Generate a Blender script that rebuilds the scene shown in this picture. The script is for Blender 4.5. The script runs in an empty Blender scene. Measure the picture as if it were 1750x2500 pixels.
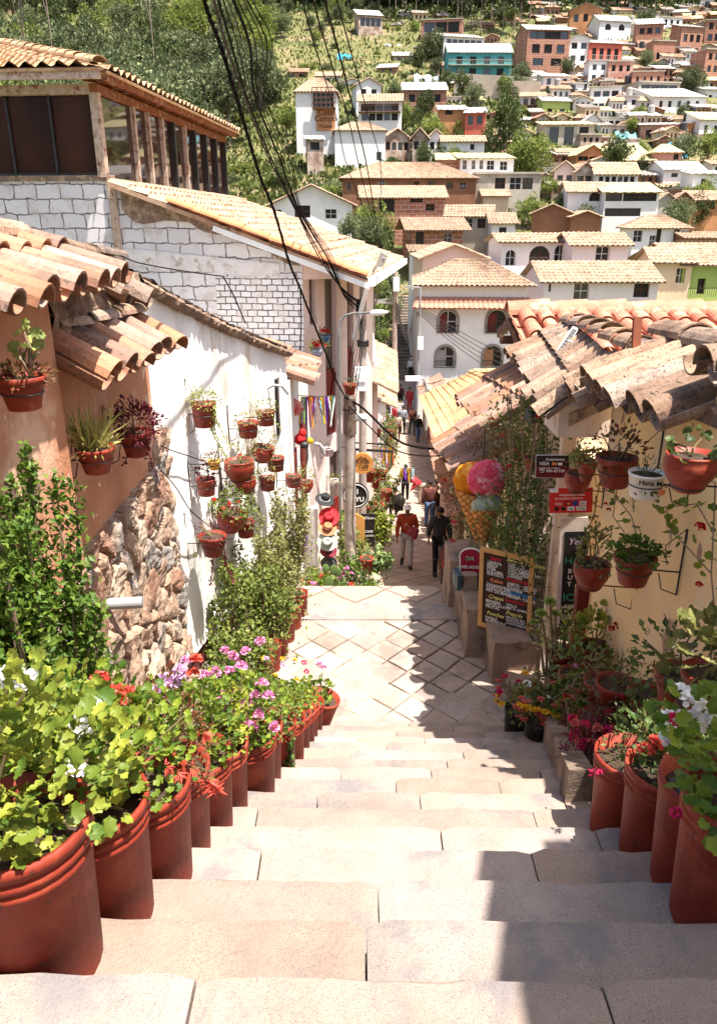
import bpy, bmesh, math, random
import numpy as np
from mathutils import Vector, Matrix, Euler, noise
R = math.radians
rng = np.random.default_rng(7)
random.seed(7)
sc = bpy.context.scene
COL = sc.collection

# ------------------------------------------------------------------ camera, sky, sun, exposure
F, CX, CY, TH = 1833.0, 875.0, 1250.0, R(20.9)
CT, ST = math.cos(TH), math.sin(TH)
cam_d = bpy.data.cameras.new('camera')
cam = bpy.data.objects.new('camera', cam_d); COL.objects.link(cam)
cam_d.sensor_fit = 'VERTICAL'; cam_d.sensor_height = 24.0
cam_d.lens = 24.0 * F / 2500.0
cam_d.clip_start = 0.05; cam_d.clip_end = 3000
cam.location = (0, 0, 0); cam.rotation_euler = (R(90) - TH, 0, 0)
sc.camera = cam
SUN = Vector((0.28, -0.19, 0.95)).normalized()
SUN_EL = math.asin(SUN.z); SUN_AZ = math.atan2(SUN.x, SUN.y)
w = bpy.data.worlds.new('World'); sc.world = w; w.use_nodes = True
wn = w.node_tree.nodes; wl = w.node_tree.links
sky = wn.new('ShaderNodeTexSky'); sky.sky_type = 'NISHITA'; sky.sun_disc = False
sky.sun_elevation = SUN_EL; sky.sun_rotation = SUN_AZ; sky.altitude = 100; sky.dust_density = 3.5; sky.ozone_density = 0.3
wl.new(sky.outputs[0], wn['Background'].inputs[0]); wn['Background'].inputs[1].default_value = 0.096
sd = bpy.data.lights.new('sun', 'SUN'); sd.energy = 4.7; sd.angle = R(0.5); sd.color = (1.0, 0.94, 0.86)
so = bpy.data.objects.new('sun', sd); COL.objects.link(so)
so.rotation_euler = SUN.to_track_quat('Z', 'Y').to_euler(); so.location = (5, -5, 30)
sc.view_settings.view_transform = 'Standard'; sc.view_settings.look = 'None'
sc.view_settings.exposure = 1.42; sc.view_settings.gamma = 1.0

# ------------------------------------------------------------------ pixel <-> world helpers (photo pixels)
def ray(px, py):
    u = (px - CX) / F; v = (CY - py) / F
    return Vector((u, CT + v * ST, -ST + v * CT))
def P(px, py, Y):
    d = ray(px, py); return d * (Y / d.y)
def PX(px, py, X):
    d = ray(px, py); return d * (X / d.x)
def PPL(px, py, p0, n):
    d = ray(px, py); p0 = Vector(p0); n = Vector(n); return d * (p0.dot(n) / d.dot(n))

# ------------------------------------------------------------------ mesh builder
class MB:
    def __init__(s): s.v = []; s.f = []; s.m = []
    def add(s, vs, fs, mi=0):
        b = len(s.v); s.v += [tuple(q) for q in vs]
        s.f += [tuple(b + i for i in f) for f in fs]; s.m += [mi] * len(fs); return s
    def box(s, c, d, rz=0, mi=0, tilt=None):
        x, y, z = d[0] / 2, d[1] / 2, d[2] / 2
        M_ = Matrix.Rotation(rz, 3, 'Z')
        if tilt is not None: M_ = M_ @ tilt
        c = Vector(c)
        vs = [c + M_ @ Vector((a * x, b * y, e * z)) for a in (-1, 1) for b in (-1, 1) for e in (-1, 1)]
        return s.add(vs, [(0, 1, 3, 2), (4, 6, 7, 5), (0, 4, 5, 1), (2, 3, 7, 6), (0, 2, 6, 4), (1, 5, 7, 3)], mi)
    def bb(s, x0, y0, z0, x1, y1, z1, mi=0):
        return s.box(((x0 + x1) / 2, (y0 + y1) / 2, (z0 + z1) / 2), (abs(x1 - x0), abs(y1 - y0), abs(z1 - z0)), 0, mi)
    def beam(s, a, b, w, h, mi=0, up=(0, 0, 1)):
        a = Vector(a); b = Vector(b); t = (b - a).normalized(); up = Vector(up)
        if abs(t.dot(up)) > .98: up = Vector((0, 1, 0))
        r = t.cross(up).normalized() * (w / 2); u = r.cross(t).normalized() * (h / 2)
        vs = [p + i * r + j * u for p in (a, b) for i, j in ((-1, -1), (1, -1), (1, 1), (-1, 1))]
        return s.add(vs, [(0, 3, 2, 1), (4, 5, 6, 7), (0, 1, 5, 4), (1, 2, 6, 5), (2, 3, 7, 6), (3, 0, 4, 7)], mi)
    def tube(s, pts, r, n=6, mi=0, caps=True):
        pts = [Vector(p) for p in pts]; rs = r if isinstance(r, (list, tuple)) else [r] * len(pts)
        b = len(s.v); prev = None
        for i, p in enumerate(pts):
            t = (pts[min(i + 1, len(pts) - 1)] - pts[max(i - 1, 0)])
            if t.length < 1e-9: t = Vector((0, 0, 1))
            t.normalize()
            if prev is None:
                a = Vector((0, 0, 1)) if abs(t.z) < .9 else Vector((1, 0, 0))
                prev = t.cross(a).normalized()
            prev = (prev - t * prev.dot(t)).normalized(); q = t.cross(prev)
            for k in range(n):
                an = 2 * math.pi * k / n
                s.v.append(tuple(p + (prev * math.cos(an) + q * math.sin(an)) * rs[i]))
        for i in range(len(pts) - 1):
            for k in range(n):
                k2 = (k + 1) % n
                s.f.append((b + i * n + k, b + i * n + k2, b + (i + 1) * n + k2, b + (i + 1) * n + k)); s.m.append(mi)
        if caps:
            s.f.append(tuple(b + k for k in range(n))[::-1]); s.m.append(mi)
            s.f.append(tuple(b + (len(pts) - 1) * n + k for k in range(n))); s.m.append(mi)
        return s
    def lathe(s, prof, c=(0, 0, 0), n=24, mi=0, squash=1.0, rot=None):
        c = Vector(c); b = len(s.v)
        for r, z in prof:
            for k in range(n):
                a = 2 * math.pi * k / n; q = Vector((r * math.cos(a), r * math.sin(a) * squash, z))
                if rot is not None: q = rot @ q
                s.v.append(tuple(c + q))
        for i in range(len(prof) - 1):
            for k in range(n):
                k2 = (k + 1) % n
                s.f.append((b + i * n + k, b + i * n + k2, b + (i + 1) * n + k2, b + (i + 1) * n + k)); s.m.append(mi)
        if prof[0][0] > 1e-4: s.f.append(tuple(b + k for k in range(n))[::-1]); s.m.append(mi)
        if prof[-1][0] > 1e-4: s.f.append(tuple(b + (len(prof) - 1) * n + k for k in range(n))); s.m.append(mi)
        return s
    def prism(s, pts, off, mi=0):
        off = Vector(off); n = len(pts); vs = [Vector(p) for p in pts]
        vs = vs + [p + off for p in vs]
        fs = [tuple(range(n)), tuple(range(2 * n - 1, n - 1, -1))] + [(i, i + n, (i + 1) % n + n, (i + 1) % n) for i in range(n)]
        return s.add(vs, fs, mi)
    def blob(s, c, r, seed=0, sub=2, amp=.25, mi=0):
        bm = bmesh.new(); bmesh.ops.create_icosphere(bm, subdivisions=sub, radius=1)
        c = Vector(c); r = Vector(r) if not isinstance(r, (int, float)) else Vector((r, r, r))
        vs = []
        for v in bm.verts:
            k = 1 + amp * noise.noise(v.co * 1.7 + Vector((seed * 3.1, seed, 0)))
            vs.append(c + Vector((v.co.x * r.x * k, v.co.y * r.y * k, v.co.z * r.z * k)))
        fs = [tuple(x.index for x in f.verts) for f in bm.faces]; bm.free()
        return s.add(vs, fs, mi)
    def arr(s, V, Fc, mi=0):
        b = len(s.v); s.v += [tuple(q) for q in V.tolist()]
        s.f += [tuple(x) for x in (Fc + b).tolist()]; s.m += [mi] * len(Fc); return s
    def build(s, name, mats, parent=None, smooth=False, org=None, local=False):
        me = bpy.data.meshes.new(name)
        o = bpy.data.objects.new(name, me); COL.objects.link(o)
        V = np.array(s.v, dtype=float).reshape(-1, 3)
        if local: off = Vector((0, 0, 0))
        elif parent is not None: off = wloc(parent)
        elif org is not None: off = Vector(org); o.location = off
        else:
            off = Vector(((V[:, 0].min() + V[:, 0].max()) / 2, (V[:, 1].min() + V[:, 1].max()) / 2, V[:, 2].min())); o.location = off
        V = V - np.array(off)
        me.from_pydata(V.tolist(), [], s.f)
        if not isinstance(mats, (list, tuple)): mats = [mats]
        for m in mats: me.materials.append(m)
        if len(mats) > 1: me.polygons.foreach_set('material_index', s.m)
        if smooth: me.polygons.foreach_set('use_smooth', [True] * len(me.polygons))
        me.update()
        if parent is not None: o.parent = parent
        return o
def wloc(o):
    v = Vector(o.location)
    while o.parent: o = o.parent; v += Vector(o.location)
    return v
def thing(name, label, cat, loc=(0, 0, 0), rz=0, group=None):
    o = bpy.data.objects.new(name, None); COL.objects.link(o); o.empty_display_size = .1
    o.location = loc; o.rotation_euler = (0, 0, rz); o['label'] = label; o['category'] = cat
    if group: o['group'] = group
    return o
def tag(o, label, cat, group=None, kind=None):
    o['label'] = label; o['category'] = cat
    if group: o['group'] = group
    if kind: o['kind'] = kind
    return o
def struct(o, label=None):
    o['kind'] = 'structure'
    if label: o['label'] = label
    return o
def dup(root, loc, rz=None, scale=None, label=None, group=None):
    r = root.copy(); COL.objects.link(r); r.location = loc
    if rz is not None: r.rotation_euler = (0, 0, rz)
    if scale is not None: r.scale = scale if hasattr(scale, '__len__') else (scale,) * 3
    if label: r['label'] = label
    if group: r['group'] = group
    def rec(src, dst):
        for ch in list(src.children):
            c = ch.copy(); COL.objects.link(c); c.parent = dst; rec(ch, c)
    rec(root, r)
    return r

# ------------------------------------------------------------------ materials
MATS = {}
def mat(name, c, c2=None, scale=6, rough=.85, bump=0, bscale=40, spec=.3, c3=None, s3=1.2, metal=0, island=False, transl=0,
        stretch=(1, 1, 1), speck=None, speck_s=120, lo=.35, hi=.65, objr=0, spk=.60):
    if name in MATS: return MATS[name]
    m = bpy.data.materials.new(name); m.use_nodes = True; MATS[name] = m
    nt = m.node_tree; N = nt.nodes; L = nt.links; b = N['Principled BSDF']
    b.inputs['Roughness'].default_value = rough; b.inputs['Metallic'].default_value = metal
    b.inputs['Specular IOR Level'].default_value = spec
    tc = N.new('ShaderNodeNewGeometry'); mp = N.new('ShaderNodeMapping'); L.new(tc.outputs['Position'], mp.inputs[0])
    mp.inputs['Scale'].default_value = stretch
    def ramp(fac, a, bcol, lo_, hi_):
        r = N.new('ShaderNodeValToRGB'); L.new(fac, r.inputs[0])
        r.color_ramp.elements[0].position = lo_; r.color_ramp.elements[1].position = hi_
        r.color_ramp.elements[0].color = (*a, 1) if len(a) == 3 else a; r.color_ramp.elements[1].color = (*bcol, 1); return r.outputs[0]
    def nz(s_, det=6, ro=.6):
        n = N.new('ShaderNodeTexNoise'); n.inputs['Scale'].default_value = s_; n.inputs['Detail'].default_value = det
        n.inputs['Roughness'].default_value = ro; L.new(mp.outputs[0], n.inputs['Vector']); return n.outputs[0]
    def mix(fac, a, bb_):
        x = N.new('ShaderNodeMix'); x.data_type = 'RGBA'
        if isinstance(fac, float): x.inputs[0].default_value = fac
        else: L.new(fac, x.inputs[0])
        for sock, val in ((x.inputs[6], a), (x.inputs[7], bb_)):
            if isinstance(val, tuple): sock.default_value = (*val[:3], 1)
            else: L.new(val, sock)
        return x.outputs[2]
    if c2 is None: c2 = tuple(q * .8 for q in c)
    if island:
        g = N.new('ShaderNodeNewGeometry'); col = ramp(g.outputs['Random Per Island'], c, c2, 0, 1)
    else: col = ramp(nz(scale), c, c2, lo, hi)
    if c3: col = mix(ramp(nz(s3, 8, .7), (0, 0, 0), (1, 1, 1), .52, .62), col, c3)
    if speck: col = mix(ramp(nz(speck_s, 2, .5), (0, 0, 0), (1, 1, 1), spk, spk + (.16 if speck_s > 300 else .05)), col, speck)
    if objr:
        oi = N.new('ShaderNodeObjectInfo'); h = N.new('ShaderNodeHueSaturation'); mr = N.new('ShaderNodeMapRange')
        L.new(oi.outputs['Random'], mr.inputs[0]); mr.inputs[3].default_value = 1 - objr; mr.inputs[4].default_value = 1 + objr
        L.new(mr.outputs[0], h.inputs['Value']); L.new(col, h.inputs['Color']); col = h.outputs[0]
    L.new(col, b.inputs['Base Color'])
    if bump:
        bp = N.new('ShaderNodeBump'); bp.inputs['Strength'].default_value = bump; bp.inputs['Distance'].default_value = .02
        L.new(nz(bscale, 8, .65), bp.inputs['Height']); L.new(bp.outputs[0], b.inputs['Normal'])
    if transl:
        tr = N.new('ShaderNodeBsdfTranslucent'); L.new(col, tr.inputs[0]); ms = N.new('ShaderNodeMixShader'); ms.inputs[0].default_value = transl
        L.new(b.outputs[0], ms.inputs[1]); L.new(tr.outputs[0], ms.inputs[2]); L.new(ms.outputs[0], N['Material Output'].inputs[0])
    return m
def blockmat(name, c, c2, mortar, bw, bh, ms, axis='XZ', offs=.5, bump=.6, c3=None, rot=0, worldpos=True, dirty=None):
    """painted or bare masonry: courses in world position"""
    if name in MATS: return MATS[name]
    m = mat(name, c, c2, scale=3); nt = m.node_tree; N = nt.nodes; L = nt.links; b = N['Principled BSDF']
    g = N.new('ShaderNodeNewGeometry'); sx = N.new('ShaderNodeSeparateXYZ'); L.new(g.outputs['Position'], sx.inputs[0])
    cx = N.new('ShaderNodeCombineXYZ')
    if axis == 'XZ': L.new(sx.outputs[0], cx.inputs[0]); L.new(sx.outputs[2], cx.inputs[1])
    elif axis == 'YZ': L.new(sx.outputs[1], cx.inputs[0]); L.new(sx.outputs[2], cx.inputs[1])
    else: L.new(sx.outputs[0], cx.inputs[0]); L.new(sx.outputs[1], cx.inputs[1])
    mp = N.new('ShaderNodeMapping'); mp.inputs['Rotation'].default_value = (0, 0, rot)
    nn = N.new('ShaderNodeTexNoise'); nn.inputs['Scale'].default_value = 5 if dirty else 2.5; nn.inputs['Detail'].default_value = 6
    L.new(g.outputs['Position'], nn.inputs['Vector'])
    va = N.new('ShaderNodeVectorMath'); va.operation = 'MULTIPLY_ADD'; L.new(nn.outputs['Color'], va.inputs[0])
    va.inputs[1].default_value = (bw * .3 if dirty else bw * .12, bh * .45 if dirty else bh * .22, 0); L.new(cx.outputs[0], va.inputs[2])
    L.new(va.outputs[0], mp.inputs[0])
    br = N.new('ShaderNodeTexBrick'); L.new(mp.outputs[0], br.inputs['Vector'])
    br.inputs['Scale'].default_value = 1; br.inputs['Brick Width'].default_value = bw; br.inputs['Row Height'].default_value = bh
    br.inputs['Mortar Size'].default_value = ms; br.inputs['Mortar Smooth'].default_value = .3; br.offset = offs
    br.inputs['Color1'].default_value = (*c, 1); br.inputs['Color2'].default_value = (*c2, 1); br.inputs['Mortar'].default_value = (*mortar, 1)
    out = br.outputs['Color']
    if dirty:
        n2 = N.new('ShaderNodeTexNoise'); n2.inputs['Scale'].default_value = 3.2; n2.inputs['Detail'].default_value = 9; n2.inputs['Roughness'].default_value = .7
        L.new(g.outputs['Position'], n2.inputs['Vector']); r = N.new('ShaderNodeValToRGB'); L.new(n2.outputs[0], r.inputs[0])
        r.color_ramp.elements[0].position = .50; r.color_ramp.elements[1].position = .66
        mx = N.new('ShaderNodeMix'); mx.data_type = 'RGBA'; L.new(r.outputs[0], mx.inputs[0]); L.new(out, mx.inputs[6]); mx.inputs[7].default_value = (*dirty, 1); out = mx.outputs[2]
    L.new(out, b.inputs['Base Color'])
    bp = N.new('ShaderNodeBump'); bp.inputs['Strength'].default_value = bump; bp.inputs['Distance'].default_value = .02; bp.invert = True
    L.new(br.outputs['Fac'], bp.inputs['Height']); L.new(bp.outputs[0], b.inputs['Normal'])
    return m
def attrmat(name, rough=.9, bump=.5, bscale=30):
    if name in MATS: return MATS[name]
    m = mat(name, (.5, .5, .5), bump=bump, bscale=bscale, rough=rough); N = m.node_tree.nodes; L = m.node_tree.links
    a = N.new('ShaderNodeAttribute'); a.attribute_name = 'col'
    n = N.new('ShaderNodeTexNoise'); n.inputs['Scale'].default_value = 14; n.inputs['Detail'].default_value = 8
    mr = N.new('ShaderNodeMapRange'); L.new(n.outputs[0], mr.inputs[0]); mr.inputs[1].default_value = .3; mr.inputs[2].default_value = .7
    mr.inputs[3].default_value = .7; mr.inputs[4].default_value = 1.25
    vm = N.new('ShaderNodeVectorMath'); vm.operation = 'SCALE'; L.new(a.outputs['Color'], vm.inputs[0]); L.new(mr.outputs[0], vm.inputs['Scale'])
    L.new(vm.outputs[0], N['Principled BSDF'].inputs['Base Color']); return m
def vcol(o, cols):
    at = o.data.color_attributes.new('col', 'FLOAT_COLOR', 'POINT')
    A = np.ones((len(cols), 4), dtype=np.float32); A[:, :3] = cols; at.data.foreach_set('color', A.ravel())

def island_tint(m, lo, hi):
    nt = m.node_tree; N = nt.nodes; L = nt.links; b = N['Principled BSDF']; src = b.inputs['Base Color'].links[0].from_socket
    g = N.new('ShaderNodeNewGeometry'); mr = N.new('ShaderNodeMapRange'); L.new(g.outputs['Random Per Island'], mr.inputs[0]); mr.inputs[3].default_value = lo; mr.inputs[4].default_value = hi
    h = N.new('ShaderNodeHueSaturation'); L.new(mr.outputs[0], h.inputs['Value']); L.new(src, h.inputs['Color'])
    mr2 = N.new('ShaderNodeMapRange'); ml = N.new('ShaderNodeMath'); ml.operation = 'MULTIPLY'; L.new(g.outputs['Random Per Island'], ml.inputs[0]); ml.inputs[1].default_value = 7.13
    fr = N.new('ShaderNodeMath'); fr.operation = 'FRACT'; L.new(ml.outputs[0], fr.inputs[0]); L.new(fr.outputs[0], mr2.inputs[0]); mr2.inputs[3].default_value = .7; mr2.inputs[4].default_value = 1.08
    L.new(mr2.outputs[0], h.inputs['Saturation']); L.new(h.outputs[0], b.inputs['Base Color'])
# base palette (linear)
m_granite = mat('granite_step', (.375, .285, .23), (.27, .205, .165), scale=3.0, bump=.5, bscale=55, c3=(.21, .185, .18), s3=2.6, speck=(.15, .12, .105), speck_s=330, spk=.52, rough=.8)
island_tint(m_granite, .86, 1.12)
m_joint = mat('dark_joint', (.06, .05, .04), (.1, .08, .06), scale=20)
m_pot = mat('painted_clay', (.27, .034, .014), (.19, .022, .010), scale=5, rough=.62, spec=.35, bump=.15, bscale=60, c3=(.31, .06, .03), s3=3.5, speck=(.12, .03, .02), speck_s=22, spk=.66, objr=.14)
m_pot2 = mat('terracotta_clay', (.27, .030, .013), (.16, .018, .009), scale=9, rough=.5, spec=.45, bump=.15, c3=(.30, .06, .03), s3=6, objr=.12)
m_soil = mat('potting_soil', (.05, .032, .02), (.09, .06, .04), scale=30, bump=1, bscale=60)
m_iron = mat('black_iron', (.015, .014, .014), (.03, .028, .026), rough=.5, spec=.5)
m_cable = mat('black_cable', (.006, .005, .005), (.012, .01, .01), rough=.9, spec=.05)
m_cable2 = mat('grey_cable', (.07, .055, .05), (.04, .03, .03), rough=.9, spec=.05)
m_tile = mat('clay_tile', (.46, .235, .14), (.32, .14, .08), scale=2.2, bump=.4, bscale=30, c3=(.20, .12, .08), s3=4.5, speck=(.2, .14, .1), speck_s=40)
island_tint(m_tile, .72, 1.18)
m_tile_old = mat('weathered_tile', (.40, .27, .18), (.28, .155, .1), scale=3.5, bump=.6, bscale=40, c3=(.16, .11, .08), s3=7, speck=(.09, .065, .05), speck_s=60)
island_tint(m_tile_old, .65, 1.2)
m_tile_red = mat('new_red_tile', (.52, .20, .12), (.42, .145, .085), scale=3, bump=.1, c3=(.6, .33, .22), s3=5, rough=.7)
m_tile_far = mat('pale_tile', (.42, .30, .21), (.30, .20, .13), scale=1.3, c3=(.22, .14, .095), s3=1.8, speck=(.25, .16, .1), speck_s=6, objr=.12)
m_tile_tan = mat('tan_tile', (.50, .32, .165), (.4, .24, .12), scale=1.5, c3=(.32, .19, .1), s3=2.2, bump=.2)
m_white = mat('white_plaster', (.88, .85, .81), (.80, .76, .72), scale=1.6, bump=.25, bscale=18, c3=(.64, .54, .44), s3=1.5, stretch=(1, 1, .35))
m_white2 = mat('white_paint', (.82, .79, .76), (.74, .71, .7), scale=1.1, bump=.1, objr=.06)
m_lav = mat('pale_lilac_plaster', (.74, .66, .65), (.68, .6, .6), scale=.9, bump=.1)
m_pinkw = mat('pale_pink_plaster', (.78, .62, .55), (.72, .57, .51), scale=.7, bump=.12, c3=(.62, .5, .44), s3=.9)
m_cream = mat('cream_plaster', (.84, .66, .40), (.78, .60, .36), scale=1.3, bump=.2, bscale=20, c3=(.78, .60, .38), s3=1.4)
m_terra = mat('terracotta_plaster', (.52, .21, .10), (.44, .17, .082), scale=3, bump=.3, bscale=25, c3=(.60, .30, .17), s3=2.6)
m_mud = mat('mud_render', (.26, .17, .12), (.15, .1, .07), scale=7, bump=1, bscale=22, c3=(.42, .3, .2), s3=6)
m_wood = mat('brown_wood', (.16, .07, .035), (.09, .04, .02), scale=6, stretch=(1, 1, .2), rough=.7)
m_wood_red = mat('maroon_wood', (.20, .022, .015), (.12, .013, .01), scale=5, rough=.55, stretch=(6, 6, .5))
m_wood_pale = mat('pale_pine', (.62, .36, .13), (.50, .27, .09), scale=9, stretch=(4, 4, .5), rough=.6)
m_steel_rust = mat('rusty_white_steel', (.52, .42, .34), (.40, .28, .2), scale=9, c3=(.22, .09, .04), s3=8)
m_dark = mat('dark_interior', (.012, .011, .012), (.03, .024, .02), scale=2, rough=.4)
m_glass = mat('window_glass', (.035, .035, .04), (.02, .02, .022), rough=.04, spec=.9)
m_glassb = mat('brown_glass', (.035, .014, .01), (.02, .009, .007), rough=.03, spec=1.0)
m_pole = mat('concrete_pole', (.44, .38, .33), (.34, .29, .25), scale=4, bump=.3, c3=(.27, .2, .15), s3=3)
m_galv = mat('painted_grey_metal', (.34, .34, .34), (.26, .26, .26), rough=.45)
m_whitep = mat('white_enamel', (.8, .8, .8), (.75, .75, .75), rough=.4)
# ================================================================== ground, stairs, street, hillside
H0, D0, RS, TR = 1.595, 1.23, 0.17, 0.293
def tread_z(k): return -(H0 + k * RS)
def tread_y(k): return D0 + (k - .5) * TR
PROF = [(-12, -6.5), (7.0, -6.5), (8.4, -6.0), (13.5, -7.2), (17.2, -8.1), (20, -8.75), (24, -9.7), (28, -10.6), (33, -11.8), (38, -11.85), (45, -11.7), (60, -11.6)]
HILL = [(60, -12.0), (70, -9.2), (80, -4.4), (95, 0.0), (125, 8.7), (190, 29.7), (300, 71.0), (430, 125.0), (520, 150)]
def hill_ratio_Y(py):  # distance at which the hillside shows on a photo row
    pts = [(1000, 55), (900, 62), (650, 80), (550, 95), (400, 125), (200, 190), (0, 300), (-120, 420)]
    for (a, A), (b, B) in zip(pts, pts[1:]):
        if a >= py >= b: return A + (B - A) * (a - py) / (a - b)
    return 60 if py > 900 else 420
def street_z(Y): return float(np.interp(Y, [p[0] for p in PROF], [p[1] for p in PROF]))
def ground_z(x, Y):
    if Y < 60: z = street_z(Y) - .45 - max(0, .02 * abs(x) if Y > 20 else 0)
    else:
        z = float(np.interp(Y, [p[0] for p in HILL], [p[1] for p in HILL]))
        z += 1.4 * min(1, (Y - 60) / 60) * noise.noise(Vector((x * .03, Y * .03, 0)))
    return z
# hillside and valley floor: one sheet
def make_terrain():
    xs = np.linspace(-190, 270, 150); ys = np.concatenate([np.linspace(-14, 60, 50), np.linspace(62, 520, 160)])
    V = [(x, y, ground_z(x, y) + .35 * noise.noise(Vector((x * .15, y * .15, 3))) * (y > 62)) for y in ys for x in xs]
    nx = len(xs); fs = [(j * nx + i, j * nx + i + 1, (j + 1) * nx + i + 1, (j + 1) * nx + i) for j in range(len(ys) - 1) for i in range(nx - 1)]
    m = MB(); m.add(V, fs)
    g = mat('hillside_grass', (.09, .10, .03), (.16, .145, .055), scale=.12, c3=(.24, .17, .1), s3=.09, bump=1, bscale=1.5, rough=.95, speck=(.05, .08, .02), speck_s=.7)
    o = m.build('hillside', g, smooth=True, org=(0, 0, 0)); struct(o)
make_terrain()

def slab(mb, x0, x1, k, sd):
    """one granite slab of step k (rounded, slightly uneven nosing)"""
    yk = D0 + k * TR; yb = yk - TR - .06; z = tread_z(k); n = max(3, int((x1 - x0) / .05))
    z += sd.uniform(-.005, .005); dy = sd.uniform(-.008, .008)
    prof = [(yb, z - RS - .03), (yb, z), (yk - .035, z), (yk - .010, z - .003), (yk - .001, z - .014), (yk + .002, z - .06), (yk, z - RS - .02)]
    b = len(mb.v); q = len(prof)
    for i in range(n + 1):
        t = i / n; x = x0 + (x1 - x0) * t; e = min(i, n - i)
        for j, (y, zz) in enumerate(prof):
            a = (noise.noise(Vector((x * 7, k * 3.3, j * .2))) * .011 + noise.noise(Vector((x * 23, k * 5.3, j * .2))) * .006 - .02 * max(0, noise.noise(Vector((x * 3.1, k * 9.7, 4))) - .35) * (j < 5)) if j >= 2 else 0
            rd = .010 * (e == 0) if 1 <= j <= 4 else 0
            if e == 0 and j >= 3: a -= .008
            mb.v.append((x, y + a + dy * (j >= 2) - .012 * x, zz - rd + (noise.noise(Vector((x * 4, k * 2.1, 9))) * .005 if j in (1, 2, 3) else 0)))
    for i in range(n):
        for j in range(q - 1):
            mb.f.append((b + i * q + j, b + (i + 1) * q + j, b + (i + 1) * q + j + 1, b + i * q + j + 1)); mb.m.append(0)
    mb.f.append(tuple(b + j for j in range(q))); mb.m.append(0); mb.f.append(tuple(b + n * q + j for j in range(q))[::-1]); mb.m.append(0)
def make_stairs():
    m = MB(); sd = random.Random(3)
    joints = {0: [-.37, .55], 1: [.02, 1.3], 2: [.06, 1.2], 3: [-.35, .62], 4: [.33, .95], 5: [-.45, .78], 6: [-.2, .3, 1.0], 7: [.2, .75, 1.2], 8: [-.1, .42, 1.05], 9: [.55], 10: [-.05, .7], 11: [.2, .9], 12: [0, .5, 1.2], 13: [.3, 1.0], 14: [-.1, .8], 15: [.45, 1.1]}
    for k in range(-4, 16):
        js = [-1.75] + sorted(joints.get(k, [sd.uniform(-.8, -.2), sd.uniform(.2, 1)])) + [1.95]
        for a, b in zip(js, js[1:]): slab(m, a + sd.uniform(.001, .004), b - sd.uniform(.001, .004), k, sd)
    o = m.build('stairs', m_granite, org=(0, 3, -3)); struct(o)
    o.modifiers.new('b', 'WEIGHTED_NORMAL') if False else None
    b = MB()   # mortar bed under the slabs
    b.prism([(-1.74, .0, -1.1), (-1.74, 5.6, -4.18), (-1.74, 5.6, -4.9), (-1.74, 0, -4.9)], (3.68, 0, 0))
    struct(b.build('stair_bed', mat('mortar_bed', (.30, .22, .16), (.2, .15, .11), scale=12), org=(0, 3, -4)))
make_stairs()
LZ = -4.315
def make_landing():
    m = MB(); m.bb(-1.9, 5.62, LZ - .5, .30, 8.12, LZ - .004); m.bb(-1.9, 5.62, LZ - .6, 2.4, 6.3, LZ - .0055); m.bb(.30, 6.3, LZ - .5, 2.4, 8.12, LZ - .03)
    struct(m.build('landing_mortar', mat('pale_mortar', (.40, .31, .23), (.12, .09, .065), scale=1.6, lo=.45, hi=.55), org=(0, 6.5, LZ - .3)))
    m = MB(); sd = random.Random(5); s = .285; c, sn = math.cos(R(47)), math.sin(R(47))
    for i in range(-16, 17):
        for j in range(-16, 17):
            cxx = .5 + (i * c - j * sn) * s; cyy = 6.9 + (i * sn + j * c) * s * 1.08
            if not (-1.85 < cxx < 2.35 and 5.5 < cyy < 8.2): continue
            gap = .023 if cxx + .25 * noise.noise(Vector((cxx * 2, cyy * 2, 0))) > .28 and cyy > 6.35 else .008
            h = s / 2 - gap / 2; pts = []
            for u, v in ((-1, -1), (0, -1), (1, -1), (1, 0), (1, 1), (0, 1), (-1, 1), (-1, 0)):
                a, b_ = u * h + sd.uniform(-.006, .006), v * h + sd.uniform(-.006, .006)
                pts.append((a, b_))
            z = LZ + sd.uniform(-.004, .004); b = len(m.v)
            for sc_, dz in ((1, -.05), (1, -.006), (.93, 0)):
                for a, b_ in pts:
                    X = cxx + (a * c - b_ * sn) * sc_; Y = cyy + (a * sn + b_ * c) * 1.08 * sc_
                    m.v.append((X, min(max(Y, 5.6), 8.14), z + dz))
            for L_ in range(2):
                for k in range(8):
                    k2 = (k + 1) % 8; m.f.append((b + L_ * 8 + k, b + L_ * 8 + k2, b + L_ * 8 + 8 + k2, b + L_ * 8 + 8 + k)); m.m.append(0)
            m.f.append(tuple(b + 16 + k for k in range(8))); m.m.append(0)
    fl = mat('flagstone', (.38, .29, .24), (.29, .22, .18), scale=3, bump=.3, bscale=40, c3=(.23, .175, .145), s3=2.2, speck=(.2, .16, .13), speck_s=90)
    island_tint(fl, .82, 1.12)
    struct(m.build('landing_flagstones', fl, org=(0, 6.5, LZ)))
    m = MB(); m.bb(-.8, 7.75, LZ - .1, 1.25, 8.16, LZ + .012)    # edge slabs of the landing
    struct(m.build('landing_edge', m_granite, org=(0, 8, LZ)))
make_landing()
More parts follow.
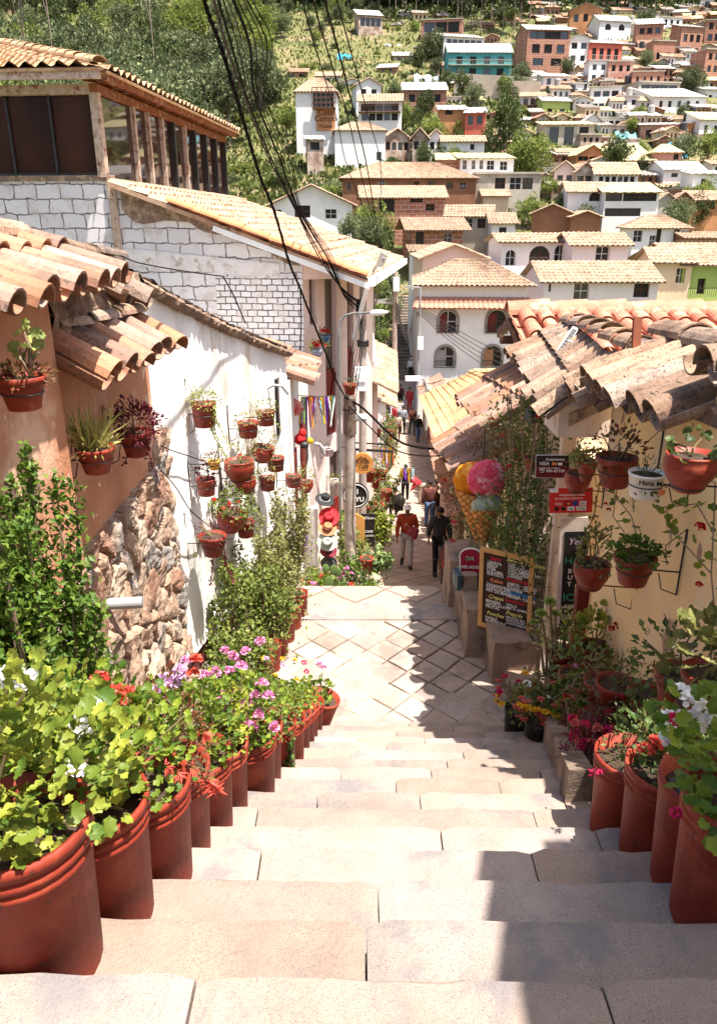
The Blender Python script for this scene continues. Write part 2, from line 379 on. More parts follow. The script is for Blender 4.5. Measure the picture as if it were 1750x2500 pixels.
# street going down and away
SC = [(8.1, .35, 1.3), (13.5, .9, 1.35), (17.2, 1.25, 1.35), (20, 1.45, 1.25), (28, 2.1, 1.2), (33, 2.55, 1.15), (40, 2.6, 1.3), (45, 2.75, 1.5), (60, 4.2, 1.6)]
def street_x(Y, side): return float(np.interp(Y, [p[0] for p in SC], [p[1] for p in SC])) + side * float(np.interp(Y, [p[0] for p in SC], [p[2] for p in SC]))
def make_street():
    fl2 = blockmat('street_paving', (.39, .30, .245), (.31, .24, .19), (.18, .13, .1), .55, .55, .022, axis='XY', offs=0, rot=R(45), bump=.4)
    m = MB(); b = []; Y = 8.3; rows = []
    while Y < 60.5:
        z = street_z(Y) if Y > 13.4 else street_z(13.5) + .28 * (13.5 - Y) * 0 
        if Y <= 13.4: z = LZ - (Y - 8.1) / 5.4 * 2.9 - .05
        rows.append((Y, z)); Y += .7
    for i in range(len(rows) - 1):
        (y0, z0), (y1, z1) = rows[i], rows[i + 1]
        zt = z0 if y0 < 36 else (z0 + z1) / 2
        for a in (-1,):
            xl0, xr0, xl1, xr1 = street_x(y0, -1.25), street_x(y0, 1.15), street_x(y1, -1.25), street_x(y1, 1.15)
            if 20 < y0 < 33 or y0 < 13.4:   # shallow steps
                m.add([(xl0, y0, z0), (xr0, y0, z0), (xr1, y1, z0 - .02), (xl1, y1, z0 - .02), (xl1, y1, z1 - .05), (xr1, y1, z1 - .05)], [(0, 1, 2, 3), (3, 2, 5, 4)])
            else: m.add([(xl0, y0, z0), (xr0, y0, z0), (xr1, y1, z1), (xl1, y1, z1)], [(0, 1, 2, 3)])
    struct(m.build('street', fl2, org=(1, 20, -9)))
    # long flight of steps climbing the far side
    m = MB(); n = 44
    for i in range(n):
        t0 = i / n; Y = 60 + 26 * t0; z = -11.6 + 8.4 * (i + 1) / n; x = 4.25 + 1.0 * t0
        w_ = 1.5 - .35 * t0
        m.bb(x - w_, Y, z - 1.2, x + w_, Y + 26 / n + .02, z)
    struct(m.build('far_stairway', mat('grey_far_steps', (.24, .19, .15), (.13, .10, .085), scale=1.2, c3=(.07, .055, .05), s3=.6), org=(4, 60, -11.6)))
make_street()
# shallow planting bed along the left wall foot
m = MB(); m.prism([(-1.74, .8, -1.55), (-1.74, 5.62, -4.15), (-1.74, 5.62, -4.32), (-1.74, .8, -2.2)], (.72, 0, 0))
struct(m.build('left_planting_bed', m_soil, org=(-1.4, 3, -3)))

# ================================================================== generic pieces for roofs and walls
def tile_patch(mb, e0, e1, r0, r1, ncol, nrow, rad=None, th=.011, sd=None, jit=1.0, over=.05, seg=7, pans=True):
    """individual half-round clay tiles laid on a patch; e0-e1 is the eave, r0-r1 the ridge side"""
    sd = sd or random.Random(1); e0, e1, r0, r1 = map(Vector, (e0, e1, r0, r1))
    width = (e1 - e0).length; sp = width / ncol; rad = rad or sp * .36
    nrm = (e1 - e0).cross(r0 - e0).normalized()
    if nrm.z < 0: nrm = -nrm
    def at(u, v): return (e0.lerp(e1, u)).lerp(r0.lerp(r1, u), v)
    def half(pa, pb, ra, rb, up, flip):
        t = (pb - pa).normalized(); s = t.cross(up).normalized(); u = s.cross(t).normalized() * (-1 if flip else 1)
        if not flip and u.z < 0: u = -u
        if flip and u.z > 0: u = -u
        b = len(mb.v)
        for p, r in ((pa, ra), (pb, rb)):
            for k in range(seg + 1):
                a = math.pi * k / seg; mb.v.append(tuple(p + s * (math.cos(a) * r) + u * (math.sin(a) * r * .95)))
            for k in range(seg + 1):
                a = math.pi * k / seg; r2 = r - th; mb.v.append(tuple(p + s * (math.cos(a) * r2) + u * (math.sin(a) * r2 * .95)))
        w_ = 2 * (seg + 1)
        for k in range(seg):
            mb.f.append((b + k, b + k + 1, b + w_ + k + 1, b + w_ + k)); mb.m.append(0)
            q = seg + 1; mb.f.append((b + q + k + 1, b + q + k, b + w_ + q + k, b + w_ + q + k + 1)); mb.m.append(0)
            mb.f.append((b + k + 1, b + k, b + q + k, b + q + k + 1)); mb.m.append(0)
        for k in (0, seg):
            q = seg + 1; mb.f.append((b + k, b + q + k, b + w_ + q + k, b + w_ + k)); mb.m.append(0)
    L_ = ((r0 - e0).length + (r1 - e1).length) / 2
    for c in range(ncol + 1):
        for r in range(nrow):
            v0 = r / nrow; v1 = (r + 1.12) / nrow
            ju = sd.uniform(-.10, .10) / ncol * jit
            if c < ncol:
                u = (c + .5) / ncol
                pa = at(u + ju, v0) + nrm * (.012 * jit * sd.random() + .022); pb = at(u + ju * .3, min(v1, 1.02)) + nrm * (.008)
                if r == 0: pa += (pa - pb).normalized() * (over + sd.uniform(-.03, .04) * jit)
                half(pa, pb, rad * sd.uniform(.98, 1.06), rad * .84, nrm, False)
            if pans:
                u = c / ncol
                pa = at(u, v0) + nrm * (rad * .45 - .004 * 0); pb = at(u, min(v1, 1.0)) + nrm * (rad * .45 - .012)
                if r == 0: pa += (pa - pb).normalized() * over * .7
                half(pa, pb, rad * .8, rad * .95, nrm, True)
def ridge_tiles(mb, a, b, n, rad, sd=None, jit=1.0, th=.014):
    sd = sd or random.Random(2); a, b = Vector(a), Vector(b)
    for i in range(n):
        p = a.lerp(b, i / n); q = a.lerp(b, (i + 1.1) / n); jz = Vector((0, 0, sd.uniform(0, .015) * jit))
        r = rad * sd.uniform(.95, 1.08); t = (q - p).normalized(); s = t.cross(Vector((0, 0, 1))).normalized(); u = s.cross(t); bb = len(mb.v); seg = 8
        for pt, rr in ((p + jz + u * .012, r * 1.06), (q, r * .92)):
            for rad_ in (rr, rr - th):
                for k in range(seg + 1):
                    an = math.pi * k / seg; mb.v.append(tuple(pt + s * math.cos(an) * rad_ + u * math.sin(an) * rad_ * .8))
        w_ = 2 * (seg + 1); q2 = seg + 1
        for k in range(seg):
            mb.f += [(bb + k, bb + k + 1, bb + w_ + k + 1, bb + w_ + k), (bb + q2 + k + 1, bb + q2 + k, bb + w_ + q2 + k, bb + w_ + q2 + k + 1), (bb + k + 1, bb + k, bb + q2 + k, bb + q2 + k + 1)]
            mb.m += [0, 0, 0]
def corrugated(mb, e0, e1, r0, r1, sp=.3, row=.45, amp=.07, seg=4, sd=None, jit=.015, th=.05):
    """tiled roof slope for mid and far distance: real covers, pans and stepped courses"""
    sd = sd or random.Random(4); e0, e1, r0, r1 = map(Vector, (e0, e1, r0, r1))
    wd = max((e1 - e0).length, (r1 - r0).length); L_ = max(((r0 - e0).length, (r1 - e1).length))
    nc = max(2, int(wd / sp)); nr = max(1, int(L_ / row)); nrm = (e1 - e0).cross(r0 - e0)
    if nrm.length < 1e-6: nrm = (e1 - e0).cross(r1 - e0)
    nrm.normalize()
    if nrm.z < 0: nrm = -nrm
    nu = nc * seg; b = len(mb.v)
    for r in range(nr):
        for e, v in ((0, r / nr), (1, (r + 1) / nr)):
            for i in range(nu + 1):
                u = i / nu; ph = (i % seg) / seg * 2 * math.pi
                hh = amp * (.5 - .5 * math.cos(ph)) * (1.15 if e == 0 else .9) + (.022 if e == 0 else 0)
                if e == 0: hh += sd.uniform(-jit, jit)
                p = (e0.lerp(e1, u)).lerp(r0.lerp(r1, u), v) + nrm * hh
                mb.v.append(tuple(p))
        o = b + r * 2 * (nu + 1)
        for i in range(nu):
            mb.f.append((o + i, o + i + 1, o + nu + 1 + i + 1, o + nu + 1 + i)); mb.m.append(0)
        if r:
            pr = o - (nu + 1)
            for i in range(nu): mb.f.append((pr + i, pr + i + 1, o + i + 1, o + i)); mb.m.append(0)
    # soffit slab
    q = [e0, e1, r1, r0]; mb.prism([p - nrm * .004 for p in q], nrm * -th)
def wall_holes(mb, o, ux, W, H, holes, depth=.18, uz=(0, 0, 1), thick=.25, mi=0, back=True):
    """front wall at origin o along ux, openings are real recesses; inward normal = uz x ux"""
    o = Vector(o); ux = Vector(ux).normalized(); uz = Vector(uz); inn = uz.cross(ux).normalized()
    xs = sorted(set([0, W] + [h[0] for h in holes] + [h[2] for h in holes])); zs = sorted(set([0, H] + [h[1] for h in holes] + [h[3] for h in holes]))
    def pt(x, z, d=0): return o + ux * x + uz * z + inn * d
    for i in range(len(xs) - 1):
        for j in range(len(zs) - 1):
            cx_, cz_ = (xs[i] + xs[i + 1]) / 2, (zs[j] + zs[j + 1]) / 2
            if any(h[0] < cx_ < h[2] and h[1] < cz_ < h[3] for h in holes): continue
            mb.add([pt(xs[i], zs[j]), pt(xs[i + 1], zs[j]), pt(xs[i + 1], zs[j + 1]), pt(xs[i], zs[j + 1])], [(0, 1, 2, 3)], mi)
    for h in holes:
        x0, z0, x1, z1 = h[:4]; d = depth
        mb.add([pt(x0, z0), pt(x1, z0), pt(x1, z1), pt(x0, z1), pt(x0, z0, d), pt(x1, z0, d), pt(x1, z1, d), pt(x0, z1, d)],
               [(0, 4, 5, 1), (1, 5, 6, 2), (2, 6, 7, 3), (3, 7, 4, 0)], mi)
        if len(h) > 4 and h[4] == 'arch':   # spandrels of a round-headed opening
            r = (x1 - x0) / 2; cx_ = (x0 + x1) / 2; n = 10; rz = min(r, (z1 - z0) * .6)
            for sgn in (-1, 1):
                arc = [(cx_ + sgn * r * math.cos(math.pi / 2 * k / n), z1 - rz + rz * math.sin(math.pi / 2 * k / n)) for k in range(n + 1)]
                for (xa, za), (xb, zb) in zip(arc, arc[1:]):
                    mb.add([pt(xa, za), pt(xb, zb), pt(xb, z1), pt(xa, z1)], [(0, 1, 2, 3) if sgn > 0 else (3, 2, 1, 0)], mi)
                    mb.add([pt(xa, za), pt(xb, zb), pt(xb, zb, d), pt(xa, za, d)], [(0, 1, 2, 3)], mi)

# ================================================================== near left houses
sd = random.Random(11)
# --- terracotta house with stone footing
h = thing('terracotta_house', 'terracotta plastered house with peeling paint and rough stone footing at left', 'house', (-1.7, 4.2, -4.6))
m = MB(); m.bb(-3.2, 2.0, -1.87, -1.58, 3.95, -.33); m.bb(-3.2, 3.95, -1.87, -1.70, 6.1, -.62); m.bb(-3.2, 4.0, -.7, -1.74, 6.1, -.45)
peel = mat('peeling_terracotta', (.56, .26, .145), (.46, .20, .105), scale=3, bump=.5, bscale=25, c3=(.68, .42, .28), s3=1.3, speck=(.72, .56, .42), speck_s=9, spk=.68)
m.build('wall', peel, h)
def stone_wall():
    ny, nz = 190, 170; ys = np.linspace(2.2, 6.42, ny); zs = np.linspace(-4.75, -1.55, nz)
    rg = np.random.default_rng(4); pts = []
    for i in range(22):
        for j in range(14):
            pts.append((2.0 + i * .21 + rg.uniform(-.08, .08) + (j % 2) * .1, -4.85 + j * .26 + rg.uniform(-.09, .09)))
    pts = np.array(pts); pal = np.array([(.46, .31, .22), (.40, .25, .17), (.50, .37, .27), (.31, .25, .21), (.44, .3, .22), (.34, .19, .13), (.50, .38, .29), (.33, .29, .26)])
    cc = .82 * pal[rg.integers(0, len(pal), len(pts))] * rg.uniform(.8, 1.15, (len(pts), 1)); bulge = rg.uniform(.02, .045, len(pts)); tl = rg.uniform(-.25, .25, (len(pts), 2))
    Yg, Zg = np.meshgrid(ys, zs); Yf, Zf = Yg.ravel(), Zg.ravel()
    wy = Yf + .03 * np.sin(Zf * 9 + Yf * 4); wz = Zf + .03 * np.sin(Yf * 11)
    d = np.sqrt(((wy[:, None] - pts[None, :, 0]) * 1.15) ** 2 + (wz[:, None] - pts[None, :, 1]) ** 2)
    o2 = np.argsort(d, axis=1)[:, :2]; f1 = np.take_along_axis(d, o2, 1); e = f1[:, 1] - f1[:, 0]; idx = o2[:, 0]
    k = np.clip(e / .05, 0, 1); k = k * k * (3 - 2 * k)
    til = tl[idx, 0] * (wy - pts[idx, 0]) + tl[idx, 1] * (wz - pts[idx, 1])
    nz_ = np.array([noise.noise(Vector((a * 9, b * 9, 1))) * .03 + noise.noise(Vector((a * 25, b * 25, 5))) * .014 for a, b in zip(Yf, Zf)])
    X = -1.70 + k * (bulge[idx] + til) + nz_ * k - .02 * (1 - k)
    top = -1.87 + .10 * np.array([noise.noise(Vector((a * 1.6, 0, 0))) for a in Yf]) + .05 * np.array([noise.noise(Vector((a * 8, 0, 4))) for a in Yf]) + .25 * np.clip((Yf - 5.75) / .35, 0, 1)
    X = X + .10 * np.clip((4.05 - Yf) / .15, 0, 1)
    X = np.where(Zf > top, -1.78, X)
    V = np.stack([X, Yf + .12 * np.clip(-(Zf + 2) / 2, 0, 1) * np.clip((Yf - 5.5), 0, 1), Zf], 1); i0 = (np.arange(nz - 1)[:, None] * ny + np.arange(ny - 1)[None, :]).ravel()
    Fc = np.stack([i0, i0 + 1, i0 + ny + 1, i0 + ny], 1)
    mb = MB(); mb.arr(V, Fc); ob = mb.build('stone_footing', attrmat('rubble_stone', bump=.8, bscale=45), h, smooth=False)
    mort = np.array([(.40, .27, .19)]); col = cc[idx] * k[:, None] + mort * (1 - k[:, None]); vcol(ob, col)
stone_wall()
m = MB()   # upper eave tiles and mud ridge
tile_patch(m, (-1.40, 2.6, -.31), (-1.40, 4.65, -.29), (-2.0, 2.6, -.06), (-2.0, 4.65, -.06), 8, 2, sd=sd, over=.05)
tile_patch(m, (-1.38, 4.02, -.80), (-1.38, 5.75, -.84), (-1.78, 4.05, -.56), (-1.78, 5.9, -.62), 6, 1, sd=sd, over=.03)
m.build('roof', m_tile, h, smooth=False)
m = MB(); tile_patch(m, (-1.62, 4.75, -.34), (-1.62, 5.9, -.55), (-1.9, 4.6, -.14), (-1.95, 5.9, -.36), 2, 1, rad=.12, sd=sd)
ridge_tiles(m, (-1.72, 4.25, -.56), (-1.66, 5.75, -.60), 3, .085, sd, 2.0); ridge_tiles(m, (-2.0, 2.7, -.05), (-1.9, 4.4, -.06), 4, .11, sd, 1)
ridge_tiles(m, (-1.85, 4.3, -.13), (-1.8, 5.95, -.22), 3, .07, sd, 2)
m.build('ridge_tiles', m_tile_old, h)
def rough_strip(pts, w_, hgt, name, mt, parent, amp=.05, n=60, seed=0):
    P_ = [Vector(p) for p in pts]; mb = MB(); tot = len(P_) - 1; q = 8; b = 0
    for i in range(n + 1):
        t = i / n * tot; j = min(int(t), tot - 1); p = P_[j].lerp(P_[j + 1], t - j)
        for k in range(q):
            a = 2 * math.pi * k / q; rr = 1 + noise.noise(Vector((i * .8, k * 1.3, seed))) * amp * 12
            mb.v.append((p.x + math.cos(a) * w_ * rr, p.y + noise.noise(Vector((i, k, seed))) * .02, p.z + math.sin(a) * hgt * rr))
    for i in range(n):
        for k in range(q):
            k2 = (k + 1) % q; mb.f.append((i * q + k, i * q + k2, (i + 1) * q + k2, (i + 1) * q + k)); mb.m.append(0)
    return mb.build(name, mt, parent)
rough_strip([(-1.72, 4.15, -.46), (-1.76, 5.2, -.5), (-1.78, 6.1, -.45)], .09, .13, 'mud_verge', m_mud, h, seed=1)

# --- white house with sloping mud verge
h = thing('white_plaster_house', 'white plastered house with mud topped sloping wall hung with flower pots', 'house', (-1.5, 7.5, -7))
WA, WB = Vector((-1.76, 6.12, 0)), Vector((-.93, 9.75, 0)); wdir = (WB - WA).normalized(); win = Vector((-wdir.y, wdir.x, 0))
m = MB()
N_ = 26; top = [WA.lerp(WB, i / N_) for i in range(N_ + 1)]
def wt(t): return -.44 - 1.13 * t - .05 * math.sin(t * 3.14)
cols = []
for i, p in enumerate(top):
    t = i / N_; cols.append((p, wt(t)))
ng = 40; b = len(m.v)
for i, (p, zt) in enumerate(cols):
    for j in range(ng + 1):
        z = -4.05 + (zt + 4.05) * j / ng; q = p - win * (.045 * noise.noise(Vector((i * .16, z * 1.2, 2))) + .02 * noise.noise(Vector((i * .5, z * 3, 7))))
        m.v.append((q.x + .02 * (z < -3.9), q.y, z))
for i in range(N_):
    for j in range(ng):
        a = b + i * (ng + 1) + j; m.f.append((a, a + ng + 1, a + ng + 2, a + 1)); m.m.append(0)
m.build('wall', m_white, h, smooth=True)
m = MB(); m.prism([(WA.x - .03, WA.y, -4.03), (WB.x - .03, WB.y, -4.03), (WB.x - .03, WB.y, -9), (WA.x - .03, WA.y, -9)], (-.3, 0, 0))
m.build('maroon_base', mat('worn_maroon_base', (.12, .02, .015), (.07, .012, .01), scale=8, c3=(.3, .12, .09), s3=9, stretch=(1, 1, .2)), h)
m = MB(); m.prism([(WA.x - .12, WA.y, wt(0) + .02), (WB.x - .12, WB.y, wt(1) + .02), (WB.x - .12, WB.y, -7), (WA.x - .12, WA.y, -7)], (-1.4, 0, 0)); m.build('back_wall', m_white, h)
rough_strip([(q.x + .02, q.y, z + .03) for q, z in cols], .075, .045, 'mud_verge', m_mud, h, n=90, seed=3)
rough_strip([(q.x - .05, q.y, z + .10) for q, z in cols], .075, .03, 'dark_verge_thatch', mat('dark_thatch', (.03, .02, .015), (.07, .045, .03), scale=25, bump=1), h, n=90, seed=5)
m = MB(); c1 = Vector((-1.02, 9.35, 0))
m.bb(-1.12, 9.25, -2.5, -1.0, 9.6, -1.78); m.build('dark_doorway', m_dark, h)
m = MB(); m.tube([(-1.13, 9.0, -1.85), (-1.02, 9.0, -1.80), (-.93, 9.05, -1.82), (-.86, 9.1, -1.93)], .018, 8); m.build('downpipe_elbow', m_galv, h)

# --- low shopfront between the white house and the block house
h = thing('shop_house', 'low white shop house with short tiled canopy and hats on its wall', 'house', (-1.3, 12, -9))
m = MB(); m.bb(-3.5, 9.78, -9, -.90, 10.05, -1.9); m.bb(-3.5, 10.05, -9, -.98, 12.2, -2.05); m.bb(-3.4, 12.2, -9, -1.03, 15.2, -2.4); m.build('wall', m_white, h)
m = MB(); tile_patch(m, (-.62, 9.9, -1.95), (-.72, 12.3, -2.1), (-1.5, 9.9, -1.62), (-1.5, 12.3, -1.75), 9, 2, sd=sd); m.build('roof', m_tile, h)
m = MB(); m.bb(-.99, 12.5, -5.6, -.95, 13.1, -2.9); m.bb(-.99, 10.6, -5.2, -.95, 11.2, -3.2); m.build('door', m_wood_red, h)
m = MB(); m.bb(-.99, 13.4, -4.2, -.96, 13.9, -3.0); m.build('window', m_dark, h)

# --- white painted block house with glazed gallery
AH = R(-5.5)
h = thing('block_house', 'tall whitewashed block house with glazed rooftop gallery and pink street front', 'house', (-4.83, 15.8, 0), AH)
bm_big = blockmat('white_blocks_large', (.70, .67, .68), (.60, .57, .59), (.16, .13, .12), .46, .27, .014, bump=.8, dirty=(.52, .45, .42))
bm_small = blockmat('white_blocks_small', (.74, .71, .70), (.66, .62, .61), (.10, .08, .07), .21, .12, .012, bump=.8, dirty=(.58, .5, .46))
bm_plain = mat('white_daub', (.72, .68, .67), (.6, .55, .53), scale=4, bump=.6, bscale=15, c3=(.4, .33, .28), s3=5)
def loc(mb, name, mt, par=h, **k): return mb.build(name, mt, par, local=True, **k)
m = MB(); m.prism([(-6, 0, -9), (3.75, 0, -9), (3.75, 0, -.62), (.3, 0, .56), (0, 0, .86), (-6, 0, .86)], (0, .25, 0)); loc(m, 'block_wall', bm_big)
m = MB(); m.prism([(2.45, -.012, -9), (3.74, -.012, -9), (3.74, -.012, -.95), (2.0, -.012, -.95), (2.0, -.012, -1.9), (2.45, -.012, -3.2)], (0, .012, 0)); loc(m, 'small_block_wall', bm_small)
m = MB(); m.prism([(.2, -.02, -.75), (3.3, -.02, -.98), (3.3, -.02, -.70), (.2, -.02, -.42)], (0, .018, 0)); loc(m, 'daub_band', bm_plain)
m = MB()   # mud render under the roof verge
n = 26; up_, lo_ = [], []
for i in range(n + 1):
    x = .25 + i / n * 3.45; zr = .70 - (x - .25) * .355; up_.append((x, -.05, zr)); lo_.append((x, -.05, zr - .16 - .22 * abs(noise.noise(Vector((x * 1.3, 0, 5)))) - .35 * math.exp(-((x - .6) / .5) ** 2)))
m.prism(up_ + lo_[::-1], (0, .045, 0)); loc(m, 'mud_render', m_mud)
m = MB(); m.bb(.02, -.09, -.9, .16, -.03, .9); loc(m, 'corner_post', m_steel_rust)
m = MB(); m.bb(-6, -.03, .80, .1, .02, .9); loc(m, 'sill', m_mud)
# pink street front (angled) with tall recessed windows
ca = Vector((3.75, 0, 0)); cb = Vector((4.78, 2.3, 0)); cd = (cb - ca).normalized(); cw = (cb - ca).length
m = MB(); hl = [(.22, 7.1, .50, 8.0), (.80, 4.6, 1.28, 8.1), (1.72, 5.3, 2.0, 8.0), (.9, 2.2, 1.4, 4.2), (1.65, 2.0, 2.0, 4.4)]
wall_holes(m, ca + Vector((0, 0, -9)), cd, cw, 8.35, hl, depth=.14); m.prism([cb + Vector((0, 0, -9)), cb + Vector((0, 0, -1.1)), Vector((4.45, 9, -1.1)), Vector((4.45, 9, -9))], (-.3, 0, 0))
m.prism([Vector((3.75, .02, -1)), Vector((4.9, .02 + .6, -1)), Vector((4.9, .62, -.98)), Vector((3.75, .02, -.66))], (0, .2, 0))
loc(m, 'pink_front', m_pinkw)
for i, (x0, z0, x1, z1) in enumerate(hl):
    m = MB(); inn = Vector((0, 0, 1)).cross(cd)
    a = ca + cd * (x0 + .01) + inn * .125; b = ca + cd * (x1 - .01) + inn * .125
    m.prism([a + Vector((0, 0, z0 - 9)), b + Vector((0, 0, z0 - 9)), b + Vector((0, 0, z1 - 9)), a + Vector((0, 0, z1 - 9))], inn * .02)
    wo = loc(m, 'window', mat('smoked_pane', (.10, .07, .06), (.16, .12, .10), scale=2, rough=.3))
    m = MB(); zm = z0 + (z1 - z0) * (.0 if i == 0 else .42)
    if i:
        a2 = ca + cd * (x0 + .02) + inn * .06; b2 = ca + cd * (x1 - .02) + inn * .06
        m.prism([a2 + Vector((0, 0, z0 - 8.98)), b2 + Vector((0, 0, z0 - 8.98)), b2 + Vector((0, 0, zm - 9)), a2 + Vector((0, 0, zm - 9))], inn * .04)
        m.beam(a2 - inn * .02 + Vector((0, 0, z0 - 8.9)), b2 - inn * .02 + Vector((0, 0, zm - 9.1)), .03, .05); loc(m, 'shutter', m_wood_red, wo)
# long lower roof
m = MB(); corrugated(m, (5.05, -.32, -.98), (5.35, 9.2, -.98), (.12, -.32, .78), (.12, 9.2, .78), sp=.27, row=.42, amp=.075, seg=6, sd=sd, jit=.02, th=.08)
loc(m, 'lower_roof', mat('pale_long_tiles', (.50, .34, .235), (.40, .235, .15), scale=2, c3=(.28, .16, .1), s3=3, bump=.2, speck=(.18, .12, .08), speck_s=7))  # pale clay tone of the tiles, with random browner patches and specks
m = MB(); ridge_tiles(m, (5.05, -.34, -.90), (1.3, -.34, .42), 8, .11, sd, .4); loc(m, 'verge_tiles', mat('orange_verge_tile', (.66, .28, .13), (.55, .22, .1), scale=3, bump=.1))
m = MB(); m.beam((5.1, -.3, -1.1), (2.1, -.3, -.05), .05, .1); loc(m, 'verge_board', m_whitep)
m = MB(); m.beam((5.12, -.3, -1.02), (5.42, 9, -1.02), .12, .16); m.tube([(5.05,-.1,-1.05),(4.9,.3,-1.5),(4.7,.6,-2.2)],.05,8); loc(m, 'gutter', m_whitep)
# gallery
m = MB(); m.bb(-5.9, .10, .88, -.02, .13, 2.30); g1 = loc(m, 'front_glazing', mat('tinted_front_glass', (.055, .018, .011), (.02, .008, .006), scale=1.2, rough=.12, spec=.12, stretch=(1,1,.3)))
m = MB(); m.bb(-.1, .2, .88, -.07, 9.0, 2.30); g2 = loc(m, 'side_glazing', m_glassb)
m = MB(); cu = []
for i in range(60):
    x = -5.8 + i * .096; cu.append((x, .35 + .05 * math.sin(i * 1.1) + .03 * math.sin(i * .37)))
for (xa, ya), (xb, yb) in zip(cu, cu[1:]): m.add([(xa, ya, .9), (xb, yb, .9), (xb, yb, 2.28), (xa, ya, 2.28)], [(0, 1, 2, 3)])
loc(m, 'curtain', mat('rust_curtain', (.14, .03, .015), (.09, .02, .01), scale=3))
m = MB()
for x in (-4.4, -3.55, -2.7, -1.85, -1.0): m.bb(x - .02, .04, .9, x + .02, .1, 2.3)
m.bb(-5.9, .05, .89, 0, .09, .95)
loc(m, 'mullions', m_iron)
m = MB(); m.bb(-.16, -.05, .86, 0.0, .12, 2.34); m.bb(-6, -.06, 2.28, .02, .1, 2.44); loc(m, 'corner_frame', m_steel_rust)
for y in (1.75, 2.6, 3.5, 4.3, 5.2, 6.0, 7.0, 8.0, 9.0):
    m = MB(); m.bb(-.08, y - .045, .86, .02, y + .045, 2.32); loc(m, 'gallery_post', m_steel_rust if y in (1.75, 2.6, 3.5, 5.2) else m_iron)
m = MB(); m.bb(-.12, -.1, 2.30, .03, 9.1, 2.44); m.beam((.28, -.3, 2.5), (.28, 9.2, 2.5), .09, .1)
for k in range(16): m.beam((-.3, .1 + k * .58, 2.55), (.3, .1 + k * .58, 2.46), .05, .07)
loc(m, 'eave_timbers', mat('red_brown_timber', (.24, .085, .035), (.15, .05, .022), scale=6, c3=(.4, .24, .14), s3=6))
m = MB(); m.bb(-6, -.46, 2.46, .25, -.38, 2.62); loc(m, 'fascia', m_steel_rust)
m = MB(); corrugated(m, (-6.5, -.5, 2.63), (.35, -.5, 2.63), (-6.5, 3.6, 3.8), (-3.6, 3.6, 3.8), sp=.3, row=.42, amp=.08, seg=6, sd=sd)
corrugated(m, (.42, -.45, 2.58), (.42, 9.3, 2.58), (-3.6, 3.6, 3.8), (-3.6, 9.3, 3.8), sp=.28, row=.42, amp=.09, seg=6, sd=sd)
ridge_tiles(m, (.3, -.5, 2.68), (-3.6, 3.6, 3.86), 12, .13, sd, .5); loc(m, 'gallery_roof', mat('pale_orange_tiles', (.54, .39, .24), (.44, .27, .15), scale=2.2, c3=(.32, .18, .1), s3=2.5, bump=.2))

# small tiled street house behind
h = thing('street_house', 'small pale house with sunlit tiled roof behind the power pole', 'house', (.2, 26, -10))
m = MB(); m.bb(-4, 24.2, -11, .62, 32, -3.3 - .9); m.build('wall', m_pinkw, h)
m = MB(); corrugated(m, (1.25, 23.7, -5.0), (1.6, 32, -5.0), (-2.5, 23.7, -3.1), (-2.2, 32, -3.1), sp=.3, row=.45, sd=sd, seg=5); m.build('roof', m_tile_far, h)
m = MB(); m.bb(.60, 25.2, -10, .66, 26.4, -5.6); m.bb(.6, 28, -10, .66, 29, -6); m.build('door', m_wood_red, h)
h = thing('street_cottage', 'low white cottage farther down on the left of the street', 'house', (.2, 36, -12))
m = MB(); m.bb(-4, 32.2, -12.4, 1.2, 46, -7.2); m.build('wall', m_white2, h)
m = MB(); corrugated(m, (1.7, 32.1, -7.4), (2.0, 46, -7.2), (-1.5, 32.1, -6.1), (-1.5, 46, -6.1), sp=.35, row=.5, sd=sd, seg=4); m.build('roof', m_tile_far, h)
m = MB()
for y in (34, 37, 41): m.bb(1.19, y, -11.8, 1.25, y + 1, -9.6)
m.build('door', m_wood_red, h)

# ================================================================== right side houses
h = thing('cream_house', 'cream plastered house with weathered tile eaves and hanging pots on the right', 'house', (2, 4.5, -4.5))
CA, CB = Vector((1.72, 2.3, 0)), Vector((1.98, 5.75, 0)); cdir = (CB - CA).normalized(); cin = Vector((cdir.y, -cdir.x, 0))
m = MB(); b = 0; nx_, nz_ = 40, 40
for i in range(nx_ + 1):
    for j in range(nz_ + 1):
        p = CA.lerp(CB, i / nx_); z = -4.6 + (3.64 + (.28 if p.y < 3.85 else 0)) * j / nz_; q = p + cin * .03 * noise.noise(Vector((i * .12, z * 1.0, 6))); m.v.append((q.x, q.y, z))
for i in range(nx_):
    for j in range(nz_):
        a = i * (nz_ + 1) + j; m.f.append((a, a + nz_ + 1, a + nz_ + 2, a + 1)); m.m.append(0)
m.prism([(CA.x + .1, CA.y, -.94), (CB.x + .1, CB.y, -.94), (CB.x + .1, CB.y, -4.6), (CA.x + .1, CA.y, -4.6)], (1.5, 0, 0))
m.prism([(CB.x, CB.y, -4.6), (CB.x, CB.y, -1.02), (CB.x + .12, CB.y, -1.02), (CB.x + .12, CB.y, -4.6)], (0, .02, 0))
wl_ = m.build('wall', mat('stained_cream_plaster', (.90, .67, .35), (.85, .60, .29), scale=1.3, bump=.25, bscale=20, c3=(.80, .63, .44), s3=1.1, speck=(.40, .25, .18), speck_s=4.0, spk=.66), h, smooth=True)
m = MB(); m.bb(1.88, 5.77, -4.5, 2.0, 5.84, -2.75); m.build('door_post', m_wood_red, h)
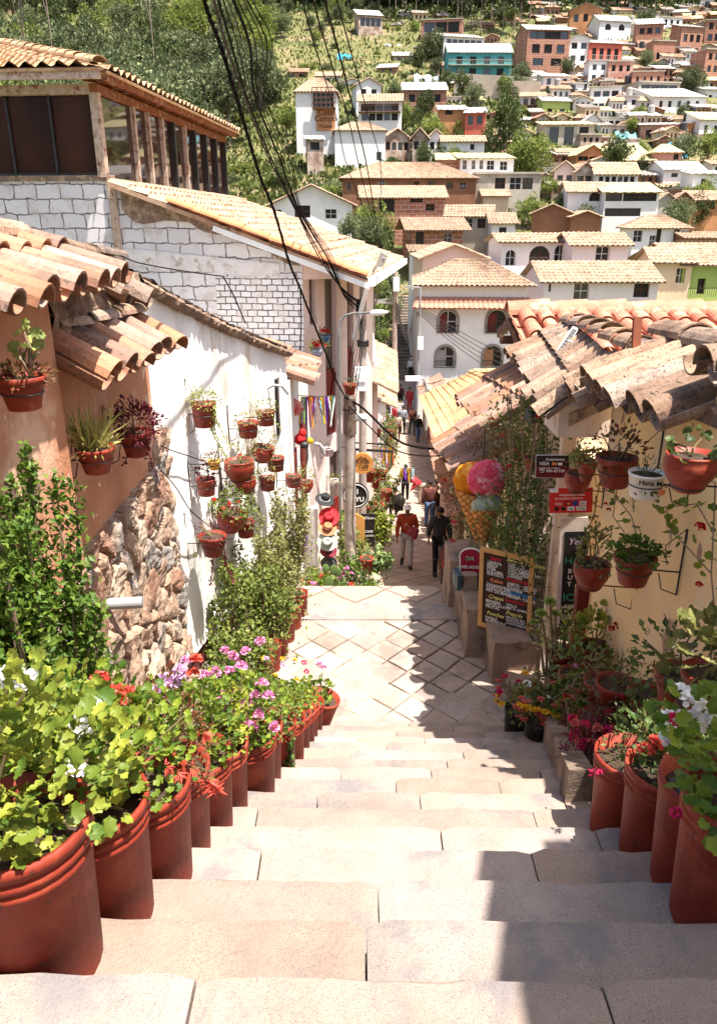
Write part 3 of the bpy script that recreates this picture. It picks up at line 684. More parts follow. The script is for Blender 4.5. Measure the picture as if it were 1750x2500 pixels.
m = MB(); m.bb(1.80, 6.42, -4.4, 1.92, 6.5, -1.5); m.bb(1.62, 5.95, -1.62, 2.6, 6.4, -1.36); m.bb(2.3, 6.9, -4.4, 2.36, 8.5, -1.4); m.bb(1.8, 6.9, -4.4, 2.4, 6.95, -1.4); m.build('porch', mat('porch_white', (.78, .66, .55), (.6, .46, .36), scale=3, c3=(.35, .25, .2), s3=4, stretch=(1, 1, .2)), h)
m = MB()
tile_patch(m, (1.70, 2.6, -.66), (1.72, 3.85, -.68), (2.3, 2.6, -.58), (2.3, 3.85, -.60), 4, 1, rad=.12, sd=sd, over=.04, jit=1.5)
tile_patch(m, (1.62, 3.9, -.98), (1.55, 5.15, -1.0), (2.2, 3.9, -.72), (2.2, 5.15, -.72), 6, 1, rad=.115, sd=sd, over=.06, jit=1.6)
tile_patch(m, (1.68, 5.12, -1.17), (1.66, 5.85, -1.22), (2.15, 5.1, -.90), (2.1, 5.85, -.92), 3, 1, rad=.10, sd=sd, over=.05, jit=1.6)
tile_patch(m, (1.52, 5.88, -1.41), (1.64, 7.95, -1.24), (1.98, 5.88, -.99), (2.2, 8.05, -.98), 12, 2, rad=.085, sd=sd, over=.05, jit=1.6)
ridge_tiles(m, (2.28, 2.6, -.68), (2.12, 5.3, -.70), 6, .13, sd, 2); ridge_tiles(m, (2.0, 5.0, -.82), (2.22, 8.1, -.95), 7, .12, sd, 2)
ridge_tiles(m, (1.66, 5.90, -1.2), (2.0, 5.88, -.98), 1, .1, sd, 2)
m.build('roof', m_tile_old, h)
m = MB(); m.prism([(1.70, 5.92, -1.42), (1.75, 8.0, -1.30), (2.3, 8.0, -1.1), (2.3, 5.92, -1.1)], (0, 0, -.10)); m.prism([(1.8, 2.4, -.78), (1.8, 5.2, -.95), (2.4, 5.2, -.85), (2.4, 2.4, -.72)], (0, 0, -.1)); m.build('mud_bed', m_mud, h)

h = thing('red_roof_house', 'house with new smooth red clay tiles and fat ridge tiles on the right', 'house', (3.5, 11, -5))
m = MB(); m.bb(2.3, 9.6, -6, 6.8, 11.2, -1.5); m.build('wall', m_terra, h)
m = MB(); tile_patch(m, (2.12, 9.15, -1.46), (6.6, 9.0, -1.46), (2.12, 10.55, -1.10), (6.6, 10.4, -1.10), 18, 3, rad=.105, sd=sd, jit=.25, over=.02, seg=8)
corrugated(m, (2.12, 11.4, -1.4), (6.6, 11.3, -1.4), (2.12, 10.6, -1.10), (6.6, 10.5, -1.10), sp=.26, sd=sd); m.build('roof', m_tile_red, h)
m = MB(); ridge_tiles(m, (6.7, 10.5, -1.13), (2.08, 10.62, -1.13), 9, .21, sd, .3, th=.02); m.build('ridge_cap', m_tile_red, h)
m = MB(); m.beam((2.08, 9.2, -1.6), (2.08, 10.6, -1.25), .06, .12); m.beam((2.08, 11.35, -1.5), (2.08, 10.6, -1.25), .06, .12); m.bb(1.92, 9.5, -1.62, 2.2, 9.6, -1.5); m.bb(1.92, 10.3, -1.5, 2.2, 10.4, -1.4); m.build('gable_timbers', m_wood, h)

h = thing('plant_shop', 'low shop with worn tile canopies and planted front on the right of the street', 'house', (2, 10, -6))
m = MB(); m.bb(2.1, 6.45, -5, 2.5, 10.6, -2.0); m.bb(2.05, 9.5, -9, 2.6, 13.6, -3.25); m.build('wall', m_cream, h)
m = MB(); tile_patch(m, (1.52, 8.35, -2.12), (1.45, 10.7, -2.35), (2.3, 8.3, -1.62), (2.2, 10.9, -1.9), 9, 2, rad=.105, sd=sd, jit=1.6)
m.build('upper_canopy', m_tile, h); m = MB(); tile_patch(m, (1.25, 9.2, -2.95), (1.45, 13.2, -3.7), (2.05, 9.2, -2.55), (2.1, 13.2, -3.2), 14, 2, rad=.11, sd=sd, jit=1.6); m.build('lower_canopy', m_tile, h)
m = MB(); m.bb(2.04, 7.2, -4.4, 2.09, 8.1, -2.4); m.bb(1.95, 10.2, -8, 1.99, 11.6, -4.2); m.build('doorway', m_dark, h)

h = thing('tan_roof_house', 'house with smooth tan tiled hip roof beside the street', 'house', (3, 17, -9))
m = MB(); m.bb(2.45, 14.2, -9.5, 6, 19.7, -4.3); m.build('wall', m_white2, h)
ap, ap2 = (3.05, 20.3, -3.72), (3.6, 16.8, -3.55)
m = MB()
A_, B_, C_, D_ = (1.72, 21.0, -4.55), (1.60, 13.6, -4.18), (6.3, 13.4, -4.18), (6.3, 21, -4.6)
corrugated(m, B_, A_, ap2, ap, sp=.26, row=.4, seg=5, sd=sd, amp=.05); corrugated(m, C_, B_, (6.3, 16.8, -3.55), ap2, sp=.26, row=.4, seg=5, sd=sd, amp=.05)
corrugated(m, D_, C_, (6.3, 20.2, -3.6), (6.3, 16.8, -3.55), sp=.26, sd=sd, amp=.05); corrugated(m, A_, D_, ap, (6.3, 20.2, -3.6), sp=.26, sd=sd, amp=.05)
ridge_tiles(m, B_, ap2, 9, .1, sd, .3); ridge_tiles(m, ap2, ap, 9, .1, sd, .3); ridge_tiles(m, (3.1, 20.3, -3.7), (6.3, 20.2, -3.6), 9, .1, sd, .3)
m.build('roof', m_tile_tan, h)
m = MB(); m.blob((3.55, 17.2, -3.25), (.09, .09, .16), 2); m.tube([(3.45, 17.2, -3.4), (3.5, 17.2, -3.2), (3.7, 17.2, -3.1)], .035); m.build('roof_figurine', m_wood_red, h)

h = thing('mud_wall_shops', 'row of rough adobe shops with patched tile eaves in shade on the right', 'house', (4.5, 27, -12))
m = MB(); m.bb(3.0, 20.5, -12, 7, 25, -7.2); m.bb(3.5, 25, -12.5, 7, 33, -8.6); m.bb(4.0, 33, -13, 8, 46, -8.8); m.bb(2.35, 13.7, -9.6, 2.42, 20.4, -5.5); m.build('wall', mat('adobe_wall', (.34, .24, .17), (.22, .15, .11), scale=3, c3=(.5, .4, .3), s3=2, bump=.5), h)
m = MB(); tile_patch(m, (2.45, 20.6, -7.3), (2.95, 25, -8.3), (3.6, 20.6, -6.7), (3.9, 25, -7.7), 15, 2, sd=sd, jit=1.5)
tile_patch(m, (2.95, 25.3, -8.8), (3.35, 33, -9.6), (4.1, 25.3, -8.1), (4.4, 33, -8.9), 24, 2, sd=sd, jit=1.5); tile_patch(m, (3.5, 33.3, -9.3), (3.7, 46, -9.3), (5, 33, -8.5), (5, 46, -8.5), 34, 2, sd=sd, jit=1)
tile_patch(m, (1.95, 14.0, -5.55), (2.2, 20.3, -6.3), (2.6, 14, -5.2), (2.8, 20.3, -5.9), 20, 1, sd=sd, jit=1.5); m.build('roof', m_tile, h)
for y in (15, 17.5): m = MB(); m.bb(2.31, y, -8.4, 2.34, y + 1, -6.3); m.build('door', m_wood_red, h)
for y in (22, 26.5, 30, 36, 41): m = MB(); m.bb(2.98 if y < 25 else 3.47 if y < 33 else 3.97, y, -11.5, 3.02 if y < 25 else 3.51 if y < 33 else 4.01, y + 1.1, -9.4); m.build('door', m_wood_red, h)

# neighbour beyond the right edge of the photo: its eave throws the shade on the first steps
h = thing('uphill_neighbour_house', 'tall plastered house standing just uphill of the right edge', 'house', (2.4, .2, -2.5))
m = MB(); m.bb(2.0, -4, -3.2, 4.5, 1.45, 2.05); m.build('wall', m_cream, h)
m = MB(); m.prism([(1.45, -4, 1.9), (1.45, .44, 1.9), (1.72, 1.36, 1.9), (4.8, 1.36, 1.9), (4.8, -4, 1.9)], (0, 0, .22)); m.build('roof_slab', m_terra, h)

# stone ledges on the right of the landing
st = mat('ledge_stone', (.36, .26, .2), (.22, .16, .12), scale=3, bump=1, bscale=18, c3=(.12, .09, .07), s3=2.5)
def rough_box(x0, y0, z0, x1, y1, z1, seed=0, n=8, amp=.03, tilt=0):
    bmm = bmesh.new(); bmesh.ops.create_cube(bmm, size=1); bmesh.ops.subdivide_edges(bmm, edges=bmm.edges[:], cuts=n, use_grid_fill=True)
    mb = MB(); vs = []
    for v in bmm.verts:
        p = Vector((x0 + (v.co.x + .5) * (x1 - x0), y0 + (v.co.y + .5) * (y1 - y0), z0 + (v.co.z + .5) * (z1 - z0)))
        p.z += tilt * (p.y - y0) * (v.co.z + .5)
        k = noise.noise_vector(p * 3 + Vector((seed, 0, 0))) * amp; vs.append(p + k)
    mb.add(vs, [tuple(a.index for a in f.verts) for f in bmm.faces]); bmm.free(); return mb
tag(rough_box(1.33, 6.45, -4.8, 2.3, 7.0, -3.84, 1).build('stone_bench', st), 'dark rough stone bench under the framed menu board', 'stone bench')
tag(rough_box(1.14, 6.95, -4.8, 2.1, 8.05, -3.75, 2).build('stone_ledge', st), 'stone ledge behind the menu board holding the arched ice cream sign', 'stone ledge')
tag(rough_box(1.08, 8.05, -6.8, 1.7, 8.7, -3.7, 5).build('stone_pier', st), 'squat stone pier at the far right corner of the landing', 'stone pier')
m = rough_box(1.45, 6.15, -4.8, 1.75, 6.6, -4.16, 3); tag(m.build('stone_step', st), 'low stone step at the foot of the dark bench', 'stone step')
m = MB(); m.prism([(1.0, 2.9, -2.42), (1.50, 5.2, -3.72), (1.50, 5.2, -4.5), (1.0, 2.9, -3.2)], (.12, 0, 0))
tag(m.build('planter_kerb', st), 'mossy stone kerb edging the planting bed on the right', 'kerb')
m = MB(); m.prism([(1.12, 2.9, -2.52), (1.62, 5.2, -3.82), (1.62, 5.2, -4.5), (1.12, 2.9, -3.2)], (.7, 0, 0)); struct(m.build('right_planting_bed', m_soil))
# ================================================================== foliage
def _norm(a): return a / np.maximum(np.linalg.norm(a, axis=1, keepdims=True), 1e-9)
def _ger():
    V = [(.42, 0, 0)]; n = 28
    for i in range(n):
        a = 2 * math.pi * i / n; r = .5 * (1 + .10 * math.cos(7 * a) - .04 * (i % 2)) * (1 - .55 * max(0, math.cos(a - math.pi)) ** 8)
        V.append((.5 + r * math.cos(a), r * math.sin(a), .13 + .045 * math.cos(7 * a + 1.5)))
    m_ = [(.5 + .27 * math.cos(2 * math.pi * i / 14), .27 * math.sin(2 * math.pi * i / 14), .045) for i in range(14)]
    F_ = []
    for i in range(14):
        a, b, c, d, e = 1 + 2 * i, 2 + 2 * i, 1 + (2 * i + 2) % 28, 29 + i, 29 + (i + 1) % 14
        F_ += [(0, d, e), (d, a, b), (d, b, e), (e, b, c)]
    return np.array(V + m_), np.array(F_)
def _fan(n, lob, la, cup, notch=0):
    V = [(.5, 0, 0)]; 
    for i in range(n):
        a = 2 * math.pi * i / n; r = .5 * (1 - la * (i % 2) if lob else 1) * (1 - notch * (abs(a - math.pi) < .4))
        V.append((.5 + r * math.cos(a), r * math.sin(a), cup * (1 if i % 2 else .7)))
    return np.array(V), np.array([(0, i + 1, (i + 1) % n + 1) for i in range(n)])
SHAPES = {
 'oval': (np.array([(0, 0, 0), (.5, .3, .09), (1, 0, -.06), (.5, -.3, .09), (.5, 0, 0)]), np.array([(0, 4, 1), (1, 4, 2), (0, 3, 4), (4, 3, 2)])),
 'lance': (np.array([(0, 0, 0), (.45, .12, .04), (1, 0, -.12), (.45, -.12, .04)]), np.array([(0, 3, 1), (1, 3, 2)])),
 'blade': (np.array([(0, .02, 0), (0, -.02, 0), (.5, .018, .12), (.5, -.018, .12), (1, 0, 0)]), np.array([(0, 1, 2), (1, 3, 2), (2, 3, 4)])),
 'round': _ger(),
 'petal': _fan(6, False, 0, .08),
 'tuft': (np.array([(0, .25, 0), (0, -.25, 0), (1, -.35, .1), (1, .35, -.1)]), np.array([(0, 1, 2), (0, 2, 3)])),
}
def leaves(mb, C, D, S, shape, up=.8, mi=0, rg=rng):
    C = np.asarray(C, float); n = len(C)
    if n == 0: return
    S = np.broadcast_to(np.asarray(S, float), (n,))
    V, Fc = SHAPES[shape]; t = _norm(np.asarray(D, float) + rg.normal(0, .12, (n, 3)))
    u = _norm(np.array([[0, 0, up]]) + rg.normal(0, .55, (n, 3)) + t * .3); u = _norm(u - t * (u * t).sum(1, keepdims=True)); b = np.cross(u, t)
    P_ = C[:, None, :] + S[:, None, None] * (V[None, :, 0:1] * t[:, None] + V[None, :, 1:2] * b[:, None] + V[None, :, 2:3] * u[:, None])
    k = len(V); Fa = (Fc[None] + (np.arange(n) * k)[:, None, None]).reshape(-1, 3)
    mb.arr(P_.reshape(-1, 3), Fa, mi)
def sph(n, rg=rng):
    d = _norm(rg.normal(0, 1, (n, 3))); return d
def leafmat(nm, a, b, tr=.35, rough=.5): return mat(nm, a, b, island=True, rough=rough, transl=tr, spec=.35, objr=.06)
LM = {
 'ger': leafmat('geranium_leaf', (.26, .33, .035), (.055, .12, .015)),
 'gery': leafmat('yellow_green_leaf', (.38, .40, .055), (.08, .15, .018)),
 'box': leafmat('box_leaf', (.16, .24, .03), (.05, .11, .015)),
 'dark': leafmat('dark_leaf', (.12, .18, .04), (.035, .06, .015)),
 'herb': leafmat('herb_leaf', (.22, .26, .05), (.09, .13, .025)),
 'olive': leafmat('olive_leaf', (.30, .29, .10), (.12, .14, .04)),
 'purple': leafmat('purple_leaf', (.16, .012, .028), (.06, .006, .014)),
 'redgr': leafmat('red_tinged_leaf', (.22, .05, .03), (.10, .10, .03)),
 'grass': leafmat('dry_grass_blade', (.55, .48, .16), (.25, .26, .07)),
 'succ': leafmat('succulent_leaf', (.24, .30, .10), (.12, .2, .07), .15),
 'var': leafmat('pale_succulent', (.45, .46, .14), (.14, .19, .05), .2),
}
FM = {k: mat('petals_' + k, a, b, island=True, rough=.6, transl=.25) for k, a, b in [
 ('white', (.9, .9, .88), (.8, .8, .78)), ('red', (.65, .012, .015), (.45, .005, .01)), ('pink', (.76, .34, .55), (.62, .20, .40)),
 ('coral', (.72, .13, .08), (.60, .07, .05)), ('yellow', (.85, .60, .03), (.75, .42, .02)), ('fuchsia', (.70, .03, .14), (.5, .01, .08)),
 ('rose', (.75, .25, .20), (.55, .09, .08)), ('lilac', (.72, .48, .70), (.62, .36, .58)), ('orange', (.8, .25, .02), (.7, .15, .02))]}
m_stem = mat('green_stem', (.12, .13, .04), (.16, .10, .05), scale=20)
m_twig = mat('dry_twig', (.30, .22, .15), (.18, .12, .08), scale=20)
_heads = {}
def head(par, pos, col, r=.035, style='ball'):
    key = (col, style)
    if key not in _heads:
        mb = MB(); rg = np.random.default_rng(len(_heads) + 5)
        if style == 'ball':
            d = sph(34, rg); d[:, 2] = np.abs(d[:, 2]) * .9 - .1; leaves(mb, d * .55, d + rg.normal(0, .5, d.shape), .62, 'petal', rg=rg)
        elif style == 'star':
            for a in np.linspace(0, 2 * math.pi, 12, endpoint=False):
                for q, l in ((.35, .9), (.9, .6)): leaves(mb, [(0, 0, 0)], [(math.cos(a + q), math.sin(a + q), q)], l, 'oval', rg=rg)
        elif style == 'bell':
            d = sph(16, rg); d[:, 2] = -abs(d[:, 2]) * 1.8; leaves(mb, d * .2, d, 1.0, 'lance', rg=rg)
        me = bpy.data.meshes.new('flower_head'); me.from_pydata(mb.v, [], mb.f); me.materials.append(FM[col]); _heads[key] = me
    o = bpy.data.objects.new('flower_head', _heads[key]); COL.objects.link(o); o.parent = par
    o.location = Vector(pos) - wloc(par); o.scale = (r * .88,) * 3; o.rotation_euler = (random.uniform(-.5, .3), random.uniform(-.4, .4), random.uniform(0, 6)); return o
def stems(mb, base, tips, r=.004):
    base = Vector(base)
    for t in tips:
        t = Vector(t); mid = base.lerp(t, .5) + Vector((random.uniform(-.03, .03), random.uniform(-.03, .03), (t - base).length * .12)); mb.tube([base, mid, t], [r * 1.4, r, r * .7], 5)
def crown(c, r, n, kind, size, seed=0, shell=.55):
    """leaf mass: returns arrays for a roughly ellipsoidal, lumpy crown"""
    rg = np.random.default_rng(seed); d = sph(n, rg); lum = 1 + .22 * np.sin(d[:, 0] * 5 + seed) * np.cos(d[:, 1] * 4 + seed * 2) + .12 * np.sin(d[:, 2] * 9)
    rad = (shell + (1 - shell) * rg.random(n) ** .6) * lum; C = np.asarray(c) + d * rad[:, None] * np.asarray(r)
    return C, d + np.array([[0, 0, .25]]), rg
POTS = {
 'bucket': [(.84, 0), (.86, .02), (.95, .78), (1.0, .79), (1.0, .82), (.965, .83), (.965, .85), (1.015, .86), (1.015, .89), (.975, .90), (.975, .925), (1.03, .93), (1.03, 1.0), (.955, 1.0), (.93, .84)],
 'plain': [(.80, 0), (.82, .02), (.96, .9), (1.0, .91), (1.0, 1.0), (.93, 1.0), (.9, .84)],
 'bowl': [(.5, 0), (.56, .03), (.60, .12), (.86, .38), (.99, .62), (1.0, .78), (.93, .92), (.96, .95), (.96, 1.0), (.88, 1.0), (.84, .86)],
 'flower': [(.62, 0), (.64, .03), (.78, .50), (.80, .52), (.80, .55), (.90, .80), (.98, .81), (1.0, .98), (.97, 1.0), (.9, 1.0), (.86, .86)],
 'cone': [(.42, 0), (.46, .03), (.62, .35), (.86, .78), (.92, .8), (1.0, .97), (.97, 1.0), (.9, 1.0), (.86, .88)],
}
def pot(par, base, r, h, style='bucket', mt=None, rot=None, n=28):
    b = Vector(base); mb = MB(); pr = [(a * r, z * h) for a, z in POTS[style]]; mb.lathe(pr + [(0.0005, pr[-1][1])], b, n, rot=rot)
    o = mb.build('pot', mt or m_pot, par, smooth=False)
    for p in o.data.polygons: p.use_smooth = True
    mb = MB(); sr = POTS[style][-1][0] * r * .995; zz = POTS[style][-1][1] * h
    mb.lathe([(sr, zz + .002), (sr * .5, zz + .012), (.0005, zz + .008)], b, 16, rot=rot); mb.build('soil', m_soil, par); return o
def plant(par, top, kind='ger', r=(.2, .2, .16), n=120, size=.07, shape='round', seed=0, nst=8, lift=.6, shell=.5):
    top = Vector(top); c = top + Vector((0, 0, r[2] * lift)); C, D, rg = crown(c, r, n, kind, size, seed, shell)
    mb = MB(); leaves(mb, C, D, size * rg.uniform(.6, 1.15, n), shape, rg=rg); o = mb.build('foliage', LM[kind], par, smooth=(shape == 'round'))
    mb = MB(); stems(mb, top - Vector((0, 0, .02)), C[rg.integers(0, n, nst)], .004 + r[0] * .006); mb.build('stem', m_stem, par); return C
def trail(par, start, length, kind, seed=0, size=.02, curve=(0, 0), name='trailing_stem', dens=45, wob=.03):
    rg = np.random.default_rng(seed); pts = []; p = np.array(start, float); ph = rg.random() * 6; n = 14
    for i in range(n + 1):
        t = i / n; pts.append((p[0] + curve[0] * t * t + wob * math.sin(t * 5 + ph) * t, p[1] + curve[1] * t * t, p[2] - length * t))
    mb = MB(); mb.tube(pts, .003, 4); k = int(dens * length * 3); tt = rg.random(k) * n; i0 = np.minimum(tt.astype(int), n - 1); A = np.array(pts)
    C = A[i0] + (A[i0 + 1] - A[i0]) * (tt - i0)[:, None] + rg.normal(0, .006, (k, 3)); leaves(mb, C, rg.normal(0, 1, (k, 3)), size * rg.uniform(.6, 1.2, k), 'oval', rg=rg)
    return mb.build(name, LM[kind], par)

# ---- big clay buckets stepping down the left side of the stairs
LP = [  # k, cx, r, h, kind, n, size, crown r, lift, label
 (1, -.80, .165, .47, 'gery', 170, .085, (.30, .26, .25), .55, 'largest clay bucket at lower left overflowing with yellow green geranium and white blooms'),
 (2, -.745, .15, .44, 'gery', 170, .085, (.24, .24, .22), .6, 'second clay bucket from the bottom left with broad lime geranium leaves and a white bloom'),
 (3, -.70, .148, .42, 'ger', 150, .07, (.22, .22, .22), .6, 'third clay bucket up from bottom left with drooping red trumpet flowers'),
 (4, -.70, .145, .41, 'redgr', 190, .05, (.20, .2, .22), .7, 'clay bucket with red tinged leafy fuchsia between lime geranium and pink geranium'),
 (5, -.665, .14, .40, 'ger', 150, .06, (.19, .2, .2), .7, 'clay bucket under pointed leaves and coral geranium blooms on left'),
 (6, -.645, .135, .40, 'gery', 140, .06, (.19, .19, .2), .7, 'narrow looking clay bucket just before the widest pink geranium pot'),
 (7, -.57, .155, .40, 'ger', 170, .06, (.23, .22, .22), .7, 'clay bucket crowned with the biggest cluster of pink geranium blooms'),
 (8, -.55, .13, .39, 'herb', 150, .05, (.17, .18, .2), .7, 'clay bucket with bushy dull green plant behind the pink geranium'),
 (9, -.50, .13, .38, 'herb', 150, .045, (.16, .18, .18), .7, 'clay bucket with trailing dark leaves hanging down to its base'),
 (10, -.47, .13, .36, 'ger', 120, .045, (.14, .15, .15), .6, 'first of the small curved rim buckets halfway down the left row'),
 (11, -.455, .13, .35, 'ger', 110, .045, (.14, .15, .15), .6, 'clay bucket with yellow button flowers halfway down the left row'),
 (12, -.44, .13, .34, 'gery', 110, .045, (.14, .15, .14), .6, 'clay bucket with bright green leaves and two yellow flowers near the landing'),
 (13, -.43, .125, .33, 'ger', 110, .045, (.13, .14, .13), .6, 'clay bucket with small dark red blooms near the landing'),
 (14, -.41, .125, .33, 'ger', 110, .045, (.13, .14, .13), .6, 'last upright clay bucket before the leaning one at the landing'),
]
for i, (k, cx_, r, hh, kd, n, sz, cr, lf, lb) in enumerate(LP):
    y = tread_y(k) - .01 * cx_; z = tread_z(k); t = thing('potted_plant', lb, 'potted plant', (cx_, y, z), 0, 'clay buckets of flowers along the stairs')
    pot(t, (cx_, y, z), r, hh, 'bucket'); plant(t, (cx_ - (.09 if k < 4 else .03), y, z + hh * (1.0 if k < 4 else .92)), kd, cr, int(n * 3.4), sz * .54, 'round' if kd != 'redgr' else 'oval', seed=k, nst=14, lift=lf)
    t['k'] = k
    if k == 1: LT1 = t
left_pots = [o for o in COL.objects if 'k' in o.keys()]
for o in left_pots: del o['k']
def lp(k): return left_pots[k - 1]
k = 15; t = thing('potted_plant', 'leaning clay bucket at the top of the landing with a red flowered plant', 'potted plant', (-.36, 5.5, -4.14), 0, 'clay buckets of flowers along the stairs')
rt = Matrix.Rotation(R(16), 3, 'Y'); pot(t, (-.40, 5.48, -4.14), .15, .36, 'plain', rot=rt); plant(t, (-.36, 5.48, -3.83), 'ger', (.14, .14, .12), 110, .045, 'round', seed=44)
def heads_px(par, lst, Y, col, r=.035, style='ball'):
    for px, py in lst: head(par, P(px, py, Y), col, r, style)
heads_px(lp(1), [(22, 1655), (60, 1660), (185, 1885)], 1.45, 'white', .035); heads_px(lp(2), [(190, 1762), (205, 1790), (232, 1715)], 1.7, 'white', .03)
heads_px(lp(3), [(245, 1662), (285, 1695), (312, 1700)], 2.0, 'coral', .038); heads_px(lp(3), [(405, 1870), (430, 1885), (440, 1890)], 1.85, 'coral', .03, 'bell')
heads_px(lp(4), [(495, 1785), (520, 1915), (505, 1905), (470, 1870), (530, 1930)], 2.1, 'coral', .045, 'bell'); heads_px(lp(5), [(375, 1695), (400, 1660), (425, 1665), (440, 1640), (360, 1745)], 2.6, 'lilac', .038)
heads_px(lp(5), [(470, 1645), (478, 1610)], 2.5, 'coral', .03); heads_px(lp(6), [(500, 1650), (530, 1640), (560, 1640), (590, 1628), (455, 1615), (545, 1700)], 2.9, 'pink', .032)
heads_px(lp(7), [(580, 1745), (605, 1720), (630, 1745), (555, 1730), (600, 1765), (625, 1700), (570, 1700), (655, 1700), (672, 1775), (640, 1670), (615, 1775)], 2.95, 'pink', .034)
heads_px(lp(8), [(575, 1615), (550, 1590), (600, 1590), (635, 1565), (570, 1600)], 3.7, 'pink', .034); heads_px(lp(9), [(650, 1608), (690, 1625)], 3.9, 'lilac', .02)
heads_px(lp(11), [(645, 1607), (672, 1650)], 4.3, 'yellow', .022); heads_px(lp(12), [(725, 1660), (690, 1608), (720, 1612)], 4.7, 'yellow', .022)
heads_px(lp(13), [(742, 1618), (748, 1640)], 5.0, 'fuchsia', .025); heads_px(lp(14), [(780, 1622), (790, 1630)], 5.2, 'pink', .03)
trail(lp(9), (-.40, 3.62, -2.75), .33, 'dark', 3, .05, dens=60)

# ---- four buckets in the shade on the right
RP = [(2, 1.075, .165, .46, 'ger', 210, .075, (.30, .24, .24), .75, 'largest shaded clay bucket at lower right with curly leaves and white blooms'),
      (3, 1.13, .155, .44, 'herb', 40, .06, (.13, .12, .1), .5, 'shaded clay bucket with a half empty dark mouth and a slab of slate inside'),
      (4, 1.14, .15, .42, 'dark', 120, .045, (.17, .17, .15), .6, 'shaded ridged clay bucket with coral roses in it'),
      (5, 1.12, .14, .41, 'dark', 120, .035, (.15, .15, .15), .7, 'highest shaded clay bucket on the right beside the stone kerb')]
rp = []
for i, (k, cx_, r, hh, kd, n, sz, cr, lf, lb) in enumerate(RP):
    y = tread_y(k) - .012 * cx_; z = tread_z(k); t = thing('potted_plant', lb, 'potted plant', (cx_, y, z), 0, 'clay buckets of flowers along the stairs'); rp.append(t)
    pot(t, (cx_, y, z), r, hh, 'bucket' if k != 3 else 'plain'); plant(t, (cx_ + .05, y, z + hh * .9), kd, cr, int(n * (1.8 if k < 4 else 3.2)), sz * .7, 'round' if k != 5 else 'oval', seed=k + 20, nst=14, lift=lf)
mb = MB(); mb.box((1.10, tread_y(3) - .02, tread_z(3) + .40), (.18, .12, .03), .4, tilt=Matrix.Rotation(.5, 3, 'X')); mb.build('slate', mat('slate', (.05, .05, .055), (.08, .08, .08)), rp[1])
heads_px(rp[0], [(1663, 1697), (1690, 1712), (1720, 1740), (1745, 1770), (1697, 1763), (1636, 1808), (1655, 1800), (1640, 1752)], 1.95, 'white', .042); heads_px(rp[0], [(1650, 1760)], 1.9, 'fuchsia', .03)
heads_px(rp[2], [(1575, 1832), (1601, 1814)], 2.2, 'coral', .035); heads_px(rp[3], [(1463, 1875), (1450, 1885)], 2.3, 'fuchsia', .03, 'bell'); heads_px(rp[0], [(1650, 1985)], 1.6, 'fuchsia', .02)

# extra leafy filling on the bed
def bedshrubs():
    for i, (x, y, hg, rd, kd, sh, sz, n, fl, lb) in enumerate([(1.42, 4.95, .5, .24, 'olive', 'oval', .05, 900, (('white', 6, .04),), 'olive green bushy plant at the far end of the planting bed'), (1.62, 4.55, .5, .24, 'ger', 'round', .05, 700, (('coral', 8, .03), ('yellow', 5, .03)), 'fuller geranium bush against the cream wall in the middle of the bed'),
        (1.60, 3.9, .42, .22, 'redgr', 'oval', .04, 800, (('fuchsia', 9, .03),), 'red stemmed leafy bush between the clay cone pots'), (1.62, 3.2, .5, .26, 'dark', 'oval', .05, 900, (('white', 7, .045), ('fuchsia', 5, .03)), 'dark bush with white blooms near the right edge of the bed'),
        (1.30, 3.5, .4, .2, 'purple', 'lance', .045, 420, (('fuchsia', 10, .03), ('rose', 6, .03)), 'low purplish plant spilling over the stone kerb'), (1.45, 2.7, .55, .24, 'box', 'oval', .045, 800, (('white', 6, .045),), 'leafy bush rising behind the right clay buckets')]):
        shrub('bed_shrub', lb, 'bush', (x, y, bed_z(y) - .05), hg, rd, kd, n, sz, sh, 500 + i, 14, fl=fl)
# ---- pots on the planting bed at right
def bed_z(Y): return -2.52 - .565 * (Y - 2.9)
def bedpot(px, py, Y, r, hh, st, kd, cr, n, sz, shp, lb, fl=(), mt=None, seed=0, lift=.6, name='potted_plant'):
    p = P(px, py, Y); z = max(bed_z(p.y) - .02, p.z - hh); t = thing(name, lb, 'potted plant', (p.x, p.y, z), 0, 'clay pots crowded on the right planting bed')
    z = bed_z(p.y) - .02; t.location.z = z
    if p.z - hh > z + .05:
        mb = MB(); mb.box((p.x, p.y, (z + p.z - hh) / 2), (r * 1.5, r * 1.5, p.z - hh - z)); mb.build('pot_stand', m_wood, t)
    zb = max(z, p.z - hh)
    pot(t, (p.x, p.y, zb), r, hh, st, mt or m_pot2); plant(t, (p.x, p.y, zb + hh * .9), kd, cr, n, sz, shp, seed=seed, lift=lift)
    for (a, b, Yh, c, rr, sty) in fl: head(t, P(a, b, Yh), c, rr, sty)
    return t
bedpot(1589, 1690, 3.55, .13, .22, 'cone', 'dark', (.2, .17, .13), 170, .035, 'oval', 'wide clay cone pot against the cream wall with fuchsia bells above it', [(1610, 1665, 3.4, 'fuchsia', .03, 'bell'), (1595, 1672, 3.4, 'red', .025, 'bell')], seed=31)
bedpot(1505, 1665, 4.0, .13, .26, 'cone', 'redgr', (.18, .16, .15), 150, .035, 'lance', 'tall clay pot with reddish stems second from the wall on the bed', [(1520, 1700, 3.7, 'fuchsia', .02, 'bell')], seed=32)
bedpot(1469, 1660, 4.4, .125, .22, 'cone', 'olive', (.17, .16, .14), 140, .04, 'oval', 'clay pot with bare white twigs sprawling over its rim', [], seed=33)
bedpot(1399, 1640, 4.8, .11, .22, 'cone', 'succ', (.20, .18, .16), 190, .05, 'oval', 'clay pot of plump succulents near the chalk sign', [(1405, 1625, 4.6, 'pink', .02, 'ball')], seed=34)
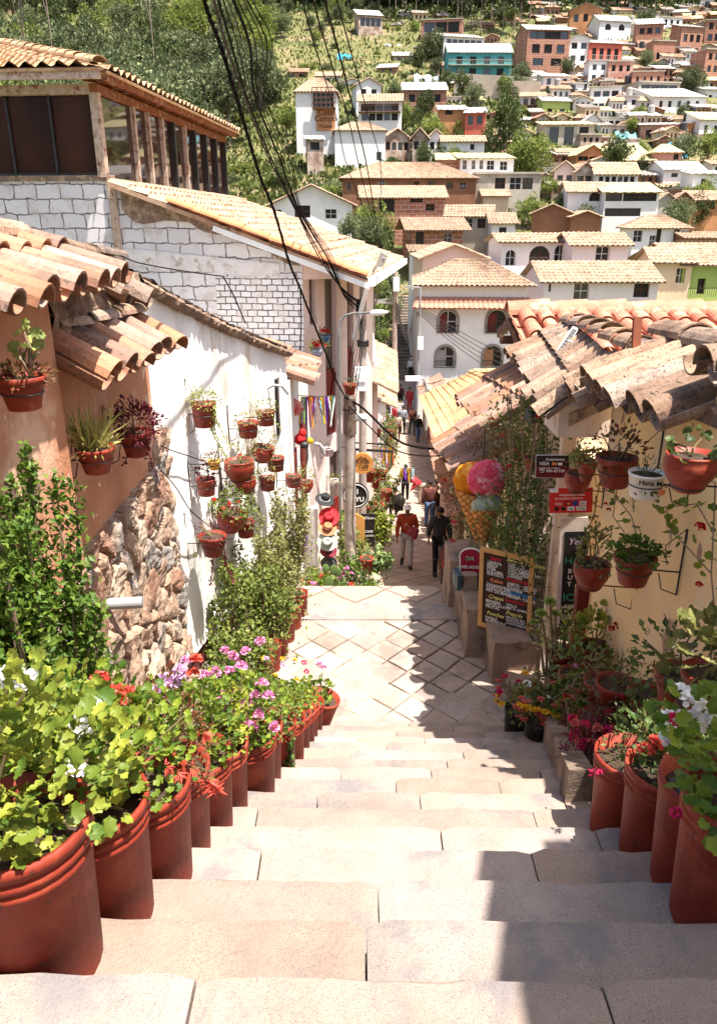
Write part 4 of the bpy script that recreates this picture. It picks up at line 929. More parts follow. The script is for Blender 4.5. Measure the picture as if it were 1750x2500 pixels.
bedpot(1450, 1575, 5.1, .12, .22, 'flower', 'gery', (.20, .2, .18), 150, .06, 'round', 'clay pot of yellowing geranium with one red bloom against the cream wall', [(1505, 1528, 4.9, 'red', .035, 'ball'), (1492, 1535, 4.9, 'red', .03, 'ball')], seed=35)
bedpot(1370, 1590, 5.3, .12, .22, 'flower', 'var', (.24, .2, .2), 240, .045, 'oval', 'clay pot with yellow green leafy bush left of the cream wall', [], seed=36, lift=.9)
bedpot(1450, 1750, 3.9, .11, .14, 'bowl', 'redgr', (.2, .2, .12), 170, .035, 'oval', 'low clay bowl of pink edged succulents beside the kerb', [(1410, 1770, 3.7, 'fuchsia', .03, 'bell'), (1398, 1790, 3.7, 'rose', .028, 'ball'), (1440, 1790, 3.6, 'fuchsia', .02, 'bell')], seed=37)
bedpot(1660, 1640, 3.1, .12, .2, 'flower', 'dark', (.24, .2, .16), 170, .05, 'oval', 'dark leafed shrub in a clay pot low against the cream wall at right', [], seed=38)
bedpot(1735, 1640, 2.75, .12, .2, 'flower', 'olive', (.15, .15, .17), 90, .08, 'round', 'yellow leafed geranium in a clay pot at the right edge of the photo', [], seed=39)
# sprawling twigs
t = thing('dry_vine', 'tangle of bare pale twigs sprawling between the clay pots', 'vine', P(1460, 1720, 4.1)); mb = MB()
for i in range(26):
    a = P(random.uniform(1440, 1500), random.uniform(1660, 1700), 4.1); pts = [a]; d = Vector((random.uniform(-1, .6), random.uniform(-.6, .3), random.uniform(-.6, .8)))
    for j in range(6): d += Vector([random.uniform(-.7, .7) for _ in range(3)]); pts.append(pts[-1] + d.normalized() * .05)
    mb.tube(pts, .0025, 4)
mb.build('twigs', m_twig, t)
# aeonium on long stems
t = thing('aeonium', 'tall aeonium with green rosettes on bare stems in front of the chalk sign', 'succulent', P(1340, 1650, 5.25)); 
for px, py, r in [(1342, 1470, .07), (1320, 1500, .065), (1355, 1500, .055), (1385, 1520, .05), (1375, 1560, .045), (1300, 1520, .04)]:
    c = P(px, py, 5.2); mb = MB()
    for q in range(3):
        n = 9 - q; a = np.linspace(0, 2 * math.pi, n, endpoint=False) + q; D = np.stack([np.cos(a), np.sin(a), np.full(n, .15 + q * .5)], 1)
        leaves(mb, np.tile(np.array(c), (n, 1)) + np.array([0, 0, q * .008]), D, r * (1 - q * .22), 'oval', up=1.5)
    mb.build('rosette', mat('aeonium_leaf', (.36, .42, .10), (.22, .30, .06), island=True, transl=.2), t)
    b = P(1340 + (px - 1340) * .3, 1650, 5.25); mb = MB(); mb.tube([b, b.lerp(c, .5) + Vector((.02, 0, 0)), c], [.014, .011, .009], 6); mb.build('stem', m_twig, t)
# bouquets in black buckets
for j, (px, py, Y, lb, cols) in enumerate([(1268, 1650, 5.15, 'black bucket packed with burgundy and yellow daisies at the foot of the right steps', [('yellow', 7), ('fuchsia', 9), ('rose', 4)]),
                                           (1322, 1665, 4.75, 'black bucket bursting with pink striped lilies and a band of yellow chrysanthemums', [('rose', 18), ('yellow', 12)])]):
    p = P(px, py, Y); zb = tread_z(13 if j else 14); t = thing('flower_bucket', lb, 'flower bucket', (p.x, p.y, zb), 0, 'black buckets of cut flowers')
    hh = min(.36, p.z - zb); pot(t, (p.x, p.y, zb), .10, .30, 'plain', m_iron); C = plant(t, (p.x, p.y, zb + .28), 'dark', (.13, .13, .15), 150, .05, 'lance', seed=50 + j, lift=.7)
    n = 0; rg = np.random.default_rng(j)
    for c, q in cols:
        for i in range(q):
            d = sph(1, rg)[0]; d[1] = -abs(d[1]); dz = d[2] * .17
            if c == 'yellow' and j: d[0] = -1 + 2 * i / q; dz = .03 - .05 * d[0]; d[1] = -1
            head(t, (p.x + d[0] * .19, p.y + d[1] * .17, zb + .46 + dz * 1.15), c, .046, 'star')

# ---- hanging pots
m_pot_white = mat('white_glazed_pot', (.82, .79, .72), (.76, .72, .64), rough=.35)
m_pot_yel = mat('yellow_glazed_pot', (.75, .42, .05), (.6, .3, .04), rough=.4)
m_pot_blue = mat('blue_painted_pot', (.03, .12, .28), (.2, .3, .4), scale=20, rough=.4)
def bracket(t, c, r, h, wall_n, off):
    """iron rod on the wall with an arm and a ring that carries the pot"""
    c = Vector(c); wn_ = Vector(wall_n); w0 = c + wn_ * off; mb = MB()
    mb.tube([w0 + Vector((0, 0, h * 1.5)), w0 + Vector((0, 0, -h * .9))], .006, 6); ring = [c + Vector((math.cos(a) * r, math.sin(a) * r, 0)) for a in np.linspace(0, 2 * math.pi, 17)]
    mb.tube(ring, .004, 5, caps=False); mb.tube([w0 + Vector((0, 0, -.01)), c + wn_ * r], .005, 5)
    mb.tube([w0 + Vector((0, 0, -h * .9)), w0.lerp(c, .35) + Vector((0, 0, -h * .7)), w0.lerp(c, .45) + Vector((0, 0, -.02))], .004, 5)
    mb.tube([w0 + Vector((0, 0, h * 1.5)), w0.lerp(c, .4) + Vector((0, 0, h * .9)), w0.lerp(c, .3) + Vector((0, 0, h * .2))], .003, 5)
    return mb.build('bracket', m_iron, t)
def hang(px, py, wpx, st, hr, kd, cr, n, sz, shp, lb, p0, nrm, off, mt=None, fl=(), tilt=0, seed=0, trails=(), cat='hanging pot', grp=None, lift=.5):
    c = PPL(px, py, Vector(p0) - Vector(nrm) * off, nrm); fw = c.y * CT - c.z * ST; r = wpx / F * fw / 2; h = 2 * r * min(.95, hr * 1.75)
    base = c - Vector((0, 0, h / 2)); t = thing('hanging_pot', lb, cat, base, 0, grp)
    rot = Matrix.Rotation(tilt, 3, 'Y') if tilt else None
    pot(t, base, r, h, st, mt or m_pot2, rot, 24)
    if n and n > 100: n = int(n * 1.0)
    if n: plant(t, base + Vector((math.sin(tilt) * h, 0, h * .9)), kd, [q * r * 1.2 for q in cr], int(n * 2.4), sz * .95, shp, seed=seed, nst=6, lift=lift)
    zr = {'bowl': .12, 'flower': .50, 'cone': .35, 'plain': .5, 'bucket': .5}[st]
    rr = {'bowl': .63, 'flower': .81, 'cone': .65, 'plain': .9, 'bucket': .92}[st]
    bracket(t, base + Vector((0, 0, h * zr)), r * rr, h, nrm, off)
    for c2, q, s2, rr2 in fl:
        rg = np.random.default_rng(seed + 90)
        for i in range(q): d = sph(1, rg)[0]; head(t, base + Vector((d[0] * r * cr[0] * .9, -abs(d[1]) * r * cr[0] * .6, h + r * cr[2] * (.5 + .6 * abs(d[2])))), c2, rr2, s2)
    for j, (L_, kk, s3, dx) in enumerate(trails): trail(t, base + Vector((dx * r, -r * .5, h)), L_, kk, seed + j, s3, (dx * .1, 0), wob=.02)
    return t
WN = tuple(-win if win.x > 0 else win)  # towards the wall (left)
WN = (-abs(win.x), abs(win.y) if False else win.y * (1 if win.x < 0 else -1), 0)
GL = 'clay pots hung on the white wall'
HL = [
 (499, 1012, 54, 'plain', .55, 'var', (1.1, 1.1, .7), 220, .028, 'oval', 'shallow hanging pot spilling a long beard of pale round leaves', None, (), 0, ((.42, 'var', .03, .6), (.5, 'var', .03, .8), (.3, 'var', .03, .3), (.4, 'var', .03, 1.0))),
 (606, 1048, 46, 'plain', .42, 'olive', (1.1, 1.1, .6), 60, .03, 'oval', 'hanging pot of sparse dry plants, right of the trailing pale one', None, (), 0, ((.25, 'olive', .025, .4), (.35, 'herb', .025, -.7))),
 (649, 1020, 42, 'plain', .42, 'var', (1.1, 1.1, .7), 70, .03, 'oval', 'highest hanging pot on the right end of the white wall', None, (), 0, ((.22, 'var', .025, .8),)),
 (637, 1108, 48, 'bowl', .42, 'olive', (1.2, 1.2, .9), 110, .03, 'oval', 'tilted round hanging pot with whitish succulent', None, (), .2, ((.2, 'olive', .03, -.6), (.25, 'var', .03, .7))),
 (673, 1132, 40, 'plain', .42, 'dark', (.9, .9, .8), 60, .03, 'lance', 'upright hanging pot beneath the tilted one at the right end', None, (), 0, ()),
 (523, 1135, 28, 'flower', .42, 'redgr', (1.4, 1.4, .8), 70, .025, 'oval', 'small yellow glazed hanging pot', m_pot_yel, (), 0, ()),
 (504, 1188, 42, 'plain', .5, 'purple', (.8, .8, 1.1), 26, .04, 'round', 'hanging pot on the far left of its row with a dark red begonia', None, (), 0, ()),
 (585, 1150, 66, 'bowl', .42, 'olive', (1.1, 1.1, .8), 110, .04, 'lance', 'widest bowl in the middle of the white wall with arching pale roots', None, (('red', 1, 'ball', .025),), 0, ((.3, 'olive', .03, -.6),)),
 (600, 1186, 46, 'bowl', .42, 'herb', (1, 1, .6), 60, .03, 'oval', 'clay bowl tucked right under the widest bowl', None, (), 0, ((.3, 'herb', .03, .5), (.35, 'herb', .03, -.4))),
 (653, 1180, 36, 'plain', .45, 'olive', (1.2, 1.2, .7), 70, .03, 'oval', 'hanging pot right of the paired bowls with dry stems', None, (), 0, ((.3, 'olive', .03, .2),)),
 (716, 1174, 34, 'plain', .42, 'olive', (1.1, 1.1, .6), 60, .03, 'lance', 'hanging pot near the shop corner with brownish leaves', None, (), 0, ()),
 (746, 1188, 34, 'bowl', .42, 'herb', (1.0, 1.0, 1.2), 80, .035, 'oval', 'round hanging pot nearest to the purple ribbons with upright growth', None, (), 0, ()),
 (558, 1272, 66, 'bowl', .40, 'herb', (1.1, 1.1, .9), 120, .04, 'round', 'large tilted bowl with two red geranium blooms on its left', None, (('red', 3, 'ball', .03),), .22, ()),
 (600, 1290, 40, 'plain', .5, 'olive', (1.3, 1.3, 1.1), 110, .04, 'oval', 'plain hanging pot against the right side of the large tilted bowl', None, (), 0, ()),
 (520, 1330, 62, 'flower', .42, 'purple', (1.1, 1.1, .6), 120, .035, 'lance', 'lowest hanging pot with deep red trailing stems', None, (), 0, ((.5, 'purple', .03, -.1), (.45, 'purple', .04, .8), (.2, 'olive', .03, -.8))),
 (733, 1232, 28, 'cone', .45, 'herb', (1.1, 1.1, 1.0), 70, .04, 'oval', 'small hanging pot under bright leaves beside the hats', None, (), 0, ()),
]
for i, (px, py, w_, st_, hr, kd, cr, n, sz, shp, lb, mt, fl, tl, tr) in enumerate(HL):
    hang(px, py, w_ * 1.13, st_, hr, kd, cr, n, sz, shp, lb, WA, WN, .17 + .05 * (i % 3), mt, fl, tl, 60 + i, tr, grp=GL)
# near left
NX = (-1, 0, 0)
hang(56, 958, 122, 'flower', .38, 'redgr', (.9, .9, .35), 130, .03, 'oval', 'big glossy hanging pot at the left edge holding a leggy pale geranium', (-1.58, 3, 0), NX, .20, seed=1, lift=.3)
g = COL.objects[-1]
t = [o for o in COL.objects if o.name.startswith('hanging_pot')][-1]
mb = MB(); bp = P(75, 915, t.location.y); tips = [P(60, 810, bp.y), P(85, 830, bp.y), P(50, 850, bp.y), P(95, 860, bp.y), P(72, 845, bp.y)]
C = np.array([q for q in tips for _ in range(3)]); leaves(mb, C, rng.normal(0, 1, C.shape), .055, 'round'); mb.build('geranium_leaves', LM['var'], t)
mb = MB(); stems(mb, bp, tips, .006); mb.build('geranium_stem', m_twig, t)
t = hang(236, 1122, 96, 'flower', .38, 'grass', (.9, .9, .5), 60, .05, 'lance', 'hanging pot sprouting a tall tuft of yellow grass on the terracotta wall', (-1.70, 4, 0), NX, .20, seed=2)
mb = MB(); b0 = np.array(P(225, 1100, t.location.y)); n = 130; d = rng.normal(0, .35, (n, 3)) + np.array([0, 0, 1]); leaves(mb, b0 + rng.normal(0, .03, (n, 3)) * [1, 1, .2], d, rng.uniform(.12, .33, n), 'blade', up=.2); mb.build('grass_tuft', LM['grass'], t)
t = hang(333, 1082, 84, 'flower', .42, 'purple', (1.15, 1.15, 1.0), 420, .03, 'oval', 'hanging pot smothered in dark crimson foliage beside the grass pot', (-1.70, 4, 0), NX, .20, seed=3, trails=((.3, 'purple', .03, .7), (.22, 'purple', .03, -.3)))
# right wall
WR = (abs(cin.x), cin.y * (1 if cin.x > 0 else -1), 0); GR = 'clay pots hung on the cream wall'
hang(1682, 1152, 128, 'bowl', .42, 'dark', (.7, .7, .5), 14, .045, 'round', 'biggest bell shaped clay pot at the right edge with pale rim and grey soil', CA, WR, .30, seed=4, grp=GR)
thm = hang(1575, 1182, 88, 'plain', .40, 'dark', (.5, .5, .6), 34, .04, 'lance', 'white glazed pot painted with green leaves, orange flowers and lettering', CA, WR, .24, m_pot_white, seed=5, grp=GR)
hang(1501, 1150, 102, 'flower', .42, 'redgr', (1.0, 1.0, .9), 110, .04, 'oval', 'wide grooved clay pot with white roots hanging over its rim', CA, WR, .26, seed=6, grp=GR, trails=((.45, 'redgr', .025, -.7), (.35, 'olive', .02, .5)))
hang(1431, 1150, 56, 'cone', .55, 'var', (1.2, 1.2, .6), 60, .04, 'round', 'clay cone pot with yellowish leaves wedged above the red card sign', CA, WR, .22, seed=7, grp=GR)
hang(1408, 1178, 64, 'bowl', .45, 'redgr', (.9, .9, 1.0), 90, .03, 'oval', 'bright red clay bowl just above the red card sign', CA, WR, .22, seed=8, grp=GR)
hang(1442, 1405, 88, 'bowl', .45, 'olive', (.8, .8, 1.3), 130, .045, 'oval', 'round clay bowl hanging beside the tall chalk sign', CA, WR, .30, seed=9, grp=GR, trails=((.15, 'redgr', .02, .1),))
hang(1546, 1390, 104, 'flower', .40, 'box', (.95, .95, .5), 170, .03, 'round', 'tapered ribbed clay pot with low clover like greenery', CA, WR, .26, seed=10, grp=GR)
hang(1268, 1108, 36, 'cone', .55, 'dark', (1.3, 1.3, .9), 60, .04, 'oval', 'small clay pot hanging left of the black payment sign', (2.0, 7, 0), (1, 0, 0), .25, seed=11)
hang(1296, 1134, 40, 'cone', .60, 'herb', (1.3, 1.3, .9), 60, .04, 'oval', 'small orange clay pot touching the black payment sign', (2.0, 7, 0), (1, 0, 0), .3, seed=12)
# climbing and trailing geranium on the cream wall
t = thing('climbing_geranium', 'leggy climbing geranium with red blooms down the right edge of the cream wall', 'climbing plant', P(1740, 1560, 3.3)); mb = MB(); pts = []
for path in ([(1745, 1520), (1735, 1400), (1740, 1300), (1700, 1230), (1650, 1235), (1600, 1240)], [(1735, 1400), (1680, 1340), (1640, 1300), (1630, 1260)], [(1740, 1300), (1745, 1180), (1700, 1150)], [(1500, 1210), (1540, 1260), (1560, 1330), (1520, 1400), (1490, 1330)], [(1505, 1190), (1495, 1260), (1530, 1310)]):
    q = [PPL(a, b, CA - Vector(WR) * .10, WR) for a, b in path]; mb.tube(q, .004, 5)
    for a, b in zip(q, q[1:]):
        for _ in range(4): pts.append(a.lerp(b, random.random()) + Vector([random.uniform(-.03, .03) for _ in range(3)]))
mb.build('vine_stem', m_twig, t); mb = MB(); leaves(mb, np.array(pts), rng.normal(0, 1, (len(pts), 3)), rng.uniform(.03, .06, len(pts)), 'round'); mb.build('foliage', LM['ger'], t)
for px, py in [(1704, 1283), (1712, 1292), (1712, 1285), (1478, 1232), (1485, 1245), (1705, 1428)]: head(t, PPL(px, py, CA - Vector(WR) * .14, WR), 'red', .022)

# ---- shrubs
def shrub(name, lb, cat, base, hgt, rad, kind, n, size, shape, seed, stemsn=10, spread=.5, upright=False, grp=None, fl=()):
    rg = np.random.default_rng(seed); base = Vector(base); t = thing(name, lb, cat, base, 0, grp); mb = MB(); st = MB(); per = max(8, n // stemsn)
    for s in range(stemsn):
        a = rg.random() * 6.28; lean = rg.random() ** .6 * rad; hh = hgt * rg.uniform(.55, 1.0); tip = base + Vector((math.cos(a) * lean, math.sin(a) * lean, hh)); mid = base.lerp(tip, .5) + Vector((math.cos(a) * lean * .3, math.sin(a) * lean * .3, 0))
        st.tube([base, mid, tip], [.012 * hgt, .008 * hgt, .003], 5); tt = rg.random(per) ** .6 * .9 + .12
        A = np.array([base, mid, tip]); q = np.where(tt[:, None] < .5, A[0] + (A[1] - A[0]) * (tt[:, None] * 2), A[1] + (A[2] - A[1]) * (tt[:, None] * 2 - 1))
        w_ = rad * (.20 if upright else .30) * (1.2 - tt[:, None]); C = q + rg.normal(0, 1, (per, 3)) * w_
        leaves(mb, C, rg.normal(0, .7, (per, 3)) + [0, 0, .6 if upright else .2], size * rg.uniform(.6, 1.2, per), shape, rg=rg)
    mb.build('foliage', LM[kind], t); st.build('stem', m_twig, t)
    for c, q, r in fl:
        for i in range(q): a = rg.random() * 6.28; head(t, base + Vector((math.cos(a) * rad * .6, -abs(math.sin(a)) * rad * .6, hgt * rg.uniform(.5, .95))), c, r)
    return t
shrub('box_shrub', 'tall light green shrub with upright shoots against the stone footing', 'shrub', (-1.38, 2.68, -2.7), 1.85, .36, 'box', 17000, .038, 'oval', 1, 44, upright=True)
shrub('box_shrub', 'slim upright shrub shoot in front of the grey pipe in the stone wall', 'shrub', (-1.45, 3.7, -3.2), 1.0, .10, 'box', 380, .036, 'oval', 2, 6, upright=True)
shrub('box_shrub', 'low leafy shrub filling the gap behind the first clay buckets', 'shrub', (-1.3, 2.1, -2.35), .75, .35, 'ger', 900, .06, 'oval', 4, 16)
shrub('box_shrub', 'dark leafy shrub behind the red trumpet flowers', 'shrub', (-1.15, 2.9, -2.9), .75, .28, 'herb', 900, .045, 'oval', 5, 14)
bedshrubs()
for i, (x, y, hg, rd, kd, sh, sz, n, lb) in enumerate([
  (-1.12, 6.25, .8, .34, 'herb', 'oval', .06, 1900, 'nearest leafy herb bush at the foot of the white wall'),
  (-1.10, 7.0, 1.15, .42, 'herb', 'oval', .055, 4200, 'tallest dense herb bush covering the middle of the white wall foot'),
  (-.98, 7.7, 1.1, .40, 'olive', 'oval', .05, 4000, 'greyish herb bush under the hanging pots'),
  (-.86, 8.4, 1.4, .34, 'olive', 'oval', .05, 3200, 'thin dry looking bush beside the purple ribbons'),
  (-1.05, 5.7, .55, .22, 'dark', 'oval', .07, 260, 'small dark plant at the maroon foot of the white wall')]):
    shrub('herb_bush', lb, 'bush', (x, y, LZ if y > 5.8 else -4.15), hg, rd, kd, n, sz, sh, 10 + i, 26)
for i in range(7):
    x, y = -1.0 + i * .05, 6.15 + i * .29; lb = ['nearest', 'second', 'third', 'fourth', 'fifth', 'sixth', 'farthest'][i] + ' clay pot of the row on the left edge of the landing'
    t = thing('potted_plant', lb, 'potted plant', (x, y, LZ), 0, 'clay pots along the landing edge'); pot(t, (x, y, LZ), .11, .30, 'plain'); plant(t, (x, y, LZ + .28), ['herb', 'olive'][i % 2], (.15, .14, .13), 90, .05, 'lance', seed=200 + i, nst=5)
FB = [(790, 1440, 'ger', 'pink', 'low pink flowering bush at the left corner of the flower bed'), (830, 1455, 'ger', 'coral', 'bright green bush with coral flowers at the front of the flower bed'), (880, 1462, 'ger', 'pink', 'rounded green plant with pink blooms at the right of the flower bed'),
      (800, 1385, 'herb', 'lilac', 'lilac flowering bush in the middle of the flower bed'), (850, 1395, 'box', 'pink', 'bushy plant with pink blooms below the chalkboard'), (905, 1430, 'dark', None, 'broad leafed dark plant beside the walking man'), (760, 1425, 'herb', 'coral', 'bush with coral blooms beside the white post')]
for i, (px, py, kd, c, lb) in enumerate(FB):
    Y = 10.0 + (1475 - py) * .03; p = P(px, py, Y); zb = LZ - (Y - 8.1) / 5.4 * 2.9
    shrub('flower_bush', lb, 'bush', (p.x, Y, zb - .1), max(.45, p.z - zb + .35), .30, kd, 700, .06, 'oval' if i % 2 else 'round', 30 + i, 14, fl=((c, 9, .05),) if c else ())
LPT = [(858, 1330, 14.2, 'herb', 'tall thin shrub hiding the foot of the near concrete pole', 1.5), (920, 1250, 17.5, 'olive', 'shrub in a pot below the brown café sign', 1.2), (940, 1190, 20, 'herb', 'leafy plant beside the street below the second ribbon bundle', 1.3),
       (935, 1290, 16.8, 'gery', 'bright yellow green bush at the left edge of the street', 1.0), (915, 1365, 13.8, 'succ', 'large rosette plant at the foot of the chalkboard', .5), (950, 1090, 26, 'olive', 'flowering shrub in the distance on the left of the street', 1.6), (945, 1050, 29, 'herb', 'far shrub with pink flowers by the red door', 1.8), (930, 1000, 33, 'olive', 'farthest shrub on the left of the street', 2.0)]
for i, (px, py, Y, kd, lb, hg) in enumerate(LPT):
    p = P(px, py, Y); shrub('street_shrub', lb, 'bush', (p.x, Y, p.z - hg * .6), hg, .38 if i != 4 else .3, kd, 900, .10, 'oval', 70 + i, 16, fl=(('coral', 6, .05),) if i in (1, 5, 6) else ())
# red pots lining the street on the left
for i, (px, py, Y, w_) in enumerate([(931, 1300, 17.4, .17), (942, 1210, 19.5, .17), (902, 1162, 17.0, .14), (920, 1158, 17.5, .12), (934, 1160, 18, .12), (917, 1180, 17.4, .12), (895, 1378, 13.0, .14), (956, 1060, 28, .16), (922, 1058, 27, .14)]):
    p = P(px, py, Y); lbs = ['dark red pot with white flowers standing by the street kerb', 'dark red pot under a pale leafed bush further down the street', 'small red pot directly below the café sign', 'middle red pot of the three below the café sign', 'right red pot of the three below the café sign', 'red pot hanging lower than the three under the café sign', 'clay cactus pot at the front right of the flower bed', 'far red pot on the left side of the street', 'far red pot by the red door']
    t = thing('potted_plant', lbs[i], 'potted plant', (p.x, Y, p.z - w_), 0, 'red pots down the street'); pot(t, (p.x, Y, p.z - w_), w_, w_ * 2, 'flower'); plant(t, (p.x, Y, p.z + w_ * .7), 'herb' if i % 2 else 'olive', (w_ * 1.5, w_ * 1.5, w_ * 1.5), 90, .07, 'oval', seed=300 + i)
# vines over the right shop front
for i, (x, y, z0, z1, w_, n, kd, fl, lb) in enumerate([(1.78, 6.85, -4.2, -1.55, .22, 2600, 'dark', 2, 'dense dark climbing vine beside the white porch post'), (1.72, 7.5, -4.0, -1.6, .26, 2600, 'herb', 5, 'leafy climber with red flowers between the porch and the ice cream sign'),
     (1.65, 8.3, -4.2, -2.0, .28, 2300, 'olive', 8, 'flowering climber behind the ice cream cone sign'), (1.62, 9.3, -5.0, -2.6, .3, 2000, 'dark', 8, 'shaded climber under the lower tile canopy'), (1.75, 11, -6, -3.6, .3, 1500, 'redgr', 8, 'reddish flowering creeper farther down the right side')]):
    rg = np.random.default_rng(80 + i); t = thing('climbing_vine', lb, 'climbing plant', (x, y, z0)); mb = MB()
    C = np.stack([x + rg.normal(0, w_ * .45, n) + .12 * np.sin(rg.random(n) * 6), y + rg.normal(0, .22, n), z0 + (z1 - z0) * rg.random(n)], 1); C[:, 0] = np.minimum(C[:, 0], 2.05)
    C[:, 0] -= .12 * np.sin(C[:, 2] * 4 + i); leaves(mb, C, rg.normal(0, 1, (n, 3)) + [-.3, -.4, 0], rg.uniform(.03, .065, n), 'oval', rg=rg); mb.build('foliage', LM[kd], t)
    mb = MB()
    for s in range(9): a = Vector((x + random.uniform(-.15, .15), y + random.uniform(-.1, .1), z0)); mb.tube([a, a + Vector((random.uniform(-.1, .1), 0, (z1 - z0) * .5)), a + Vector((random.uniform(-.2, .1), 0, (z1 - z0)))], .006, 5)
    mb.build('stem', m_twig, t)
    for q in range(fl): head(t, C[rg.integers(0, n)] + np.array([-.1, -.15, 0]), ['red', 'coral', 'fuchsia'][q % 3], .035)
# hedge like pots against the ledge
t = thing('pipe_stub', 'short grey pipe stub poking out of the stone footing', 'pipe', (-1.58, 4.42, -2.25)); mb = MB(); q = PX(318, 1472, -1.55); mb.tube([q + Vector((-.2, -.02, 0)), q + Vector((.08, .02, -.005))], .04, 16); mb.build('pipe', m_galv, t)
t.location = q; 
for o in t.children: o.location = -q + Vector(o.location) + Vector((-1.58, 4.42, -2.25)) if False else (0, 0, 0)
for o in t.children:
    me = o.data
    for v in me.vertices: v.co = v.co + Vector((-1.58, 4.42, -2.25)) - q
# ================================================================== village on the far hillside
m_brick = blockmat('far_brick', (.40, .165, .10), (.30, .115, .07), (.46, .34, .27), .85, .42, .045, bump=.3)
m_brickp = mat('pinkish_far_brick', (.52, .26, .19), (.42, .2, .14), scale=.5, c3=(.55, .4, .32), s3=.4, objr=.1)
m_adobe = mat('brown_adobe', (.30, .14, .075), (.22, .1, .055), scale=.6, objr=.1)
m_conc = mat('raw_concrete', (.48, .43, .36), (.38, .34, .28), scale=.6, c3=(.3, .27, .23), s3=.5)
m_metal = mat('yellowish_roof_sheet', (.52, .44, .22), (.4, .34, .18), scale=.4, rough=.5)
m_sheet = mat('pale_roof_sheet', (.42, .40, .37), (.30, .27, .24), scale=.5, rough=.5, objr=.08)
m_tile_rust = mat('rust_brown_roof', (.36, .2, .13), (.25, .13, .08), scale=1.1, c3=(.45, .33, .24), s3=1.5, objr=.2); m_sheet_grey = mat('grey_weathered_sheet', (.36, .34, .32), (.25, .22, .2), scale=.7, c3=(.3, .17, .1), s3=.9, objr=.25)
m_turq = mat('turquoise_paint', (.10, .36, .36), (.08, .29, .30), scale=.5)
m_red = mat('salmon_red_paint', (.62, .16, .11), (.52, .12, .08), scale=.5)
m_yelg = mat('lime_paint', (.50, .58, .18), (.42, .5, .15), scale=.5)
m_green = mat('leaf_green_paint', (.34, .42, .12), (.28, .36, .10), scale=.5)
m_oran = mat('orange_paint', (.50, .24, .11), (.42, .19, .085), scale=.5)
m_peach = mat('peach_paint', (.74, .56, .38), (.66, .48, .32), scale=.5)
m_pinkf = mat('soft_pink_paint', (.74, .54, .46), (.68, .5, .42), scale=.5)
m_wtim = mat('timber_and_white', (.6, .5, .42), (.25, .15, .1), scale=.8)
m_frame = mat('white_window_frame', (.7, .68, .66), (.6, .58, .56))
WM = dict(w=m_white2, b=m_brick, bp=m_brickp, a=m_adobe, c=m_conc, t=m_turq, r=m_red, y=m_yelg, g=m_green, o=m_oran, p=m_peach, k=m_pinkf, l=m_lav, tw=m_wtim)
RM = dict(t=m_tile_far, m=m_metal, s=m_sheet, n=m_tile_tan, c=m_conc, u=m_tile_rust, d=m_sheet_grey)
hs = random.Random(21); RECTS = []
